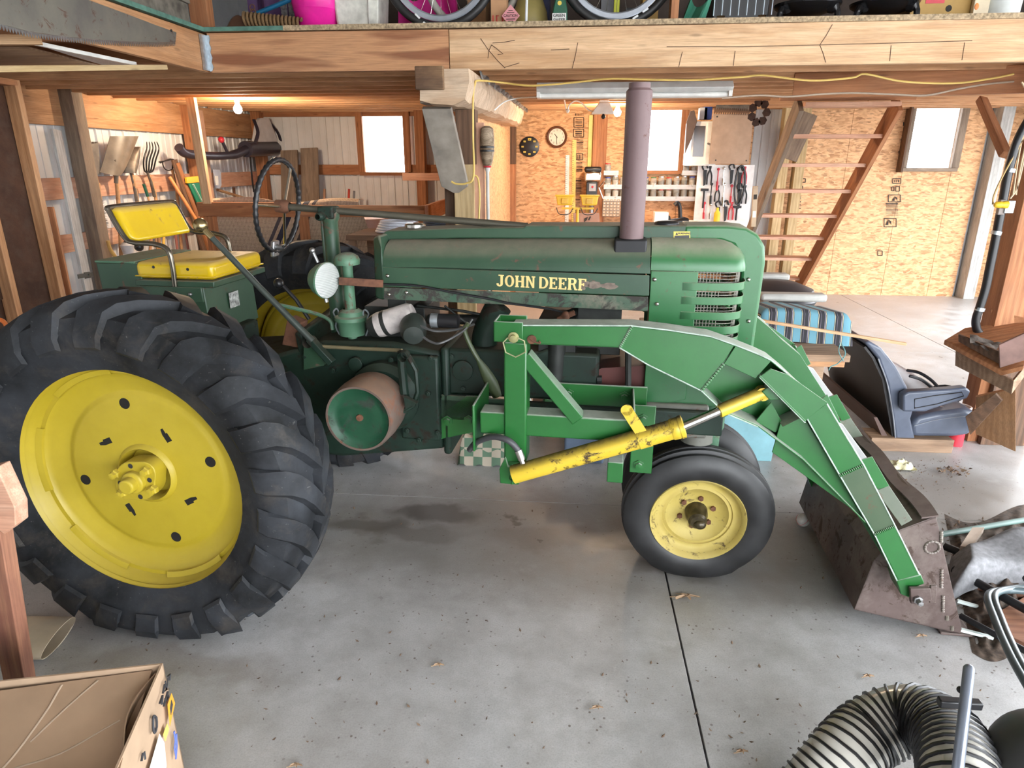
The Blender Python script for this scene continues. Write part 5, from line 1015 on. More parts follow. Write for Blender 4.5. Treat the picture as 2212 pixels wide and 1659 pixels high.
# drill press
c = W(1278, 440, 10.4); o = empty('drill_press', (c.x, 10.4, 0)); tag(o, 'bench drill press with chrome and black head beside the wall stud', 'drill'); zz = lambda y: W(1278, y, 10.4).z
MB().box(-.12, .12, -.16, .12, zz(392), zz(370)).build('head_cover', CHROME, o, .03); MB().box(-.125, .125, -.14, .14, zz(372), zz(360)).build('belt_cover', BLACK, o, .03)
MB().box(-.10, .10, -.168, -.15, zz(388), zz(378)).build('name_plate', WHITE, o); MB().box(-.09, .07, -.13, .1, zz(432), zz(392)).build('drill_body', BLACK, o, .012); MB().box(-.05, .05, -.14, -.125, zz(412), zz(396)).build('switch_plate', plain('grey plate', (.3, .3, .32), .4), o); MB().ball((0, -.145, zz(403)), .016).build('switch', RED, o)
MB().tube([(.0, .08, zz(500)), (.0, .08, zz(380))], .035, 12).build('column', STEEL, o); MB().lathe([(zz(450), .01), (zz(444), .025), (zz(432), .03)], (0, -.06, 0), (0, 0, 1), 12).build('chuck', STEEL, o); MB().box(-.15, .15, -.2, .15, .88, .92).build('press_base', BLACK, o, .01)
for a in (25, 145, 265): MB().tube([(.10, 0, zz(405)), (.17, .1 * math.cos(R(a)), zz(405) + .16 * math.sin(R(a)))], .008, 6).build('feed_lever', CHROME, o)
MB().box(-.2, .2, -.25, .2, 0, .88).build('press_stand', BROWNW, o, .01)
# work lamp stand
YS = 8.2; c = at_y(1248, 449, YS); o = empty('work_lamp_stand', (c.x, YS, 0)); tag(o, 'yellow twin work lamp stand in front of the board wall', 'lamp'); YEW = plain('yellow lamp enamel', (.80, .50, .03), .4); zc_ = lambda y: at_y(1248, y, YS).z
MB().tube([(0, 0, .05), (0, 0, zc_(450))], .017, 10).build('pole', YEW, o); MB().box(-.19, .19, -.012, .012, zc_(452), zc_(448)).build('crossbar', YEW, o)
for a in (90, 210, 330): MB().tube([(0, 0, .35), (.4 * math.cos(R(a)), .4 * math.sin(R(a)), .02)], .011, 8).build('tripod_leg', YEW, o)
for x_, rot in ((-.155, .25), (.135, -.35)):
    l = MB().prism([(x_ - .085, -.05, zc_(447) + .02), (x_ + .085, -.05, zc_(447) + .02), (x_ + .105, -.05, zc_(423)), (x_ - .105, -.05, zc_(423))], (0, .10, 0)).build('lamp_head', YEW, o, .012)
    MB().box(x_ - .115, x_ + .115, -.06, .06, zc_(424), zc_(421)).build('lamp_frame', YEW, l, .004); MB().box(x_ - .04, x_ + .04, -.07, -.05, zc_(440), zc_(428)).build('junction_box', plain('amber cover', (.70, .42, .05), .4), l, .006)
    MB().tube(curve([(x_ - .1, -.02, zc_(448)), (x_ - .06, -.03, zc_(462)), (x_ + .05, -.03, zc_(462)), (x_ + .1, -.02, zc_(450))], 5), .005, 6).build('lamp_flex', BLACK, l)
o = MB().prism([W(1238, 460, 9.9), W(1294, 460, 9.9), W(1297, 490, 9.9), W(1240, 490, 9.9)], (0, .03, 0)).build('saw_guard', plain('brown metal sheet', (.26, .15, .11), .5), None, .004); tag(o, 'brown sheet metal box below the drill press', 'box'); MB().prism([W(1262, 472, 9.89), W(1270, 468, 9.89), W(1268, 475, 9.89), W(1262, 480, 9.89)], (0, -.002, 0)).prism([W(1270, 475, 9.89), W(1274, 467, 9.89), W(1277, 468, 9.89), W(1273, 476, 9.89)], (0, -.002, 0)).build('paint_mark', STAMP, o)
# jar shelves
JG = G('jar glass'); JG.t.links.new(JG.n('MixShader', Fac=.32).outputs[0], JG.t.nodes['Material Output'].inputs[0]); _mx = [n for n in JG.t.nodes if n.type == 'MIX_SHADER'][0]
JG.t.links.new(JG.n('BsdfTransparent', Color=(.93, .95, .93, 1)).outputs[0], _mx.inputs[1]); JG.b.inputs['Base Color'].default_value = (.6, .62, .6, 1); JG.b.inputs['Roughness'].default_value = .1; JG.t.links.new(JG.b.outputs[0], _mx.inputs[2]); JARG = JG.m
SHELF = plain('grey shelf paint', (.55, .55, .56), .5); LIDS = [plain('gold lid', (.5, .36, .1), .3, .8), plain('blue lid', (.03, .06, .35), .4), plain('red lid', (.6, .03, .03), .4), plain('silver lid', (.55, .55, .55), .3, .8), plain('green lid', (.05, .2, .06), .4)]
FILL = [plain('nails in jar', (.15, .11, .08), .7, .3, .6, 80), plain('screws in jar', (.35, .30, .25), .6, .3, .6, 80), plain('pale parts in jar', (.6, .5, .42), .6, 0, .5, 80)]
random.seed(21); jn = 0; proto = None; YJ = 10.55
ORD = 'first second third fourth fifth sixth seventh eighth ninth tenth eleventh twelfth thirteenth fourteenth'.split()
rows_ = ((373, 1304, 1336, 'top'), (373, 1473, 1508, 'top right'), (403, 1304, 1508, 'middle'), (428, 1304, 1508, 'bottom'))
names_ = {'top': 'on the short top shelf left of the window', 'top right': 'on the short top shelf right of the window', 'middle': 'on the middle jar shelf under the window', 'bottom': 'on the bottom jar shelf under the window'}
for py, xa_, xb_, nm in rows_:
    a, b = W(xa_, py, YJ), W(xb_, py, YJ); z = a.z
    o = board('jar_shelf', (a.x, 10.6, z - .02), (b.x, 10.6, z - .02), .16, .035, SHELF); tag(o, 'grey %s shelf holding small jars at the back window' % nm, 'shelf', None)
    MB().box(0, b.x - a.x, -.075, -.07, .0, .05).build('shelf_lip', SHELF, o)
    n = int((b.x - a.x) / .115); x = a.x + .06
    for k in range(n):
        h = .13 + .03 * random.random(); r_ = .042 + .006 * random.random(); cc = random.randrange(5); li = LIDS[cc]; fi = FILL[random.randrange(3)]; lv_ = .4 + .4 * random.random()
        j = MB().lathe([(0, 0), (0, r_), (h * .78, r_), (h * .88, r_ * .8), (h * .92, r_ * .8)], (0, 0, 0), (0, 0, 1), 14).build('jar', JARG)
        j.location = (x + k * .113, 10.57, z); MB().lathe([(.004, 0), (.004, r_ * .93), (h * lv_, r_ * .93), (h * lv_, 0)], (0, 0, 0), (0, 0, 1), 12).build('contents', fi, j); MB().lathe([(h * .9, r_ * .86), (h, r_ * .86), (h, 0)], (0, 0, 0), (0, 0, 1), 14).build('lid', li, j)
        where = ORD[k] + ' from the left'
        tag(j, '%s jar %s, %s' % (['gold lidded', 'blue lidded', 'red lidded', 'silver lidded', 'green lidded'][cc], names_[nm], where), 'jar', 'jars on the shelves')
# parts drawers
a, b = W(1302, 429, YJ), W(1338, 468, YJ); o = empty('drawer_cabinet', V((a.x, 10.53, b.z))); tag(o, 'small parts cabinet with rows of clear drawers under the jar shelves', 'cabinet'); w, h = b.x - a.x, a.z - b.z
MB().box(0, w, 0, .14, 0, h).build('case', plain('grey drawer case', (.28, .24, .20), .5), o, .004)
dp = None
for i in range(5):
    for j in range(6):
        if dp is None: dp = MB().box(0, w / 5 - .012, -.012, .01, 0, h / 6 - .012).build('drawer', plain('amber clear drawer', (.45, .34, .22), .25), o, .003); MB().box(.015, w / 5 - .028, -.02, -.012, .012, .02).build('pull', WHITE, dp); dp.location = (.006, 0, .006)
        else: copy(dp, o, (.006 + i * w / 5, 0, .006 + j * h / 6))
# workbench and things on it
o = tag(empty('workbench', (1.2, 10.1, 0)), 'long pale workbench under the jar shelves', 'bench'); zbn = at_y(1450, 490, 10.1).z
MB().box(-.9, 1.3, -.35, .55, zbn - .06, zbn).build('bench_top', PINE_P, o, .004)
for x_ in (-.8, 1.2):
    for y_ in (-.3, .45): MB().box(x_ - .05, x_ + .05, y_ - .05, y_ + .05, 0, zbn - .06).build('bench_leg', PINE_R, o)
zz = lambda y: at_y(1450, y, 10.0).z
def put(name, mb, m, lab, cat, bev=.005): o = mb.build(name, m, None, bev); return tag(o, lab, cat)
x_ = lambda p: at_y(p, 470, 10.0).x
o = put('white_carton', MB().box(x_(1412), x_(1442), 9.9, 10.1, zbn, zz(458)), WHITE, 'white carton on the left end of the workbench', 'box')
o = put('angle_grinder', MB().lathe([(0, .03), (.05, .055), (.2, .05), (.3, .06), (.36, .03)], (x_(1432), 9.95, zbn + .06), (1, 0, .12), 16).ball((x_(1440), 9.95, zbn + .13), .05), BLACK, 'black hand grinder lying on the workbench', 'grinder')
o = put('hand_saw_grip', MB().tube(curve([(x_(1462), 10.3, zz(446)), (x_(1468), 10.3, zz(441)), (x_(1474), 10.3, zz(452)), (x_(1478), 10.3, zbn + .02)], 5), .03, 8), BLACK, 'curved black saw grip standing behind the workbench tools', 'saw')
o = put('plastic_tub', MB().lathe([(0, .10), (.10, .13), (.10, .12), (.01, .09)], (x_(1490), 9.95, zbn), (0, 0, 1), 18), WHITE, 'shallow white tub on the right of the workbench', 'tub')
o = put('yellow_bottle', MB().lathe([(0, 0), (0, .045), (.14, .045), (.18, .02), (.22, .018), (.22, 0)], (at_y(1548, 475, 10.2).x, 10.2, at_y(1548, 482, 10.2).z), (0, 0, 1), 14), plain('yellow plastic', (.8, .6, .03), .4), 'yellow squeeze bottle at the foot of the tool board', 'bottle')
# white cupboard with mirror front, brown board, saws
a, b = at_y(1497, 262, 9.9), at_y(1545, 358, 9.9); o = empty('wall_cupboard', V((a.x, 9.9, b.z))); tag(o, 'white wall cupboard with a dark inset front right of the back window', 'cupboard'); w, h = b.x - a.x, a.z - b.z
MB().box(0, w, 0, .6, 0, h).build('case', WHITE, o, .004); MB().box(.03, .17, -.006, .01, .12, h - .06).build('dark_panel', plain('dark brown glass', (.06, .04, .03), .15), o); MB().box(.2, w - .02, -.02, .0, .02, h - .02).build('door', WHITE, o, .004); MB().lathe([(0, .012), (.02, .014)], (.22, -.02, h * .5), (0, -1, 0), 10, cap=True).build('knob', CHROME, o.children[-1])
a, b = at_y(1541, 246, 9.7), at_y(1617, 354, 9.7); o = MB().box(a.x, b.x, 9.7, 9.72, b.z, a.z).build('fibre_board', plain('brown fibre board', (.36, .26, .19), .7), None, .002, smooth=0); tag(o, 'square brown fibre board hung over the white tool panel', 'board')
for px, py in ((1546, 346), (1612, 347), (1549, 252)): MB().lathe([(0, .010), (.004, .008), (.005, 0)], at_y(px, py, 9.7), (0, -1, 0), 8).build('screw', BLACKIRON, o)
for k, (y0, dx_, lab) in enumerate(((236, 0, 'dark toothed saw blade lying along the top of the brown board'), (226, 4, 'second toothed saw blade resting above the brown board'))):
    p, q = at_y(1543 + dx_, y0, 9.68 - .02 * k), at_y(1620, y0 + 2, 9.68 - .02 * k); mb = MB().bar(p, q, .005, .07, (0, 0, 1))
    for i in range(16): s_ = p + (q - p) * (i / 16) - V((0, 0, .035)); mb.prism([s_, s_ + V((.02, 0, 0)), s_ + V((.008, 0, -.03))], (0, .004, 0))
    o = mb.build('hand_saw', BROWNW if k == 0 else GREYST, None, smooth=0); tag(o, lab, 'saw', 'saws over the brown board')
for px, w, cc, lab in ((1520, 7, (.6, .62, .66), 'pale box on top of the white cupboard'), (1530, 7, (.03, .06, .25), 'navy box on top of the white cupboard')):
    a, b = at_y(px - w, 224 + (px == 1520) * 8, 10.0), at_y(px + w, 258, 10.0); tag(MB().box(a.x, b.x, 10, 10.15, b.z, a.z).build('small_box', plain('small box', cc, .5), None, .004), lab, 'box')
o = MB().prism([at_y(x, y, 9.85) for x, y in ((1484, 262), (1492, 240), (1500, 238), (1506, 262), (1494, 300), (1480, 332))], (0, .05, 0)).build('dark_apron', plain('dark cloth', (.10, .07, .06), .8), None, .004); tag(o, 'dark apron hanging left of the white cupboard', 'apron')
# rusty ornament on the stair side
b = at_y(1640, 243, 8.6); mb = MB()
for k in range(7):
    a = R(51 * k); p = b + V((.085 * math.cos(a), 0, .11 * math.sin(a))); mb.prism([p + V((.05 * math.cos(a + q), 0, .05 * math.sin(a + q))) for q in (0, 1.1, 2.0, 3.2, 4.3, 5.4)], (0, .015, 0))
o = mb.build('iron_star', plain('dark rusted iron', (.06, .03, .02), .7, .2, .4, 20), smooth=0); tag(o, 'dark rusted iron ornament hanging beside the stair head', 'ornament')
# tool panel: white pegboard with hung tools
a, b = at_y(1508, 356, 10.45), at_y(1616, 490, 10.45); o = MB().box(a.x, b.x, 10.45, 10.47, b.z, a.z).build('pegboard', plain('white peg panel', (.82, .80, .78), .5), None, .002, smooth=0); tag(o, 'white peg panel crowded with hand tools right of the jars', 'panel')
random.seed(4); kinds = ['dark hand saw', 'black pliers', 'red handled screwdriver', 'steel wrench', 'black hacksaw', 'long dark file', 'red wire cutters', 'claw hammer', 'bent pry bar', 'black snips', 'steel square', 'red pipe wrench']
for i in range(20):
    px = 1519 + (i % 7) * 14.5 + random.random() * 4; py = 366 + (i // 7) * 38 + random.random() * 8; p = at_y(px, py, 10.42); L = .16 + .12 * random.random(); k = i % 12
    mb = MB(); m = RED if 'red' in kinds[k] else (CHROME if 'steel' in kinds[k] else BLACKIRON)
    if k in (0, 4, 5): mb.prism([p, p + V((.05, 0, 0)), p + V((.045, 0, -L)), p + V((.015, 0, -L * 1.1))], (0, .01, 0)); mb.tube(curve([p + V((0, 0, .0)), p + V((-.02, 0, .05)), p + V((.03, 0, .08)), p + V((.06, 0, .02))], 4), .012, 6)
    elif k in (7,): mb.bar(p + V((-.05, 0, 0)), p + V((.06, 0, .0)), .03, .035).tube([p, p + V((0, 0, -L))], .013, 8)
    elif k in (1, 6, 9): mb.tube(curve([p + V((-.03, 0, -L)), p + V((-.03, 0, -L * .4)), p, p + V((.01, 0, .05))], 4), .011, 6).tube(curve([p + V((.03, 0, -L)), p + V((.03, 0, -L * .4)), p, p + V((-.01, 0, .05))], 4), .011, 6)
    else: mb.tube([p + V((0, 0, .04)), p + V((0, 0, -L * .5))], .008, 6).tube([p + V((0, 0, -L * .5)), p + V((.005, 0, -L))], .016, 8).ball(p + V((0, 0, .045)), .022, .01, .022, 8, 6)
    o = mb.build('hand_tool', m); tag(o, '%s on the white peg panel, %s row, %s from the left' % (kinds[k], ('top', 'middle', 'bottom')[i // 7], ORD[i % 7]), 'tool', 'hand tools on the peg panel')
rg = at_y(1598, 400, 10.40); o = MB().tube([rg + V((.07 * math.cos(R(a)), 0, .27 * math.sin(R(a)))) for a in range(0, 360, 15)], .014, 6, closed=True).build('v_belt', BLACK); tag(o, 'long black rubber belt looped on the peg panel', 'belt')
# level on the stringer side
a, b = at_y(1632, 402, 8.9), at_y(1627, 490, 8.9); o = board('spirit_level', a, b, .06, .03, plain('brown level', (.42, .30, .18), .4), up=(0, -1, 0)); tag(o, 'wooden spirit level hanging upright beside the stairs', 'level'); MB().box(.3, .38, -.02, .02, .014, .018).build('vial', plain('vial window', (.75, .78, .6), .2), o); MB().box(.1, .16, -.02, .02, .014, .018).build('vial', STAMP, o)
# lamps
a, b = at_y(1160, 184, 5.95), at_y(1578, 208, 5.95); o = empty('tube_light', V(((a.x + b.x) / 2, 5.95, b.z))); tag(o, 'long white fluorescent strip light under the joists', 'light'); w = (b.x - a.x) / 2
MB().prism([(-w, -.06, .03), (-w, -.10, .06), (-w, -.05, .11), (-w, .05, .11), (-w, .10, .06), (-w, .06, .03)], (2 * w, 0, 0)).build('housing', plain('lamp housing', (.62, .63, .62), .4), o, .004); MB().tube([(-w + .03, -.03, .012), (w - .03, -.03, .012)], .018, 12).tube([(-w + .03, .05, .012), (w - .03, .05, .012)], .018, 12).build('lamp_tube', WHITE, o); MB().box(-w, -w + .03, -.07, .07, -.005, .06).box(w - .03, w, -.07, .07, -.005, .06).build('end_cap', WHITE, o, .003)
b = at_y(1302, 236, 8.3); o = empty('utility_lamp', b); tag(o, 'white clip lamp with square shade hung by a white flex', 'lamp')
MB().prism([(-.13, -.05, -.05), (.13, -.05, -.05), (.075, -.03, .07), (-.045, -.03, .07)], (0, .16, 0)).build('shade', WHITE, o, .008); MB().box(-.04, .07, -.02, .09, .07, .10).build('cap', WHITE, o, .008); MB().ball((.01, 0, -.08), .025).tube([(.01, 0, -.03), (.01, 0, -.08)], .012, 8).build('clip', BLACKIRON, o)
MB().tube(curve([at_y(x, y, 8.3) - b for x, y in ((1219, 215), (1222, 232), (1226, 244), (1229, 228), (1243, 218), (1258, 224), (1272, 238), (1290, 242))], 5), .008, 6).ball(at_y(1226, 239, 8.3) - b, .022).build('flex', WHITE, o)
# stairs
zs_, ys = zj(8.03) - .0, 8.03; o = empty('loft_stair', (2.85, 8.03, 0)); tag(o, 'steep open wooden stair rising to the loft at the back right', 'stair')
for x, m in ((2.42, GREYW), (3.44, PINE_R)): board('stringer', V((x - 2.85, 0, zs_ - .06)), V((x - 2.85, 2.46, .05)), .05, .24, m, o, up=(0, 1, 1))
for i, y in enumerate((227, 295, 357, 412, 465, 512, 556, 598)):
    z = at_x(1780 - i * 25, y, 2.93).z; k = (zs_ - z) / zs_; yy = 2.5 * k
    z = at_y(1780 - i * 25, y, 8.03 + yy).z; board('tread', V((2.44 - 2.85, yy - .02, z)), V((3.42 - 2.85, yy - .02, z)), .26, .042, PINE_P, o)
board('old_board', at_y(1750, 245, 9.8) - V((2.85, 8.03, 0)), at_y(1705, 345, 9.8) - V((2.85, 8.03, 0)), .2, .03, GREYW, o, up=(0, -1, 0))
# ================================================================ things on the loft edge
ZL = 2.848
def Lp(px, py, y): return at_y(px, py, y)
def base(px, y, py=60): p = at_y(px, py, y); return V((p.x, y, ZL))
struct(MB().box(-2.6, 6.6, 6.7, 6.75, ZL, 5.4).box(-5.0, -4.95, 0, 6.7, ZL, 5.4).build('wall_loft_shade', plain('loft shade backdrop', (.05, .035, .028), .85, 0, .5, 4), smooth=0))  # added dark partition, its colour stands for the loft's unlit depth
p = Lp(437, 40, 5.03); o = board('loft_post', (p.x, 5.03, ZL), (p.x, 5.03, 5.3), .09, .13, PINE_R, up=(1, 0, 0)); tag(o, 'brown timber post on the loft at the stair corner', 'post')
p = Lp(1455, 30, 5.03); o = board('loft_post', (p.x, 5.03, ZL), (p.x, 5.03, 5.3), .05, .11, PINE_R, up=(0, 1, 0)); tag(o, 'reddish timber post on the loft behind the bicycle', 'post')
# two-man saw on the header
SX = -2.555
q = lambda x, y: at_x(x, y, SX)
bot = [(-160, 10), (-60, 35), (0, 52), (60, 68), (130, 78), (200, 85), (280, 90), (340, 92), (378, 90)]; top = [(380, 70), (340, 56), (280, 33), (190, 0), (60, -46), (-60, -90), (-160, -120)]
o = MB().prism([q(*a) for a in bot + top], (.004, 0, 0)).build('crosscut_saw', paint('old grey saw steel', (.10, .095, .085), (.17, .16, .13), dusty=0, rust=.25, rough=.45), smooth=0); tag(o, 'long old crosscut saw blade hung on the header at top left', 'saw')
tm = MB(); pts = curve([q(*a) for a in bot], 10)
acc = 0; last = pts[0]
for a in pts[1:]:
    while (a - last).length > .018:
        d = (a - last).normalized(); nx = last + d * .018; tm.prism([last, nx, (last + nx) / 2 + V((0, 0, -.024))], (.004, 0, 0)); last = nx
tm.build('saw_teeth', STEEL, o, smooth=0)['kind'] = 'stuff'
MB().lathe([(0, .008), (.006, .007)], q(368, 66) + V((.004, 0, 0)), (1, 0, 0), 10, cap=True).build('rivet', CRACK, o)
# sticks, wire and panel stored under the left loft
a, b = at_z(-60, 95, 2.53), at_z(92, 90, 2.53)
o = board('pale_stick', at_x(-60, 86, -2.95), at_x(90, 86, -2.72), .05, .045, PINE_L); tag(o, 'upper pale stick stored under the left loft header', 'stick')
o = board('pale_stick', at_x(-80, 150, -2.86), at_x(358, 145, -2.66), .03, .03, TREATED); tag(o, 'longer lower pale stick stored under the left loft', 'stick')
o = MB().add([at_z(80, 95, 2.56), at_z(300, 140, 2.56), at_z(235, 143, 2.56), at_z(150, 118, 2.56)], [(0, 1, 2, 3)]).build('mesh_sheet', plain('pale metal lath', (.55, .56, .58), .5, .3, .3, 120), smooth=0); tag(o, 'pale metal lath sheet tucked under the left loft', 'sheet'); k = o.modifiers.new('t', 'SOLIDIFY'); k.thickness = .004
o = MB().bar(at_z(70, 92, 2.55), at_z(292, 138, 2.55), .02, .02).build('metal_strip', WHITE); tag(o, 'thin white metal strip along the stored lath sheet', 'strip')
o = MB().add([at_z(-60, 100, 2.57), at_z(60, 100, 2.57), at_z(215, 140, 2.57), at_z(-60, 142, 2.57)], [(0, 1, 2, 3)]).build('stored_sheet', wood('stored brown panel', (.20, .11, .06), (.36, .22, .13), 8)); tag(o, 'brown panel stored under the left loft joists', 'panel'); k = o.modifiers.new('t', 'SOLIDIFY'); k.thickness = .012
MB().box(-2.78, -2.62, 2.7, 4.86, ZL, ZL + .13).box(-2.80, -2.60, 2.7, 4.86, ZL + .13, ZL + .15).build('old_trough', plain('rust flecked grey metal', (.16, .145, .12), .7, .2, .5, 12)); tag(bpy.data.objects['old_trough'], 'rust flecked grey metal trough along the left loft edge', 'trough')
o = MB().box(-3.2, -2.84, 3.9, 4.8, ZL, ZL + .4).box(-3.23, -2.81, 3.87, 4.83, ZL + .4, ZL + .45).build('navy_tote', plain('navy plastic tote', (.03, .035, .10), .4), None, .02); tag(o, 'navy plastic tote behind the metal trough on the left loft', 'tote')
o = MB().box(-3.25, -2.86, 3.0, 3.75, ZL, ZL + .5).build('yellow_box', plain('pale yellow box', (.62, .55, .25), .6), None, .01); tag(o, 'pale yellow box beside the navy tote on the left loft', 'box')
# brown bag, coil, grabber
c = base(525, 5.2); o = MB().grid(lambda u, v: V((c.x - .11 + .24 * u, 5.14 + .12 * v, ZL + .008 + (.02 + .12 * math.sin(math.pi * min(1, u * 1.3)) ** .7 * math.sin(math.pi * v)) * (1 - .5 * u))), 14, 10).build('leather_bag', plain('brown leather', (.13, .065, .04), .6)); tag(o, 'small slumped brown leather bag on the loft edge', 'bag')
co_ = MB(); a, b = Lp(528, 46, 5.08), Lp(655, 52, 5.08)
co_.tube([a + (b - a) * (k / 220) + V((0, .042 * math.cos(k * .44), .042 * math.sin(k * .44) + .012 - .02 * k / 220)) for k in range(221)], .011, 6)
o = co_.build('coiled_garland', plain('fuzzy brown garland', (.17, .10, .045), .95, 0, .5, 200)); tag(o, 'coiled fuzzy brown garland lying on the loft edge', 'garland')
a, b = Lp(548, 32, 5.1), Lp(640, -6, 5.12); o = MB().tube([a, b], .016, 10).build('grabber', plain('metallic blue tube', (.02, .16, .32), .3, .5)); tag(o, 'metallic blue grabber tube with ring grips on the loft', 'tool')
for x, y in ((545, 16), (547, 26)): MB().tube([Lp(x, y, 5.08) + V((.018 * math.cos(R(t)), 0, .018 * math.sin(R(t)))) for t in range(0, 360, 30)], .004, 6, closed=True).build('ring_grip', RUSTY, o)
c = base(585, 5.5); o = MB().grid(lambda u, v: V((c.x - .14 + .3 * u, 5.45 + .05 * math.sin(9 * u), ZL + .5 * v + .0)), 16, 6, (0, .1, 0)).build('purple_cloth', plain('dusky purple cloth', (.10, .05, .14), .8)); tag(o, 'dusky purple cloth hanging in a heap on the loft', 'cloth')
c = base(612, 5.4); o = MB().lathe([(0, 0), (0, .12), (.2, .14), (.42, .15), (.42, .13)], (c.x, 5.62, ZL), (0, 0, 1), 20).build('stone_crock', plain('speckled grey crock', (.22, .22, .23), .7, 0, .5, 60)); tag(o, 'speckled grey crock behind the pink tub', 'crock')
# pink tub
c = base(688, 5.18); PINK = plain('hot pink plastic', (.78, .02, .32), .25); o = empty('pink_tub', (c.x, 5.2, ZL)); tag(o, 'hot pink flexible tub with handle slots on the loft edge', 'tub')
MB().lathe([(0, 0), (0, .135), (.005, .14), (.13, .168), (.134, .171), (.138, .170), (.25, .19), (.30, .20), (.305, .204), (.30, .19), (.02, .12)], (0, 0, 0), (0, 0, 1), 40).build('shell', PINK, o)
MB().lathe([(.205, .1855), (.245, .1915)], (0, 0, 0), (0, 0, 1), 40, a0=R(205 - 90 + 22), a1=R(205 - 90 + 45)).build('handle_slot', CRACK, o)
# white cooler bin
c = base(780, 5.2); o = empty('white_bin', (c.x, 5.25, ZL)); tag(o, 'grubby white plastic bin on the loft beside the pink tub', 'bin'); WB = plain('grubby white plastic', (.62, .62, .56), .6, 0, .25, 14)
MB().prism([(-.15, -.13, 0), (.14, -.13, 0), (.18, -.15, .42), (-.18, -.15, .42)], (0, .3, 0)).build('shell', WB, o, .02); MB().prism([(.08, -.135, 0), (.145, -.135, 0), (.165, -.145, .22), (.09, -.145, .24)], (0, -.012, 0)).build('rib', WB, o, .006); MB().box(-.20, .20, -.17, .17, .42, .46).build('rim', plain('dark green rim', (.02, .06, .04), .5), o, .01)
# bicycle
o = empty('bicycle', (0, 0, ZL)); tag(o, 'bicycle with silver rims and reflectors leaning on the loft edge', 'bicycle'); BY = 5.12
def bwheel(px, y, R_, nm=True):
    c = base(px, y); c = V((c.x, y, R_))
    t = MB().tube([c + V((R_ * .965 * math.cos(R(a)), 0, R_ * .965 * math.sin(R(a)))) for a in range(0, 360, 6)], .028, 10, closed=True).build('bicycle_tyre', RUBF, o)
    MB().lathe([(-.014, R_ - .045), (-.012, R_ - .075), (0, R_ - .085), (.012, R_ - .075), (.014, R_ - .045)], c, (0, 1, 0), 60).build('bicycle_rim', plain('alloy rim', (.55, .60, .68), .3, .7), t)
    sp_ = MB()
    for k in range(28): a = R(k * 360 / 28); b = a + R(25 if k % 2 else -25); sp_.tube([c + V((.02 * math.cos(b), .03 * (1 if k % 4 < 2 else -1), .02 * math.sin(b))), c + V(((R_ - .08) * math.cos(a), 0, (R_ - .08) * math.sin(a)))], .0014, 4)
    sp_.build('spoke', CHROME, t); sp_.v = sp_.v; t.children[-1]['kind'] = 'stuff'; MB().lathe([(-.05, .0), (-.05, .012), (-.03, .025), (.03, .025), (.05, .012), (.05, 0)], c, (0, 1, 0), 14).build('axle_hub', CHROME, t)
    return c, t
w1, t1 = bwheel(953, BY, .40); w2, t2 = bwheel(1330, BY + .02, .40)
REF = plain('clear reflector', (.85, .88, .92), .1)
for t, pa, pb in ((t1, (897, 30), (925, 58)), (t2, (1400, 18), (1366, 42))):
    a, b = Lp(*pa, BY - .02), Lp(*pb, BY - .02); MB().bar(a - V((0, 0, ZL)), a + (b - a) * .36 - V((0, 0, ZL)), .014, .026, (0, 1, 0)).build('reflector', REF, t, .003); MB().bar(a + (b - a) * .64 - V((0, 0, ZL)), b - V((0, 0, ZL)), .014, .026, (0, 1, 0)).build('reflector', REF, t, .003)
FR = plain('dark blue frame', (.03, .05, .10), .3, .3)
bbk = w1 + (w2 - w1) * .60 + V((0, 0, -.05)); MB().tube([w2, bbk, w1 + V((.28, 0, .5)), bbk + V((-.1, 0, .55)), bbk], .016, 10).tube([w1, w1 + V((.2, 0, .42)), w1 + V((.28, 0, .5))], .014, 10).tube([w2, bbk + V((-.08, 0, .45))], .012, 8).build('frame', FR, o)
cr = bbk + V((.12, -.06, -.02)); MB().tube([cr + V((.09 * math.cos(R(a)), 0, .09 * math.sin(R(a)))) for a in range(0, 360, 12)], .006, 6, closed=True).tube([cr + V((0, 0, -.09)), w2 + V((.0, -.06, -.06)), w2 + V((.12, -.06, -.23)), w2 + V((.16, -.06, -.2))], .006, 6).bar(cr, cr + V((.05, -.02, -.16)), .02, .012).build('chain', DARK, o)
MB().tube([bbk + V((-.12, -.05, .0)), V((Lp(1138, 53, BY - .05).x, BY - .12, .012))], .009, 8).build('kickstand', plain('pale kickstand', (.72, .74, .76), .3), o)
o = None
c = base(1030, 5.35); o = MB().tube([V((c.x - .02, 5.32, ZL + .36)) + V((.33 * math.cos(R(a)), 0, .33 * math.sin(R(a)))) for a in range(0, 360, 6)], .026, 10, closed=True).build('spare_hoop', plain('dusty grey rim', (.40, .38, .34), .6, .2)); tag(o, 'spare grey bicycle rim standing behind the front wheel', 'rim')
c = base(915, 5.5); o = MB().grid(lambda u, v: V((c.x - .2 + .46 * u, 5.48 + .07 * math.sin(8 * u + 3 * v), ZL + .36 * v * (1 - .35 * math.sin(5 * u) ** 2))), 20, 8, (0, .08, 0)).build('pink_cloth', plain('bright pink cloth', (.62, .02, .25), .7)); tag(o, 'bright pink cloth crumpled behind the bicycle wheel', 'cloth')
def carton(px0, px1, y, h, name, m, lab, d=.25, cat='box'): a, b = base(px0, y), base(px1, y); return tag(MB().box(a.x, b.x, y, y + d, ZL, ZL + h).build(name, m, None, .004), lab, cat)
CARD = plain('brown cardboard', (.40, .22, .11), .8)
o = carton(950, 1008, 5.55, .20, 'wood_crate', PINE_R, 'small reddish wooden crate seen through the front wheel'); o = carton(1010, 1050, 5.6, .4, 'brown_carton', CARD, 'tall brown carton behind the spare rim')
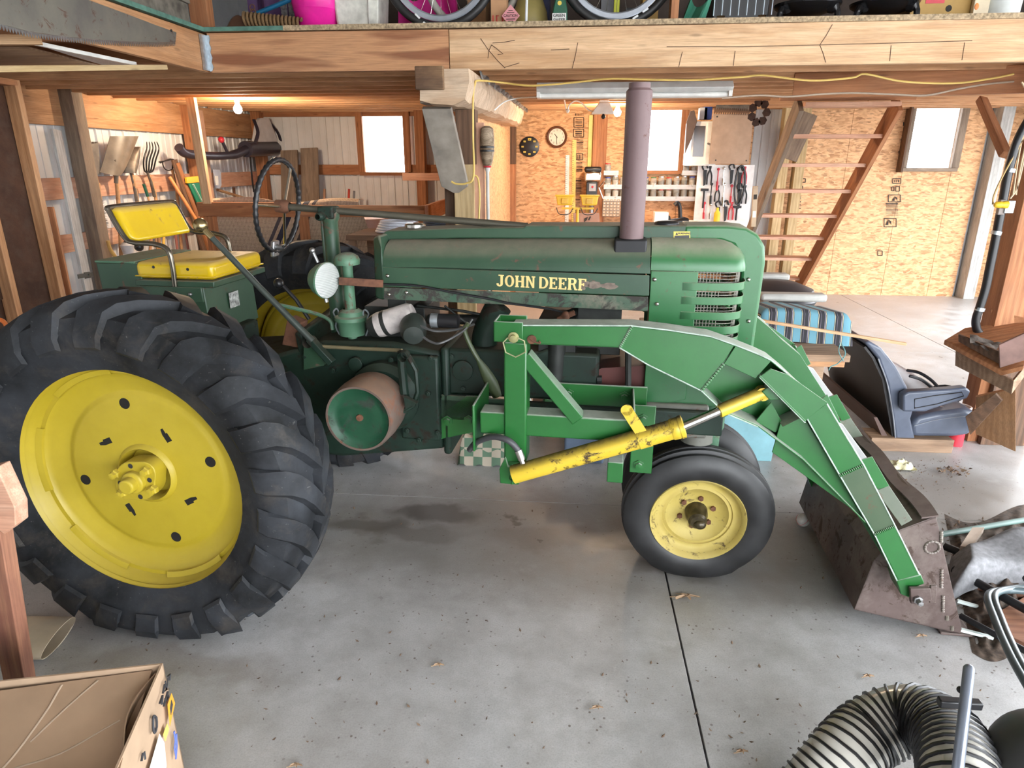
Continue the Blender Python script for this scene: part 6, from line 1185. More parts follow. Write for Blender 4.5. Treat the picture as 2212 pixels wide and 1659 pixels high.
o = carton(1060, 1094, 5.10, .20, 'small_carton', plain('printed tan cardboard', (.45, .25, .13), .8), 'small tan carton with red print right of the front wheel', .15)
p = at_y(1078, 40, 5.098); MB().box(p.x - .045, p.x - .037, 5.097, 5.1, p.z - .02, p.z + .02).box(p.x - .02, p.x - .012, 5.097, 5.1, p.z - .02, p.z + .02).box(p.x - .02, p.x + .0, 5.097, 5.1, p.z + .014, p.z + .02).box(p.x + .02, p.x + .03, 5.097, 5.1, p.z - .02, p.z + .02).build('red_print', plain('red ink', (.5, .05, .04), .7), o, smooth=0)
# pink diamond sign
c = Lp(1103, 34, 5.04); o = MB().prism([c + V((0, 0, -.068)), c + V((.062, 0, 0)), c + V((0, 0, .068)), c + V((-.062, 0, 0))], (0, .004, 0)).build('diamond_sign', plain('faded pink card', (.62, .26, .28), .7), None, .001, smooth=0); tag(o, 'faded pink diamond sign reading caution on the loft edge', 'sign')
text('sign_word', 'CAUTION', .021, STAMP, o, c + V((0, -.001, .0)), (R(90), 0, 0), .0004, bold=.0003)
for dz_, w in ((.03, .03), (.018, .05), (-.02, .06), (-.032, .035)): MB().box(c.x - w / 2, c.x + w / 2, c.y - .0012, c.y, c.z + dz_ - .002, c.z + dz_ + .002).build('sign_line', STAMP, o, smooth=0)
c = base(1145, 5.3); o = MB().lathe([(0, .12), (.02, .13), (.12, .12), (.2, .09), (.26, .03), (.27, 0)], (c.x, 5.3, ZL), (0, 0, 1), 24).build('olive_helmet', plain('olive gold shell', (.30, .24, .08), .5)); tag(o, 'olive gold dome shaped helmet behind the pink sign', 'helmet')
o = carton(1090, 1185, 5.6, .45, 'navy_bag', plain('navy cloth bag', (.02, .025, .06), .8), 'navy cloth bag behind the olive helmet', .3, 'bag')
# green bottle
c = base(1208, 5.10); o = empty('sweeping_compound', (c.x, 5.12, ZL)); tag(o, 'green jug of sweeping compound with a white label', 'jug')
MB().prism([(-.055, -.04, 0), (.055, -.04, 0), (.052, -.04, .10), (.03, -.04, .20), (-.02, -.04, .20), (-.045, -.04, .10)], (0, .08, 0)).build('jug_body', plain('dark green plastic', (.01, .09, .045), .35), o, .008); MB().box(-.048, .045, -.0415, -.04, .015, .075).build('jug_label', WHITE, o, smooth=0); MB().lathe([(0, .014), (.001, .014), (.001, 0)], (.0, -.041, .135), (0, -1, 0), 16).build('yellow_dot', YB_, o, smooth=0)
text('label_word', 'GREEN', .026, STAMP, o, (-.002, -.042, .06), (R(90), 0, 0), .0004, bold=.0005); text('label_word', 'SWEEP', .026, STAMP, o, (-.002, -.042, .033), (R(90), 0, 0), .0004, bold=.0005)
o = carton(1296, 1326, 5.5, .35, 'grey_tote', plain('grey tote', (.20, .20, .22), .5), 'grey tote behind the rear bicycle wheel'); o = carton(1324, 1336, 5.35, .4, 'yellow_plank', plain('lime yellow strip', (.55, .58, .04), .5), 'lime yellow upright strip behind the rear bicycle wheel', .03, 'strip'); o = carton(1350, 1378, 5.6, .2, 'black_case', BLACK, 'black case behind the rear bicycle wheel', .2, 'case'); o = carton(1385, 1420, 5.5, .3, 'gold_tin', plain('gold tin', (.5, .3, .06), .4), 'gold tin behind the rear bicycle wheel', .2, 'tin')
# teal tarp, black crate, cast iron pans
c = base(1495, 5.15); o = MB().grid(lambda u, v: V((c.x - .08 + .15 * u + .05 * v, 5.08 + .05 * math.sin(7 * u), ZL + (.15 - .05 * math.sin(4 * u)) * v)), 10, 6, (0, .1, 0)).build('teal_tarp', plain('teal tarp', (.04, .20, .13), .6)); tag(o, 'crumpled teal tarp on the loft right of the reddish post', 'tarp')
a, b = base(1530, 5.12), base(1672, 5.12); o = empty('wire_crate', (a.x, 5.12, ZL)); tag(o, 'black crate with pale wires across its front on the loft', 'crate'); w = b.x - a.x
MB().box(.03, w - .03, .06, .4, .04, .3).build('crate_body', BLACK, o, .01)
for k in range(8): MB().tube([(w * (k + .5) / 8, 0, .05), (w * (k + .5) / 8, 0, .3)], .004, 6).build('crate_wire', plain('pale wire', (.4, .45, .5), .3, .6), o)
for x_ in (.08, w - .08): MB().lathe([(0, .025), (.03, .015), (.05, .03)], (x_, .02, 0), (0, 0, 1), 12).build('crate_foot', CHROME, o)
for i, (px, lab) in enumerate(((1740, 'black cast iron pan on three legs next to the wire crate'), (1905, 'black cast iron pan on three legs nearer the right'))):
    c = base(px, 5.2); o = empty('legged_pan', (c.x, 5.22, ZL)); tag(o, lab, 'pan', 'cast iron pans on the loft')
    MB().lathe([(.055, 0), (.06, .10), (.085, .17), (.11, .21), (.125, .215), (.12, .2), (.09, .15)], (0, 0, 0), (0, 0, 1), 28).build('pan_bowl', plain('glossy black iron', (.015, .015, .017), .25, .3), o)
    for a in (200, 320, 80): MB().tube(curve([(.15 * math.cos(R(a)), .15 * math.sin(R(a)), .09), (.20 * math.cos(R(a)), .20 * math.sin(R(a)), .07), (.21 * math.cos(R(a)), .21 * math.sin(R(a)), .0)], 4), [.035] * 4 + [.02] * 5, 8).build('pan_leg', plain('glossy black iron', (.015, .015, .017), .25, .3), o)
o = carton(1960, 2095, 5.25, .22, 'yellow_carton', plain('mustard carton', (.40, .24, .06), .6), 'mustard carton with a red patch and hand hole on the loft', .3); p = at_y(2050, 18, 5.245); MB().lathe([(0, .02), (.001, .02), (.001, 0)], p + V((0, .004, 0)), (0, -1, 0), 16).build('hand_hole', CRACK, o, smooth=0); p = at_y(2020, 3, 5.249); MB().box(p.x - .06, p.x + .06, 5.248, 5.251, p.z - .012, p.z + .1).build('red_patch', RED, o, smooth=0)
o = carton(2095, 2128, 5.2, .4, 'picture_mount', plain('cream frame', (.62, .52, .36), .5), 'narrow cream frame standing beside the mustard carton', .04, 'frame'); p = at_y(2110, 14, 5.199); MB().ball(p, .014, .004, .02).build('orange_spot', plain('orange print', (.8, .25, .06), .5), o)
c = base(2158, 5.25); o = MB().lathe([(0, 0), (0, .11), (.3, .125), (.31, .13)], (c.x, 5.28, ZL), (0, 0, 1), 24).build('white_pail', plain('white pail', (.62, .66, .64), .4)); tag(o, 'white pail at the right end of the loft edge', 'pail')
# ================================================================ right side: bench, cushion, bus seat, post with shelf box
# bench
yb = 4.42; zt = at_y(1815, 765, 4.25).z; o = empty('wooden_bench', at_z(1710, 985)); b = V(o.location); tag(o, 'rough wooden bench holding the striped cushion behind the grille', 'bench')
fr_, br2 = at_z(1815, 752, zt), at_z(1700, 705, zt); xr = fr_.x
MB().box(.55 - b.x, xr - b.x, 4.22 - b.y, 5.2 - b.y, zt - .045, zt).build('bench_plank', BENCHW, o, .004); MB().box(.55 - b.x, xr - .02 - b.x, 4.24 - b.y, 4.28 - b.y, zt - .085, zt - .045).build('bench_apron', PINE, o, .003)
for x_, y_ in ((at_y(1765, 800, 4.40).x, 4.42), (.7, 4.42), (at_y(1765, 800, 4.4).x, 5.1), (.7, 5.1)): MB().box(x_ - .055 - b.x, x_ + .035 - b.x, y_ - .045 - b.y, y_ + .045 - b.y, 0, zt - .045).build('bench_leg', BENCHW, o, .004)
# striped cushion
def stripes():
    g = G('blue striped fabric'); o = g.coord('Object'); x = g.n('SeparateXYZ', Vector=o).outputs[0]
    k = g.math('FRACT', g.math('MULTIPLY', x, 9.3)); r = g.ramp(k, [(0, (.11, .26, .33)), (.40, (.11, .26, .33)), (.42, (.02, .02, .03)), (.45, (.55, .52, .35)), (.48, (.02, .02, .025)), (.60, (.16, .14, .18)), (.62, (.02, .02, .025)), (.80, (.02, .02, .03)), (.84, (.22, .2, .25)), (.88, (.02, .02, .025)), (.92, (.55, .52, .35)), (.95, (.02, .02, .03)), (.98, (.11, .26, .33))]); r.node.color_ramp.interpolation = 'CONSTANT'
    return g.done(r, .85)
ca, cb2 = at_z(1650, 735, zt), at_z(1822, 735, zt); cw = cb2.x - ca.x; hc = .22
def cushn(u, v):
    e = min(u, 1 - u, v, 1 - v); return V((ca.x - .08 + (cw + .10) * u, 4.50 + .55 * v, zt + hc * (1 - .25 * v) * min(1, e / .08) ** .35 + .012 * math.sin(5 * u)))
o = MB().grid(cushn, 30, 18, (0, 0, -.001)).build('striped_cushion', stripes(), smooth=70); tag(o, 'blue and black striped cushion lying on the wooden bench', 'cushion')
for i, (y_, px0, px1, py, lab) in enumerate(((5.25, 1640, 1783, 640, 'front grey plastic glider arm behind the striped cushion'), (5.9, 1640, 1703, 597, 'rear grey plastic glider arm beside the stair foot'))):
    a, b_ = at_y(px0, py, y_), at_y(px1, py, y_); o = empty('glider_arm', (a.x, y_, 0)); tag(o, lab, 'armrest'); MB().box(0, b_.x - a.x, -.06, .06, a.z - .03, a.z + .03).build('arm_rail', plain('grey glider plastic', (.46, .45, .42), .5), o, .02); MB().box(.02, .07, -.05, .05, 0, a.z - .03).build('arm_leg', plain('grey glider plastic', (.46, .45, .42), .5), o, .01)
c = at_y(1680, 640, 5.6); o = MB().lathe([(0, .3), (.04, .32), (.12, .28), (.17, .15), (.18, 0)], (c.x, 5.65, at_y(1690, 640, 5.6).z - .06), (0, 0, 1), 28).build('black_cover', plain('dusty black plastic', (.035, .035, .04), .45)); tag(o, 'round dusty black lid between the grey glider arms', 'lid')
for a, b_, w, m, lab in ((at_y(1628, 690, 4.36), at_y(1957, 743, 4.24), .028, PINE_L, 'long pale stick lying across the bench over the cushion'), (at_z(1655, 706, zt + .05), at_z(1762, 728, zt + .012), .014, PINE_L, 'short thin pale stick on the bench end'), (at_z(1665, 724, zt + .03), at_z(1717, 736, zt + .006), .007, PINE_L, 'thinnest pale sliver on the bench by the purple sponge')): o = board('pale_stick', a, b_, w, w * .6, m, bevel=.001); tag(o, lab, 'stick')
c = at_z(1690, 728, zt); o = MB().ball(c + V((-.05, .05, .05)), .10, .07, .05, 18, 10).build('purple_sponge', plain('purple sponge', (.13, .05, .13), .95, 0, .4, 60)); tag(o, 'purple sponge on the bench beside the loader arm', 'sponge')
o = MB().tube(curve([at_y(1818, 742, 4.23), at_y(1826, 765, 4.19), at_y(1810, 785, 4.19), at_y(1795, 792, 4.18), at_y(1790, 800, 4.18)], 6), .004, 5).tube(curve([at_y(1815, 740, 4.23), at_y(1812, 760, 4.19), at_y(1822, 780, 4.18)], 5), .003, 5).build('green_twine', plain('blue green twine', (.10, .22, .22), .7)); tag(o, 'scrap of blue green twine hanging off the bench corner', 'twine')
# bus seat lying behind the bench
VIN = plain('blue grey vinyl', (.085, .10, .14), .32, 0, .25, 5); VINB = plain('black seat back', (.018, .016, .017), .55, 0, .4, 4)
YN = 4.62; Q = lambda px, py, y=YN: at_y(px, py, y)
o = empty('bus_seat', V((Q(1950, 940).x, YN, 0))); ob = V(o.location); tag(o, 'blue grey vinyl bus seat with armrest standing on a timber block', 'seat'); ln = V((0, 1.25, 0))
back = [Q(1935, 950), Q(1928, 905), Q(1917, 830), Q(1897, 775), Q(1868, 740), Q(1880, 738), Q(1905, 752), Q(1935, 790), Q(1960, 835), Q(1976, 880), Q(1968, 905), Q(1978, 950)]
MB().prism([p - ob for p in back], ln).build('backrest', VIN, o, .02, seg=3)
MB().prism([p - ob + V((-.012, .02, 0)) for p in (Q(1934, 948), Q(1926, 900), Q(1912, 822), Q(1890, 775), Q(1872, 752))] + [p - ob + V((-.004, .02, 0)) for p in (Q(1874, 750), Q(1893, 774), Q(1916, 822), Q(1930, 900), Q(1937, 948))], ln - V((0, .04, 0))).build('back_panel', VINB, o)
seat = [Q(1972, 945), Q(1970, 920), Q(1985, 902), Q(2030, 892), Q(2085, 885), Q(2108, 889), Q(2118, 903), Q(2112, 924), Q(2095, 942), Q(2060, 946)]
MB().prism([p - ob + V((0, .01, 0)) for p in seat], ln - V((0, .02, 0))).build('seat_cushion', VIN, o, .03, seg=3)
MB().tube([p - ob + V((0, -.001, 0)) for p in curve([Q(1934, 948), Q(1930, 905), Q(1917, 830), Q(1897, 775)], 4)], .005, 6).tube([p - ob + V((0, .008, .004)) for p in curve([Q(1976, 922), Q(2030, 908), Q(2116, 898)], 4)], .003, 6).build('seam_piping', plain('grey piping', (.22, .23, .26), .4), o)
ar = [Q(1938, 880), Q(1938, 845), Q(1950, 838), Q(2040, 832), Q(2072, 828), Q(2082, 836), Q(2075, 852), Q(2020, 868), Q(1985, 880)]
am = MB().prism([p - ob + V((0, -.015, 0)) for p in ar], (0, -.075, 0)).build('armrest', VIN, o, .014, seg=3); pts_ = [Q(1962, 872), Q(1962, 853), Q(2000, 846), Q(2062, 838), Q(2066, 846), Q(2010, 863)]
MB().tube([p - ob + V((0, -.092, 0)) for p in pts_], .004, 6, closed=True).build('stitch_line', BLACK, am)
lg = MB()
for y_ in (.2, 1.05): lg.box(-.06, .0, y_, y_ + .04, .0, .3)
lg.build('seat_leg', BLACKIRON, o)
MB().prism([p - ob + V((-.02, .03, 0)) for p in (Q(1930, 950), Q(1905, 905), Q(1898, 905), Q(1918, 952))], ln - V((0, .06, 0))).build('lower_rail', plain('brown stained rail', (.09, .05, .04), .6), o)
o = board('timber_block', (at_z(1880, 975).x, 4.70, .05), (at_z(2046, 972).x, 4.70, .05), .2, .10, BENCHW); tag(o, 'short timber block on the floor under the bus seat', 'block')
c = at_z(2062, 960); o = MB().lathe([(0, 0), (0, .05), (.12, .05), (.13, .03), (.13, 0)], (c.x, c.y, 0), (0, 0, 1), 14).build('red_can', RED); tag(o, 'red can on the floor under the front of the bus seat', 'can')
for i, (cc, dx_, rr, lab) in enumerate(((BLACK, 0, .13, 'black cable loop lying on the bus seat behind the armrest'), (plain('white red cord', (.66, .56, .52), .5), .02, .09, 'pink and white cord bundle on the bus seat cushion'))):
    c = Q(2015 + 35 * i, 858 + 30 * i, 4.95 - .2 * i); mb = MB()
    for k in range(4): mb.tube([c + V((rr * 1.2 * math.cos(R(a)) + .01 * k, rr * (.75 + .05 * k) * math.sin(R(a)), .012 * k + .03 * (1 - i) * math.sin(R(a * 2)))) for a in range(0, 360, 18)], .008, 6, closed=True)
    tag(mb.build('cord_bundle', cc), lab, 'cord')
o = MB().tube(curve([Q(1960, 800, 5.2), Q(1985, 805, 5.1), Q(2010, 820, 5.05), Q(2030, 840, 5.0)], 5), .012, 6).tube(curve([Q(1965, 812, 5.1), Q(1990, 820, 5.1), Q(2015, 838, 5.05)], 5), .012, 6).build('belt_strap', BLACK); tag(o, 'black belt straps trailing over the bus seat backrest', 'strap')
# big post with conduit, switch, shelf box
YP = 4.86; Qp = lambda px, py, y=YP: at_y(px, py, y)
xp = 3.02; o = empty('big_post', (xp, YP, 0)); tag(o, 'thick brown built-up post at the right carrying black conduit', 'post')
board('post_timber', (.09, .06, 0), (.09, .06, 2.56), .28, .16, PINE_R, o, up=(0, 1, 0)); board('post_face', (.30, .0, 0), (.30, .0, 2.56), .13, .12, PINE, o, up=(0, 1, 0)); board('post_plank', (.16, -.06, 0), (.16, -.06, .62), .30, .04, BROWNW, o, up=(0, 1, 0))
a, b_ = Qp(2120, 215, 5.6), Qp(2172, 335, 5.0); board('knee_brace', a - V((xp, YP, 0)), b_ - V((xp, YP, 0)), .06, .05, PINE_R, o, up=(0, 1, 0)); board('head_beam', (-1.35, .9, 2.52), (1.6, .0, 2.50), .05, .18, PINE_R, o)
cd = MB().tube(curve([Qp(2215, 250), Qp(2195, 285), Qp(2180, 320), Qp(2165, 375), Qp(2155, 430), Qp(2140, 510), Qp(2128, 570), Qp(2118, 620), Qp(2106, 660), Qp(2098, 685), Qp(2099, 705), Qp(2108, 720)], 5), .027, 12); cd.v = [(x - xp, y - YP - .06, z) for x, y, z in cd.v]; cd = cd.build('conduit', BLACK, o)
for px, py, dx_, dy_ in ((2170, 368, .0, 0), (2141, 501, 0, 0), (2106, 664, 0, 0)):
    c = Qp(px, py) - V((xp, YP + .06, 0)); MB().lathe([(-.012, .031), (.012, .031)], c, V((.15, 0, 1)), 12).build('conduit_strap', GALV, cd)
for i, (pts_, cc) in enumerate((([(2190, 180), (2208, 215), (2205, 240), (2185, 330), (2172, 420)], (.50, .36, .22)), ([(2212, 262), (2190, 350), (2178, 420)], (.45, .33, .2)), ([(2212, 262), (2188, 310), (2150, 380), (2132, 420), (2129, 440)], (.42, .27, .10)), ([(2205, 300), (2182, 400), (2166, 428)], (.50, .38, .25)))):
    mb = MB().tube([p - V((xp, YP + .08, 0)) for p in curve([Qp(*q) for q in pts_], 6)], .006, 6).build('wall_cable', plain('tan cable', cc, .6), o)
sw = Qp(2160, 445) - V((xp, YP + .1, 0)); MB().box(sw.x - .03, sw.x + .03, sw.y - .01, sw.y + .05, sw.z - .04, sw.z + .04).build('junction_box', GALV, o, .005); MB().box(sw.x - .06, sw.x - .02, sw.y, sw.y + .03, sw.z - .05, sw.z + .045).build('box_plate', plain('grey plate', (.22, .18, .16), .5), o, .004); pl = Qp(2142, 440) - V((xp, YP + .12, 0)); MB().lathe([(-.05, .012), (-.04, .02), (-.01, .022), (-.008, .018), (0, .022), (.03, .024)], pl, (1, 0, 0), 14, cap=True).build('yellow_plug', plain('yellow plug', (.80, .52, .03), .4), o)
# shelf box on the post
o = empty('shelf_box', (xp, 4.55, .5)); tag(o, 'open brown wooden box shelf fixed low on the big post', 'shelf'); sh_ = V((xp, 4.55, .5)); S_ = lambda px, py, y: at_y(px, py, y) - sh_
def brd(name, a, b_, w, h, m, up=(0, 0, 1)): return board(name, a, b_, w, h, m, o, up)
zs0 = at_y(2170, 800, 4.3).z
MB().prism([S_(2040, 735, 4.75), S_(2165, 802, 4.22), S_(2212, 790, 4.15), S_(2230, 690, 4.85), S_(2085, 708, 4.9)], (0, 0, -.03)).build('shelf_base', PINE_R, o, .003)
MB().prism([S_(2070, 738, 4.62), S_(2164, 790, 4.25), S_(2164, 762, 4.25), S_(2070, 722, 4.62)], (.02, .02, 0)).build('box_side', BROWNW, o, .003); MB().prism([S_(2160, 795, 4.24), S_(2225, 775, 4.18), S_(2225, 715, 4.18), S_(2158, 745, 4.24)], (.01, .025, 0)).build('box_front', plain('purplish brown plank', (.22, .13, .11), .7, 0, .3, 8), o, .003); MB().prism([S_(2140, 668, 4.9), S_(2225, 690, 4.8), S_(2225, 720, 4.8), S_(2142, 705, 4.9)], (.01, .025, 0)).build('box_back', PINE_R, o, .003)
MB().prism([S_(2064, 758, 4.72), S_(2190, 822, 4.22), S_(2185, 852, 4.22), S_(2063, 790, 4.72)], (.02, .03, 0)).prism([S_(2190, 822, 4.22), S_(2212, 795, 4.26), S_(2212, 815, 4.26), S_(2185, 852, 4.22)], (.01, .03, 0)).build('shelf_ledger', BENCHW, o, .003); MB().grid(lambda u, v: S_(2095 + 75 * u, 722 + 20 * v + 22 * u, 4.6 - .25 * v) + V((0, 0, .02 * math.sin(9 * u) * math.sin(7 * v))), 10, 8).build('dirt_fill', plain('dark debris', (.07, .055, .045), .95, 0, .5, 60), o)
MB().prism([S_(2085, 900, 4.45), S_(2150, 850, 4.3), S_(2165, 865, 4.3), S_(2095, 940, 4.45)], (.02, .02, 0)).build('shelf_strut', BROWNW, o, .003)
MB().prism([S_(2108, 858, 4.55), S_(2108, 938, 4.55), S_(2194, 976, 4.28), S_(2194, 838, 4.28)], (.02, .04, 0)).build('side_panel', PINE_V, o, .003)
# floor-level things glimpsed under the tractor
c = at_z(895, 975); o = MB().lathe([(0, 0), (0, .12), (.2, .14), (.21, .145)], (c.x, c.y + .15, 0), (0, 0, 1), 20).build('white_bucket', WHITE); tag(o, 'white bucket on the floor beyond the belt pulley', 'bucket')
def check(name, c1, c2, s):
    g = G(name); k = g.n('TexChecker', Vector=g.coord('Object'), Scale=s, Color1=(*c1, 1), Color2=(*c2, 1)).outputs[0]; return g.done(k, .8)
a, b_ = at_z(988, 1005), at_z(1095, 1010); o = MB().grid(lambda u, v: V((a.x + (b_.x + .05 - a.x) * u, a.y + .35 * v, .0 + .2 * min(1, min(v, 1 - v) * 8, min(u, 1 - u) * 9) ** .5 + .012 * math.sin(20 * u))), 24, 8).build('checked_pillow', check('green checked fabric', (.10, .17, .11), (.42, .36, .28), 16)); tag(o, 'green and beige checked pillow on the floor behind the loader post', 'pillow')
a, b_ = at_z(1218, 1000), at_z(1303, 998); o = empty('blue_cooler', (a.x, a.y, 0)); tag(o, 'slate blue cooler box on the floor behind the lift cylinder', 'cooler'); MB().box(0, b_.x - a.x, 0, .35, 0, .32).build('cooler_body', plain('slate blue plastic', (.13, .18, .27), .45), o, .015); MB().box(-.01, b_.x - a.x + .01, -.01, .36, .32, .37).build('cooler_lid', plain('slate blue plastic', (.13, .18, .27), .45), o, .012)
a, b_ = at_z(1560, 1040), at_z(1668, 1000); o = MB().prism([V((a.x - .2, 4.35, 0)), V((b_.x, 4.35, 0)), V((b_.x + .02, 4.35, .42)), V((a.x - .2, 4.35, .42))], (0, .05, 0)).build('blue_board', plain('pale blue board', (.26, .50, .56), .5), None, .004); tag(o, 'pale blue board standing behind the front wheels', 'board')
a = at_y(1235, 770, 4.9); o = empty('clothes_pile', (a.x, 4.9, 0)); tag(o, 'pile of pale floral cushions and cloth beyond the engine', 'cloth'); MB().grid(lambda u, v: V((-.1 + 1.2 * u, .5 * v, .55 + .12 * math.sin(6 * u + 2) * math.sin(3.1 * v) + .07 * math.sin(17 * u))), 26, 8, (0, 0, -.5)).build('pale_cloth', plain('pale floral cloth', (.55, .55, .50), .85, 0, .5, 16), o); MB().grid(lambda u, v: V((.15 + .4 * u, -.03 - .03 * math.sin(6 * u), .25 + .45 * v)), 10, 6, (0, .04, 0)).build('green_cloth', check('green striped fabric', (.42, .50, .20), (.55, .56, .48), 14), o)
c = at_z(1160, 965); o = MB().box(c.x - .05, c.x + .06, c.y + .3, c.y + .4, 0, .4).build('short_post', BROWNW); tag(o, 'short dark timber standing beyond the loader frame', 'post'); c = at_z(1135, 960); o = MB().lathe([(0, 0), (0, .05), (.22, .06), (.28, .03), (.3, .02)], (c.x, c.y + .2, 0), (0, 0, 1), 16).build('white_jug', WHITE); tag(o, 'white jug on the floor just right of the loader post', 'jug')
hm = MB().grid(lambda u, v: (lambda p: V((p.x, p.y, .001 + .05 * math.sin(math.pi * u) * math.sin(math.pi * v) + .012 * math.sin(31 * u + 5 * v) * math.sin(27 * v) * min(1, 8 * min(u, v, 1 - u, 1 - v)))))(at_z(2040 + 60 * v + (190 - 40 * v) * u, 1110 + 300 * v + 20 * math.sin(5 * u))), 40, 40)
tag(hm.build('dirt_heap', plain('dark leaf dirt', (.075, .052, .038), .95, 0, .6, 45)), 'heap of dark dirt and leaf mould under the pipes beside the bucket', 'dirt', kind='stuff')
# debris along the right: pipes, pad, plywood, leaves
random.seed(9)
for i, (p, q, r_, m, lab) in enumerate((((2030, 1155), (2230, 1120), .016, plain('grey green hose', (.12, .19, .17), .5), 'grey green hose end lying behind the grey pad'), ((2040, 1180), (2240, 1260), .02, BLACKIRON, 'uppermost black pipe in the heap beside the bucket'), ((2060, 1230), (2240, 1330), .02, BLACKIRON, 'middle black pipe in the heap beside the bucket'), ((2065, 1260), (2240, 1300), .018, RUSTY, 'rusty pipe in the heap beside the bucket'), ((2075, 1330), (2240, 1420), .014, BLACKIRON, 'lowest black pipe in the heap beside the bucket'))):
    a, b_ = at_z(*p, .03 + .02 * (i % 3)), at_z(*q, .03 + .025 * (i % 3)); tag(MB().tube([a, b_], r_, 10).build('loose_pipe', m), lab, 'pipe')
for p, q, lab in (((2068, 1298), (2118, 1312), 'short pale rod poking out behind the bucket edge'), ((2075, 1360), (2145, 1378), 'white rod lying at the tip of the bucket')):
    tag(MB().bar(at_z(*p, .03), at_z(*q, .02), .016, .012).build('white_rod', plain('white rod', (.66, .74, .72), .4)), lab, 'rod')
for i, d in enumerate((0, 14)):
    tag(MB().tube(curve([at_z(2240 + d, 1280 - d, .10), at_z(2180 + d, 1275 - d * .3, .10), at_z(2135 + d, 1285, .12), at_z(2150 + d, 1340, .13), at_z(2185 + d, 1420, .15), at_z(2230 + d, 1500, .16)], 6), .016, 10).build('bent_pipe', plain('grey green coated pipe', (.06, .09, .10), .3)), ('left of two grey green bent tubes by the plywood', 'right of two grey green bent tubes by the plywood')[i], 'pipe')
def pad(u, v):
    p = at_z(2050 + 190 * u, 1300 - 78 * v - 25 * math.sin(2 * u), .0); return V((p.x, p.y, .12 + .075 * math.sin(math.pi * min(1, u * .8 + .1)) * (.4 + .6 * v) + .03 * math.sin(7 * u + 3 * v) - .09 * (1 - min(1, 6 * min(u, v, 1 - v))) ))
o = MB().grid(pad, 24, 14, (0, 0, -.05)).build('grey_pad', plain('grey felt pad', (.19, .19, .20), .95, 0, .25, 40), smooth=70); tag(o, 'sagging grey felt pad on top of the heap at the right', 'pad')
o = MB().prism([at_z(2072, 1190, .10), at_z(2098, 1150, .12), at_z(2124, 1150, .12), at_z(2095, 1195, .10)], (0, 0, .03)).build('foam_strip', plain('tan foam', (.38, .30, .24), .9)); tag(o, 'tan foam strip sticking out from under the grey pad', 'foam')
o = MB().prism([at_z(2152, 1330, .03), at_z(2240, 1280, .03), at_z(2260, 1420, .03), at_z(2185, 1385, .03)], (0, 0, .02)).build('plywood_scrap', wood('red brown plywood', (.22, .09, .05), (.40, .19, .11), 8, dirt=.3), None, .002); tag(o, 'red brown plywood scrap under the bent tubes', 'plywood')
lm = MB()
for k in range(900):
    if k < 380: p = at_z(random.uniform(2035, 2200), random.uniform(1120, 1330))
    elif k < 520: p = at_z(random.uniform(1940, 2090), random.uniform(990, 1060))
    else: p = at_z(random.uniform(150, 2150), random.uniform(1010, 1650))
    s_ = random.uniform(.003, .011) * (1.5 if k < 380 else 1); a = random.random() * 6.28; d = V((math.cos(a), math.sin(a), .2)) * s_; e = V((-math.sin(a), math.cos(a), .1)) * s_ * random.uniform(.2, .6); p = p + V((0, 0, .004)); lm.add([p - d, p + e, p + d * .9 + V((0, 0, .004)), p - e], [(0, 1, 2, 3)])
o = lm.build('floor_litter', plain('dry leaf crumbs', (.13, .085, .055), .9, 0, .5, 30), smooth=0, fix=False); tag(o, 'dry leaf crumbs and chips scattered over the concrete floor', 'litter', kind='stuff')
def leafy(px, py, s_, name, lab, grp=None):
    c = at_z(px, py, .004); pts_ = []; n = 40
    for k in range(n): a = 2 * math.pi * k / n; r_ = s_ * (.62 + .38 * math.cos(5 * a + .3)) * (1.25 if abs(math.cos(a)) > .8 else .8); pts_.append((c.x + r_ * math.cos(a), c.y + .6 * r_ * math.sin(a), .006 + .012 * abs(math.sin(2.5 * a))))
    mb = MB().add([(c.x, c.y, .010)] + pts_, [(0, 1 + k, 1 + (k + 1) % n) for k in range(n)]).tube([(c.x - s_ * 1.5, c.y - .01, .008), (c.x + s_, c.y, .014)], .0015, 5); tag(mb.build(name, plain('dry oak leaf', (.33, .22, .135), .8), fix=False), lab, 'leaf', grp)
leafy(1484, 1290, .055, 'oak_leaf', 'tan oak leaf lying on the concrete below the front wheel')
for i, (x, y) in enumerate(((1875, 1462), (948, 1438), (1990, 1375), (1290, 1530), (640, 1655), (1602, 1625))): leafy(x, y, .02, 'dry_leaf', ('curled leaf on the floor midway between bucket and hose', 'small leaf scrap on the open floor in front of the rear wheel', 'small leaf scrap just below the bucket tip', 'small leaf scrap left of the floor joint', 'leaf scrap on the floor near the cardboard box', 'leaf scrap right of the floor joint end')[i], 'leaf scraps on the floor')
lf = MB(); c = at_z(2060, 1022)
for k in range(60): a = random.random() * 6.28; r_ = random.random() * .12; p = c + V((r_ * math.cos(a), r_ * .7 * math.sin(a), .02 * random.random())); d = V((random.uniform(-1, 1), random.uniform(-1, 1), .5)) * .03; lf.add([p, p + V((.01, .005, .01)), p + d], [(0, 1, 2)])
o = lf.build('leaf_heap', plain('brown dead leaves', (.12, .075, .045), .9), smooth=0, fix=False); tag(o, 'small heap of brown dead leaves in front of the bus seat', 'leaves', kind='stuff')
c = at_z(1945, 1010); o = MB().grid(lambda u, v: c + V((-.08 + .16 * u, -.06 + .12 * v, .04 * math.sin(math.pi * u) * math.sin(math.pi * v) + .02 * math.sin(13 * u) * math.sin(11 * v) + .01)), 12, 10).build('crumpled_paper', plain('yellow white paper', (.60, .56, .36), .8, 0, .4, 25)); tag(o, 'crumpled yellow and white paper beside the timber block', 'paper')
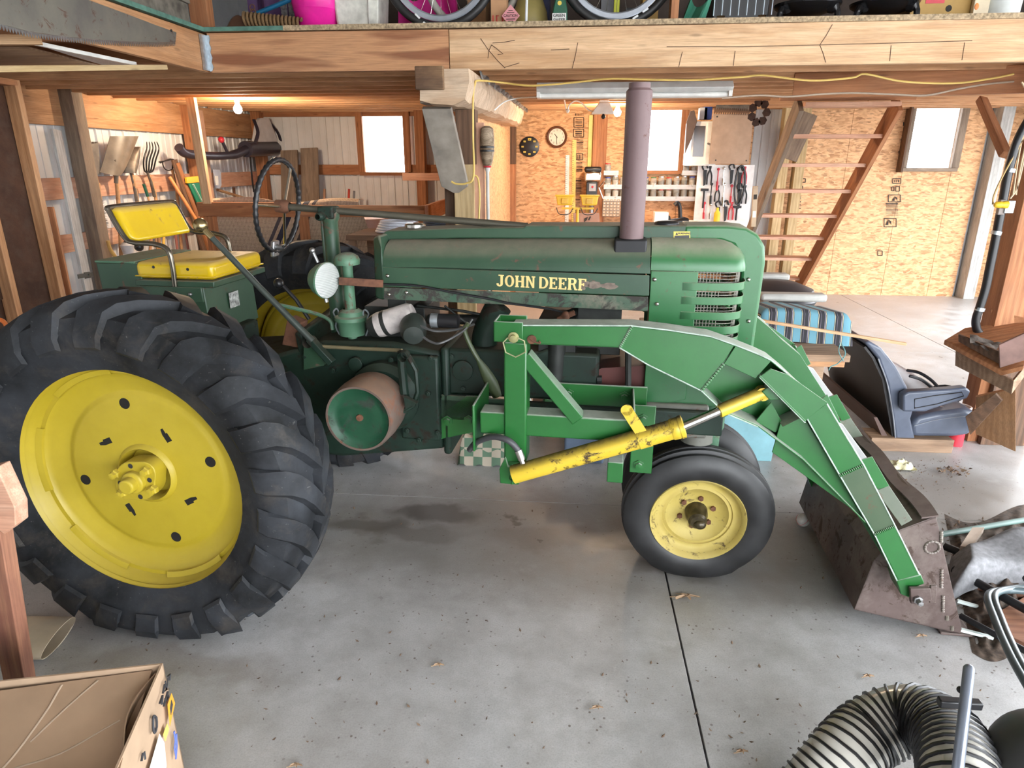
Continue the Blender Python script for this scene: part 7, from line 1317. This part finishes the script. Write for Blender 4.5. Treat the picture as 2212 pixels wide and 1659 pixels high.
# ball by the bucket
c = at_z(1735, 1140); o = MB().ball((c.x, c.y + .02, .038), .037, n=24, m=16).build('baseball', plain('scuffed white leather', (.60, .58, .55), .6, 0, .2, 40)); tag(o, 'scuffed baseball on the floor behind the bucket', 'ball')
MB().tube([V((c.x, c.y + .02, .038)) + V((.0375 * math.cos(a) * math.cos(.55 * math.sin(2 * a)), -.0375 * math.cos(.55 * math.sin(2 * a)) * math.sin(a), .0375 * math.sin(.55 * math.sin(2 * a)))) for a in [R(k * 12) for k in range(30)]], .001, 5, closed=True).build('ball_seam', RED, o)
# ================================================================ foreground: carton, leaning plank, mat, suction hose
CB = plain('foreground cardboard', (.42, .29, .19), .85, 0, .14, 5); CBI = plain('inner cardboard', (.36, .235, .145), .85, 0, .16, 4)
zb = .52; K1, K2_ = at_z(352, 1432, zb), at_z(-120, 1482, zb); nr = at_z(392, 1720, .0)
dirx = (K1 - K2_); dirx.z = 0; dirx.normalize(); diry = V((-dirx.y, dirx.x, 0)); L = 1.15; D = .62
o = empty('cardboard_box', V((K1.x, K1.y, 0))); tag(o, 'large open cardboard box with markings at the lower left corner', 'box')
def B(a, d, z): return dirx * -a - diry * d + V((0, 0, z))      # a leftwards from the far right corner, d towards the camera
thk = .006
MB().prism([B(0, 0, 0), B(L, 0, 0), B(L, 0, zb), B(0, 0, zb)], -diry * thk).build('back_side', CB, o); 
MB().prism([B(0, 0, 0), B(0, D, 0), B(-.01, D, zb * .98), B(.0, 0, zb)], -dirx * thk).build('right_side', CB, o)
MB().prism([B(0, D, 0), B(L, D, 0), B(L, D, zb), B(0, D, zb)], diry * thk).prism([B(L, 0, 0), B(L, D, 0), B(L, D, zb), B(L, 0, zb)], dirx * thk).build('far_side', CB, o)
MB().prism([B(0, 0, .01), B(L, 0, .01), B(L, D, .01), B(0, D, .01)], (0, 0, .01)).build('box_floor', CBI, o)
def flap(u, v): return B(.03 + .9 * u, .012 + .025 * u + .40 * v, zb - .012 - .012 * u - .17 * v ** 1.2 + .012 * math.sin(6 * u + 4 * v) * v - .02 * max(0, .35 - u) * v)
MB().grid(flap, 16, 12, (0, 0, -.006)).build('back_flap', CBI, o, smooth=60)
MB().grid(lambda u, v: B(.015 + .10 * v + .025 * math.sin(7 * u), .03 + .55 * u, zb - .01 - .34 * v), 14, 8, (.004, 0, 0)).build('right_flap', CBI, o, smooth=60)
for cr_ in (((.27, .03), (.29, .25), (.36, .55), (.5, .8)), ((.16, .03), (.28, .35), (.30, .4)), ((.05, .35), (.2, .5), (.36, .56), (.6, .75))):
    MB().tube([flap(*p) + V((0, 0, .002)) for p in [(a.x, a.y) for a in curve([(a, b_, 0) for a, b_ in cr_], 4)]], .0035, 5, flat=.4).build('fold_crease', plain('pale crease', (.55, .42, .30), .8), o)
INK = plain('black marker', (.03, .03, .035), .7); b0_ = V((K1.x, K1.y, 0)) + B(-.0125, 0, 0)
def onR(px, py): r = ray(px, py); return V((0, 0, EYE)) + r * ((b0_ - V((0, 0, EYE))).dot(dirx) / r.dot(dirx)) - V((K1.x, K1.y, 0))
for st_ in ([(345, 1520), (351, 1502), (350, 1522)], [(352, 1498), (356, 1478), (360, 1490), (354, 1494)], [(357, 1472), (361, 1486), (363, 1464)], [(362, 1462), (367, 1456), (366, 1470)], [(354, 1526), (358, 1508)], [(358, 1512), (362, 1494), (364, 1506), (359, 1514)], [(309, 1626), (306, 1644)], [(312, 1624), (314, 1640)]):
    MB().tube([onR(*p) for p in st_], .0035, 5, flat=.5).build('marker_stroke', INK, o)
MB().tube([onR(*p) for p in curve([(332, 1547, 0), (337, 1550, 0), (338, 1570, 0), (334, 1583, 0), (331, 1570, 0), (331, 1552, 0)], 2) for p in [(p.x, p.y)]], .004, 5, closed=True).build('marker_oval', INK, o)
def stick(name, pts_, m, k=1): return MB().prism([onR(*p) for p in pts_], dirx * .0012 * k).build(name, m, o, smooth=0)
stick('orange_diamond', [(370, 1497), (377.5, 1519), (366.5, 1569), (361.5, 1522)], plain('orange sticker', (.80, .32, .03), .5)); stick('diamond_print', [(369, 1512), (372, 1522), (368, 1545), (366, 1530)], INK, 2)
stick('yellow_sticker', [(360.5, 1563), (364.5, 1575), (357, 1601), (352, 1587)], plain('yellow sticker', (.78, .62, .12), .5)); stick('shipping_label', [(344, 1585), (354.5, 1605), (359, 1654), (352, 1690), (314, 1690)], plain('white label', (.74, .74, .74), .5))
for st_ in ([(376, 1580), (379, 1600), (377, 1615), (380, 1632)], [(381, 1585), (382, 1612), (380, 1640)]): MB().tube([onR(*p) for p in st_], .004, 5, flat=.5).build('blue_stroke', plain('blue ink', (.08, .12, .40), .6), o)
# leaning reddish plank and block at the left edge
YK = 1.78; o = empty('leaning_plank', at_y(55, 1460, YK)); tag(o, 'reddish stained plank leaning at the left edge above the cardboard box', 'plank'); b = V(o.location)
board('plank', at_y(45, 1480, 1.80) - b, at_y(-28, 1060, 1.62) - b, .085, .05, wood('purple stained plank', (.22, .085, .055), (.40, .19, .11), 9, dirt=.3), o, up=(0, 1, 0)); MB().prism([at_y(-30, 1015, 1.6) - b, at_y(-8, 1010, 1.6) - b, at_y(32, 1095, 1.6) - b, at_y(34, 1135, 1.6) - b, at_y(8, 1155, 1.6) - b, at_y(-30, 1120, 1.6) - b], (0, .05, 0)).build('plank_cleat', PINE_P, o, .003)
# rolled mat
ma, mb_ = at_z(-90, 1395), at_z(131, 1394); me_ = (at_z(170, 1348) - at_z(93, 1441)) * .5
def roll(u, v):
    a_ = math.pi * (2.35 * v - .55); k = 1 - .10 * v; c_ = ma.lerp(mb_, u); return c_ + me_ * math.cos(a_) * k * (1 + .1 * (1 - u)) + V((0, 0, .038 + .034 * math.sin(a_) * k))
o = MB().grid(roll, 6, 44, (0, 0, .003)).build('rolled_mat', plain('cream mat', (.50, .42, .31), .6), smooth=70); tag(o, 'cream floor mat with a curled end beside the big tyre', 'mat')
# suction hose, handle and blower at lower right
def hosemat():
    g = G('ribbed clear hose'); return plain('translucent hose wall', (.62, .60, .54), .18, 0, .15, 8)
hp = curve([at_y(1690, 1800, 1.62), at_y(1810, 1650, 1.72), at_y(1885, 1580, 1.80), at_y(1970, 1552, 1.80), at_y(2045, 1592, 1.68), at_y(2075, 1690, 1.50), at_y(2070, 1800, 1.38)], 30)
o = empty('suction_hose', V((hp[0].x, hp[0].y, 0))); tag(o, 'fat clear suction hose with black spiral ribs arching at lower right', 'hose'); hb = V(o.location)
MB().tube([p - hb for p in hp], .102, 28).build('hose_wall', hosemat(), o)
Tn = []; L_ = 0; hel = []; u = None; step = .026
seg = [(hp[i], hp[i + 1]) for i in range(len(hp) - 1)]
for a, b_ in seg:
    d = (b_ - a); n = max(2, int(d.length / step * 22)); t = d.normalized(); u = V((0, 0, 1)) - t * t.z if u is None else u - t * u.dot(t); u.normalize(); w = t.cross(u)
    for k in range(n): ph = 2 * math.pi * (L_ + d.length * k / n) / step; hel.append(a + d * (k / n) + (u * math.cos(ph) + w * math.sin(ph)) * .105 - hb)
    L_ += d.length
MB().tube(hel, .0055, 5).build('spiral_rib', BLACK, o)
ha, hb2 = at_y(2093, 1446, 1.62), at_y(2066, 1690, 1.42); o = empty('handle_tube', hb2); tag(o, 'grey metal handle tube standing up in front of the suction hose', 'handle')
MB().tube([ha - hb2, V((0, 0, 0)), V((-.01, -.03, -.3))], .0145, 14).ball(ha - hb2, .0145).build('tube', plain('blue grey metal tube', (.22, .25, .31), .28, .6), o); p = at_y(2086, 1524, 1.60) - hb2; MB().box(p.x - .07, p.x + .045, p.y - .005, p.y + .02, p.z - .012, p.z + .012).ball(at_y(2075, 1490, 1.60) - hb2, .010).build('clamp_bar', BLACK, o, .004)
c = at_y(2290, 1690, 1.52); o = MB().ball(c, .17, .2, .17, 28, 18).build('vacuum', plain('dark grey vacuum shell', (.05, .05, .052), .45)); tag(o, 'dark grey rounded vacuum body cut by the lower right corner', 'vacuum')
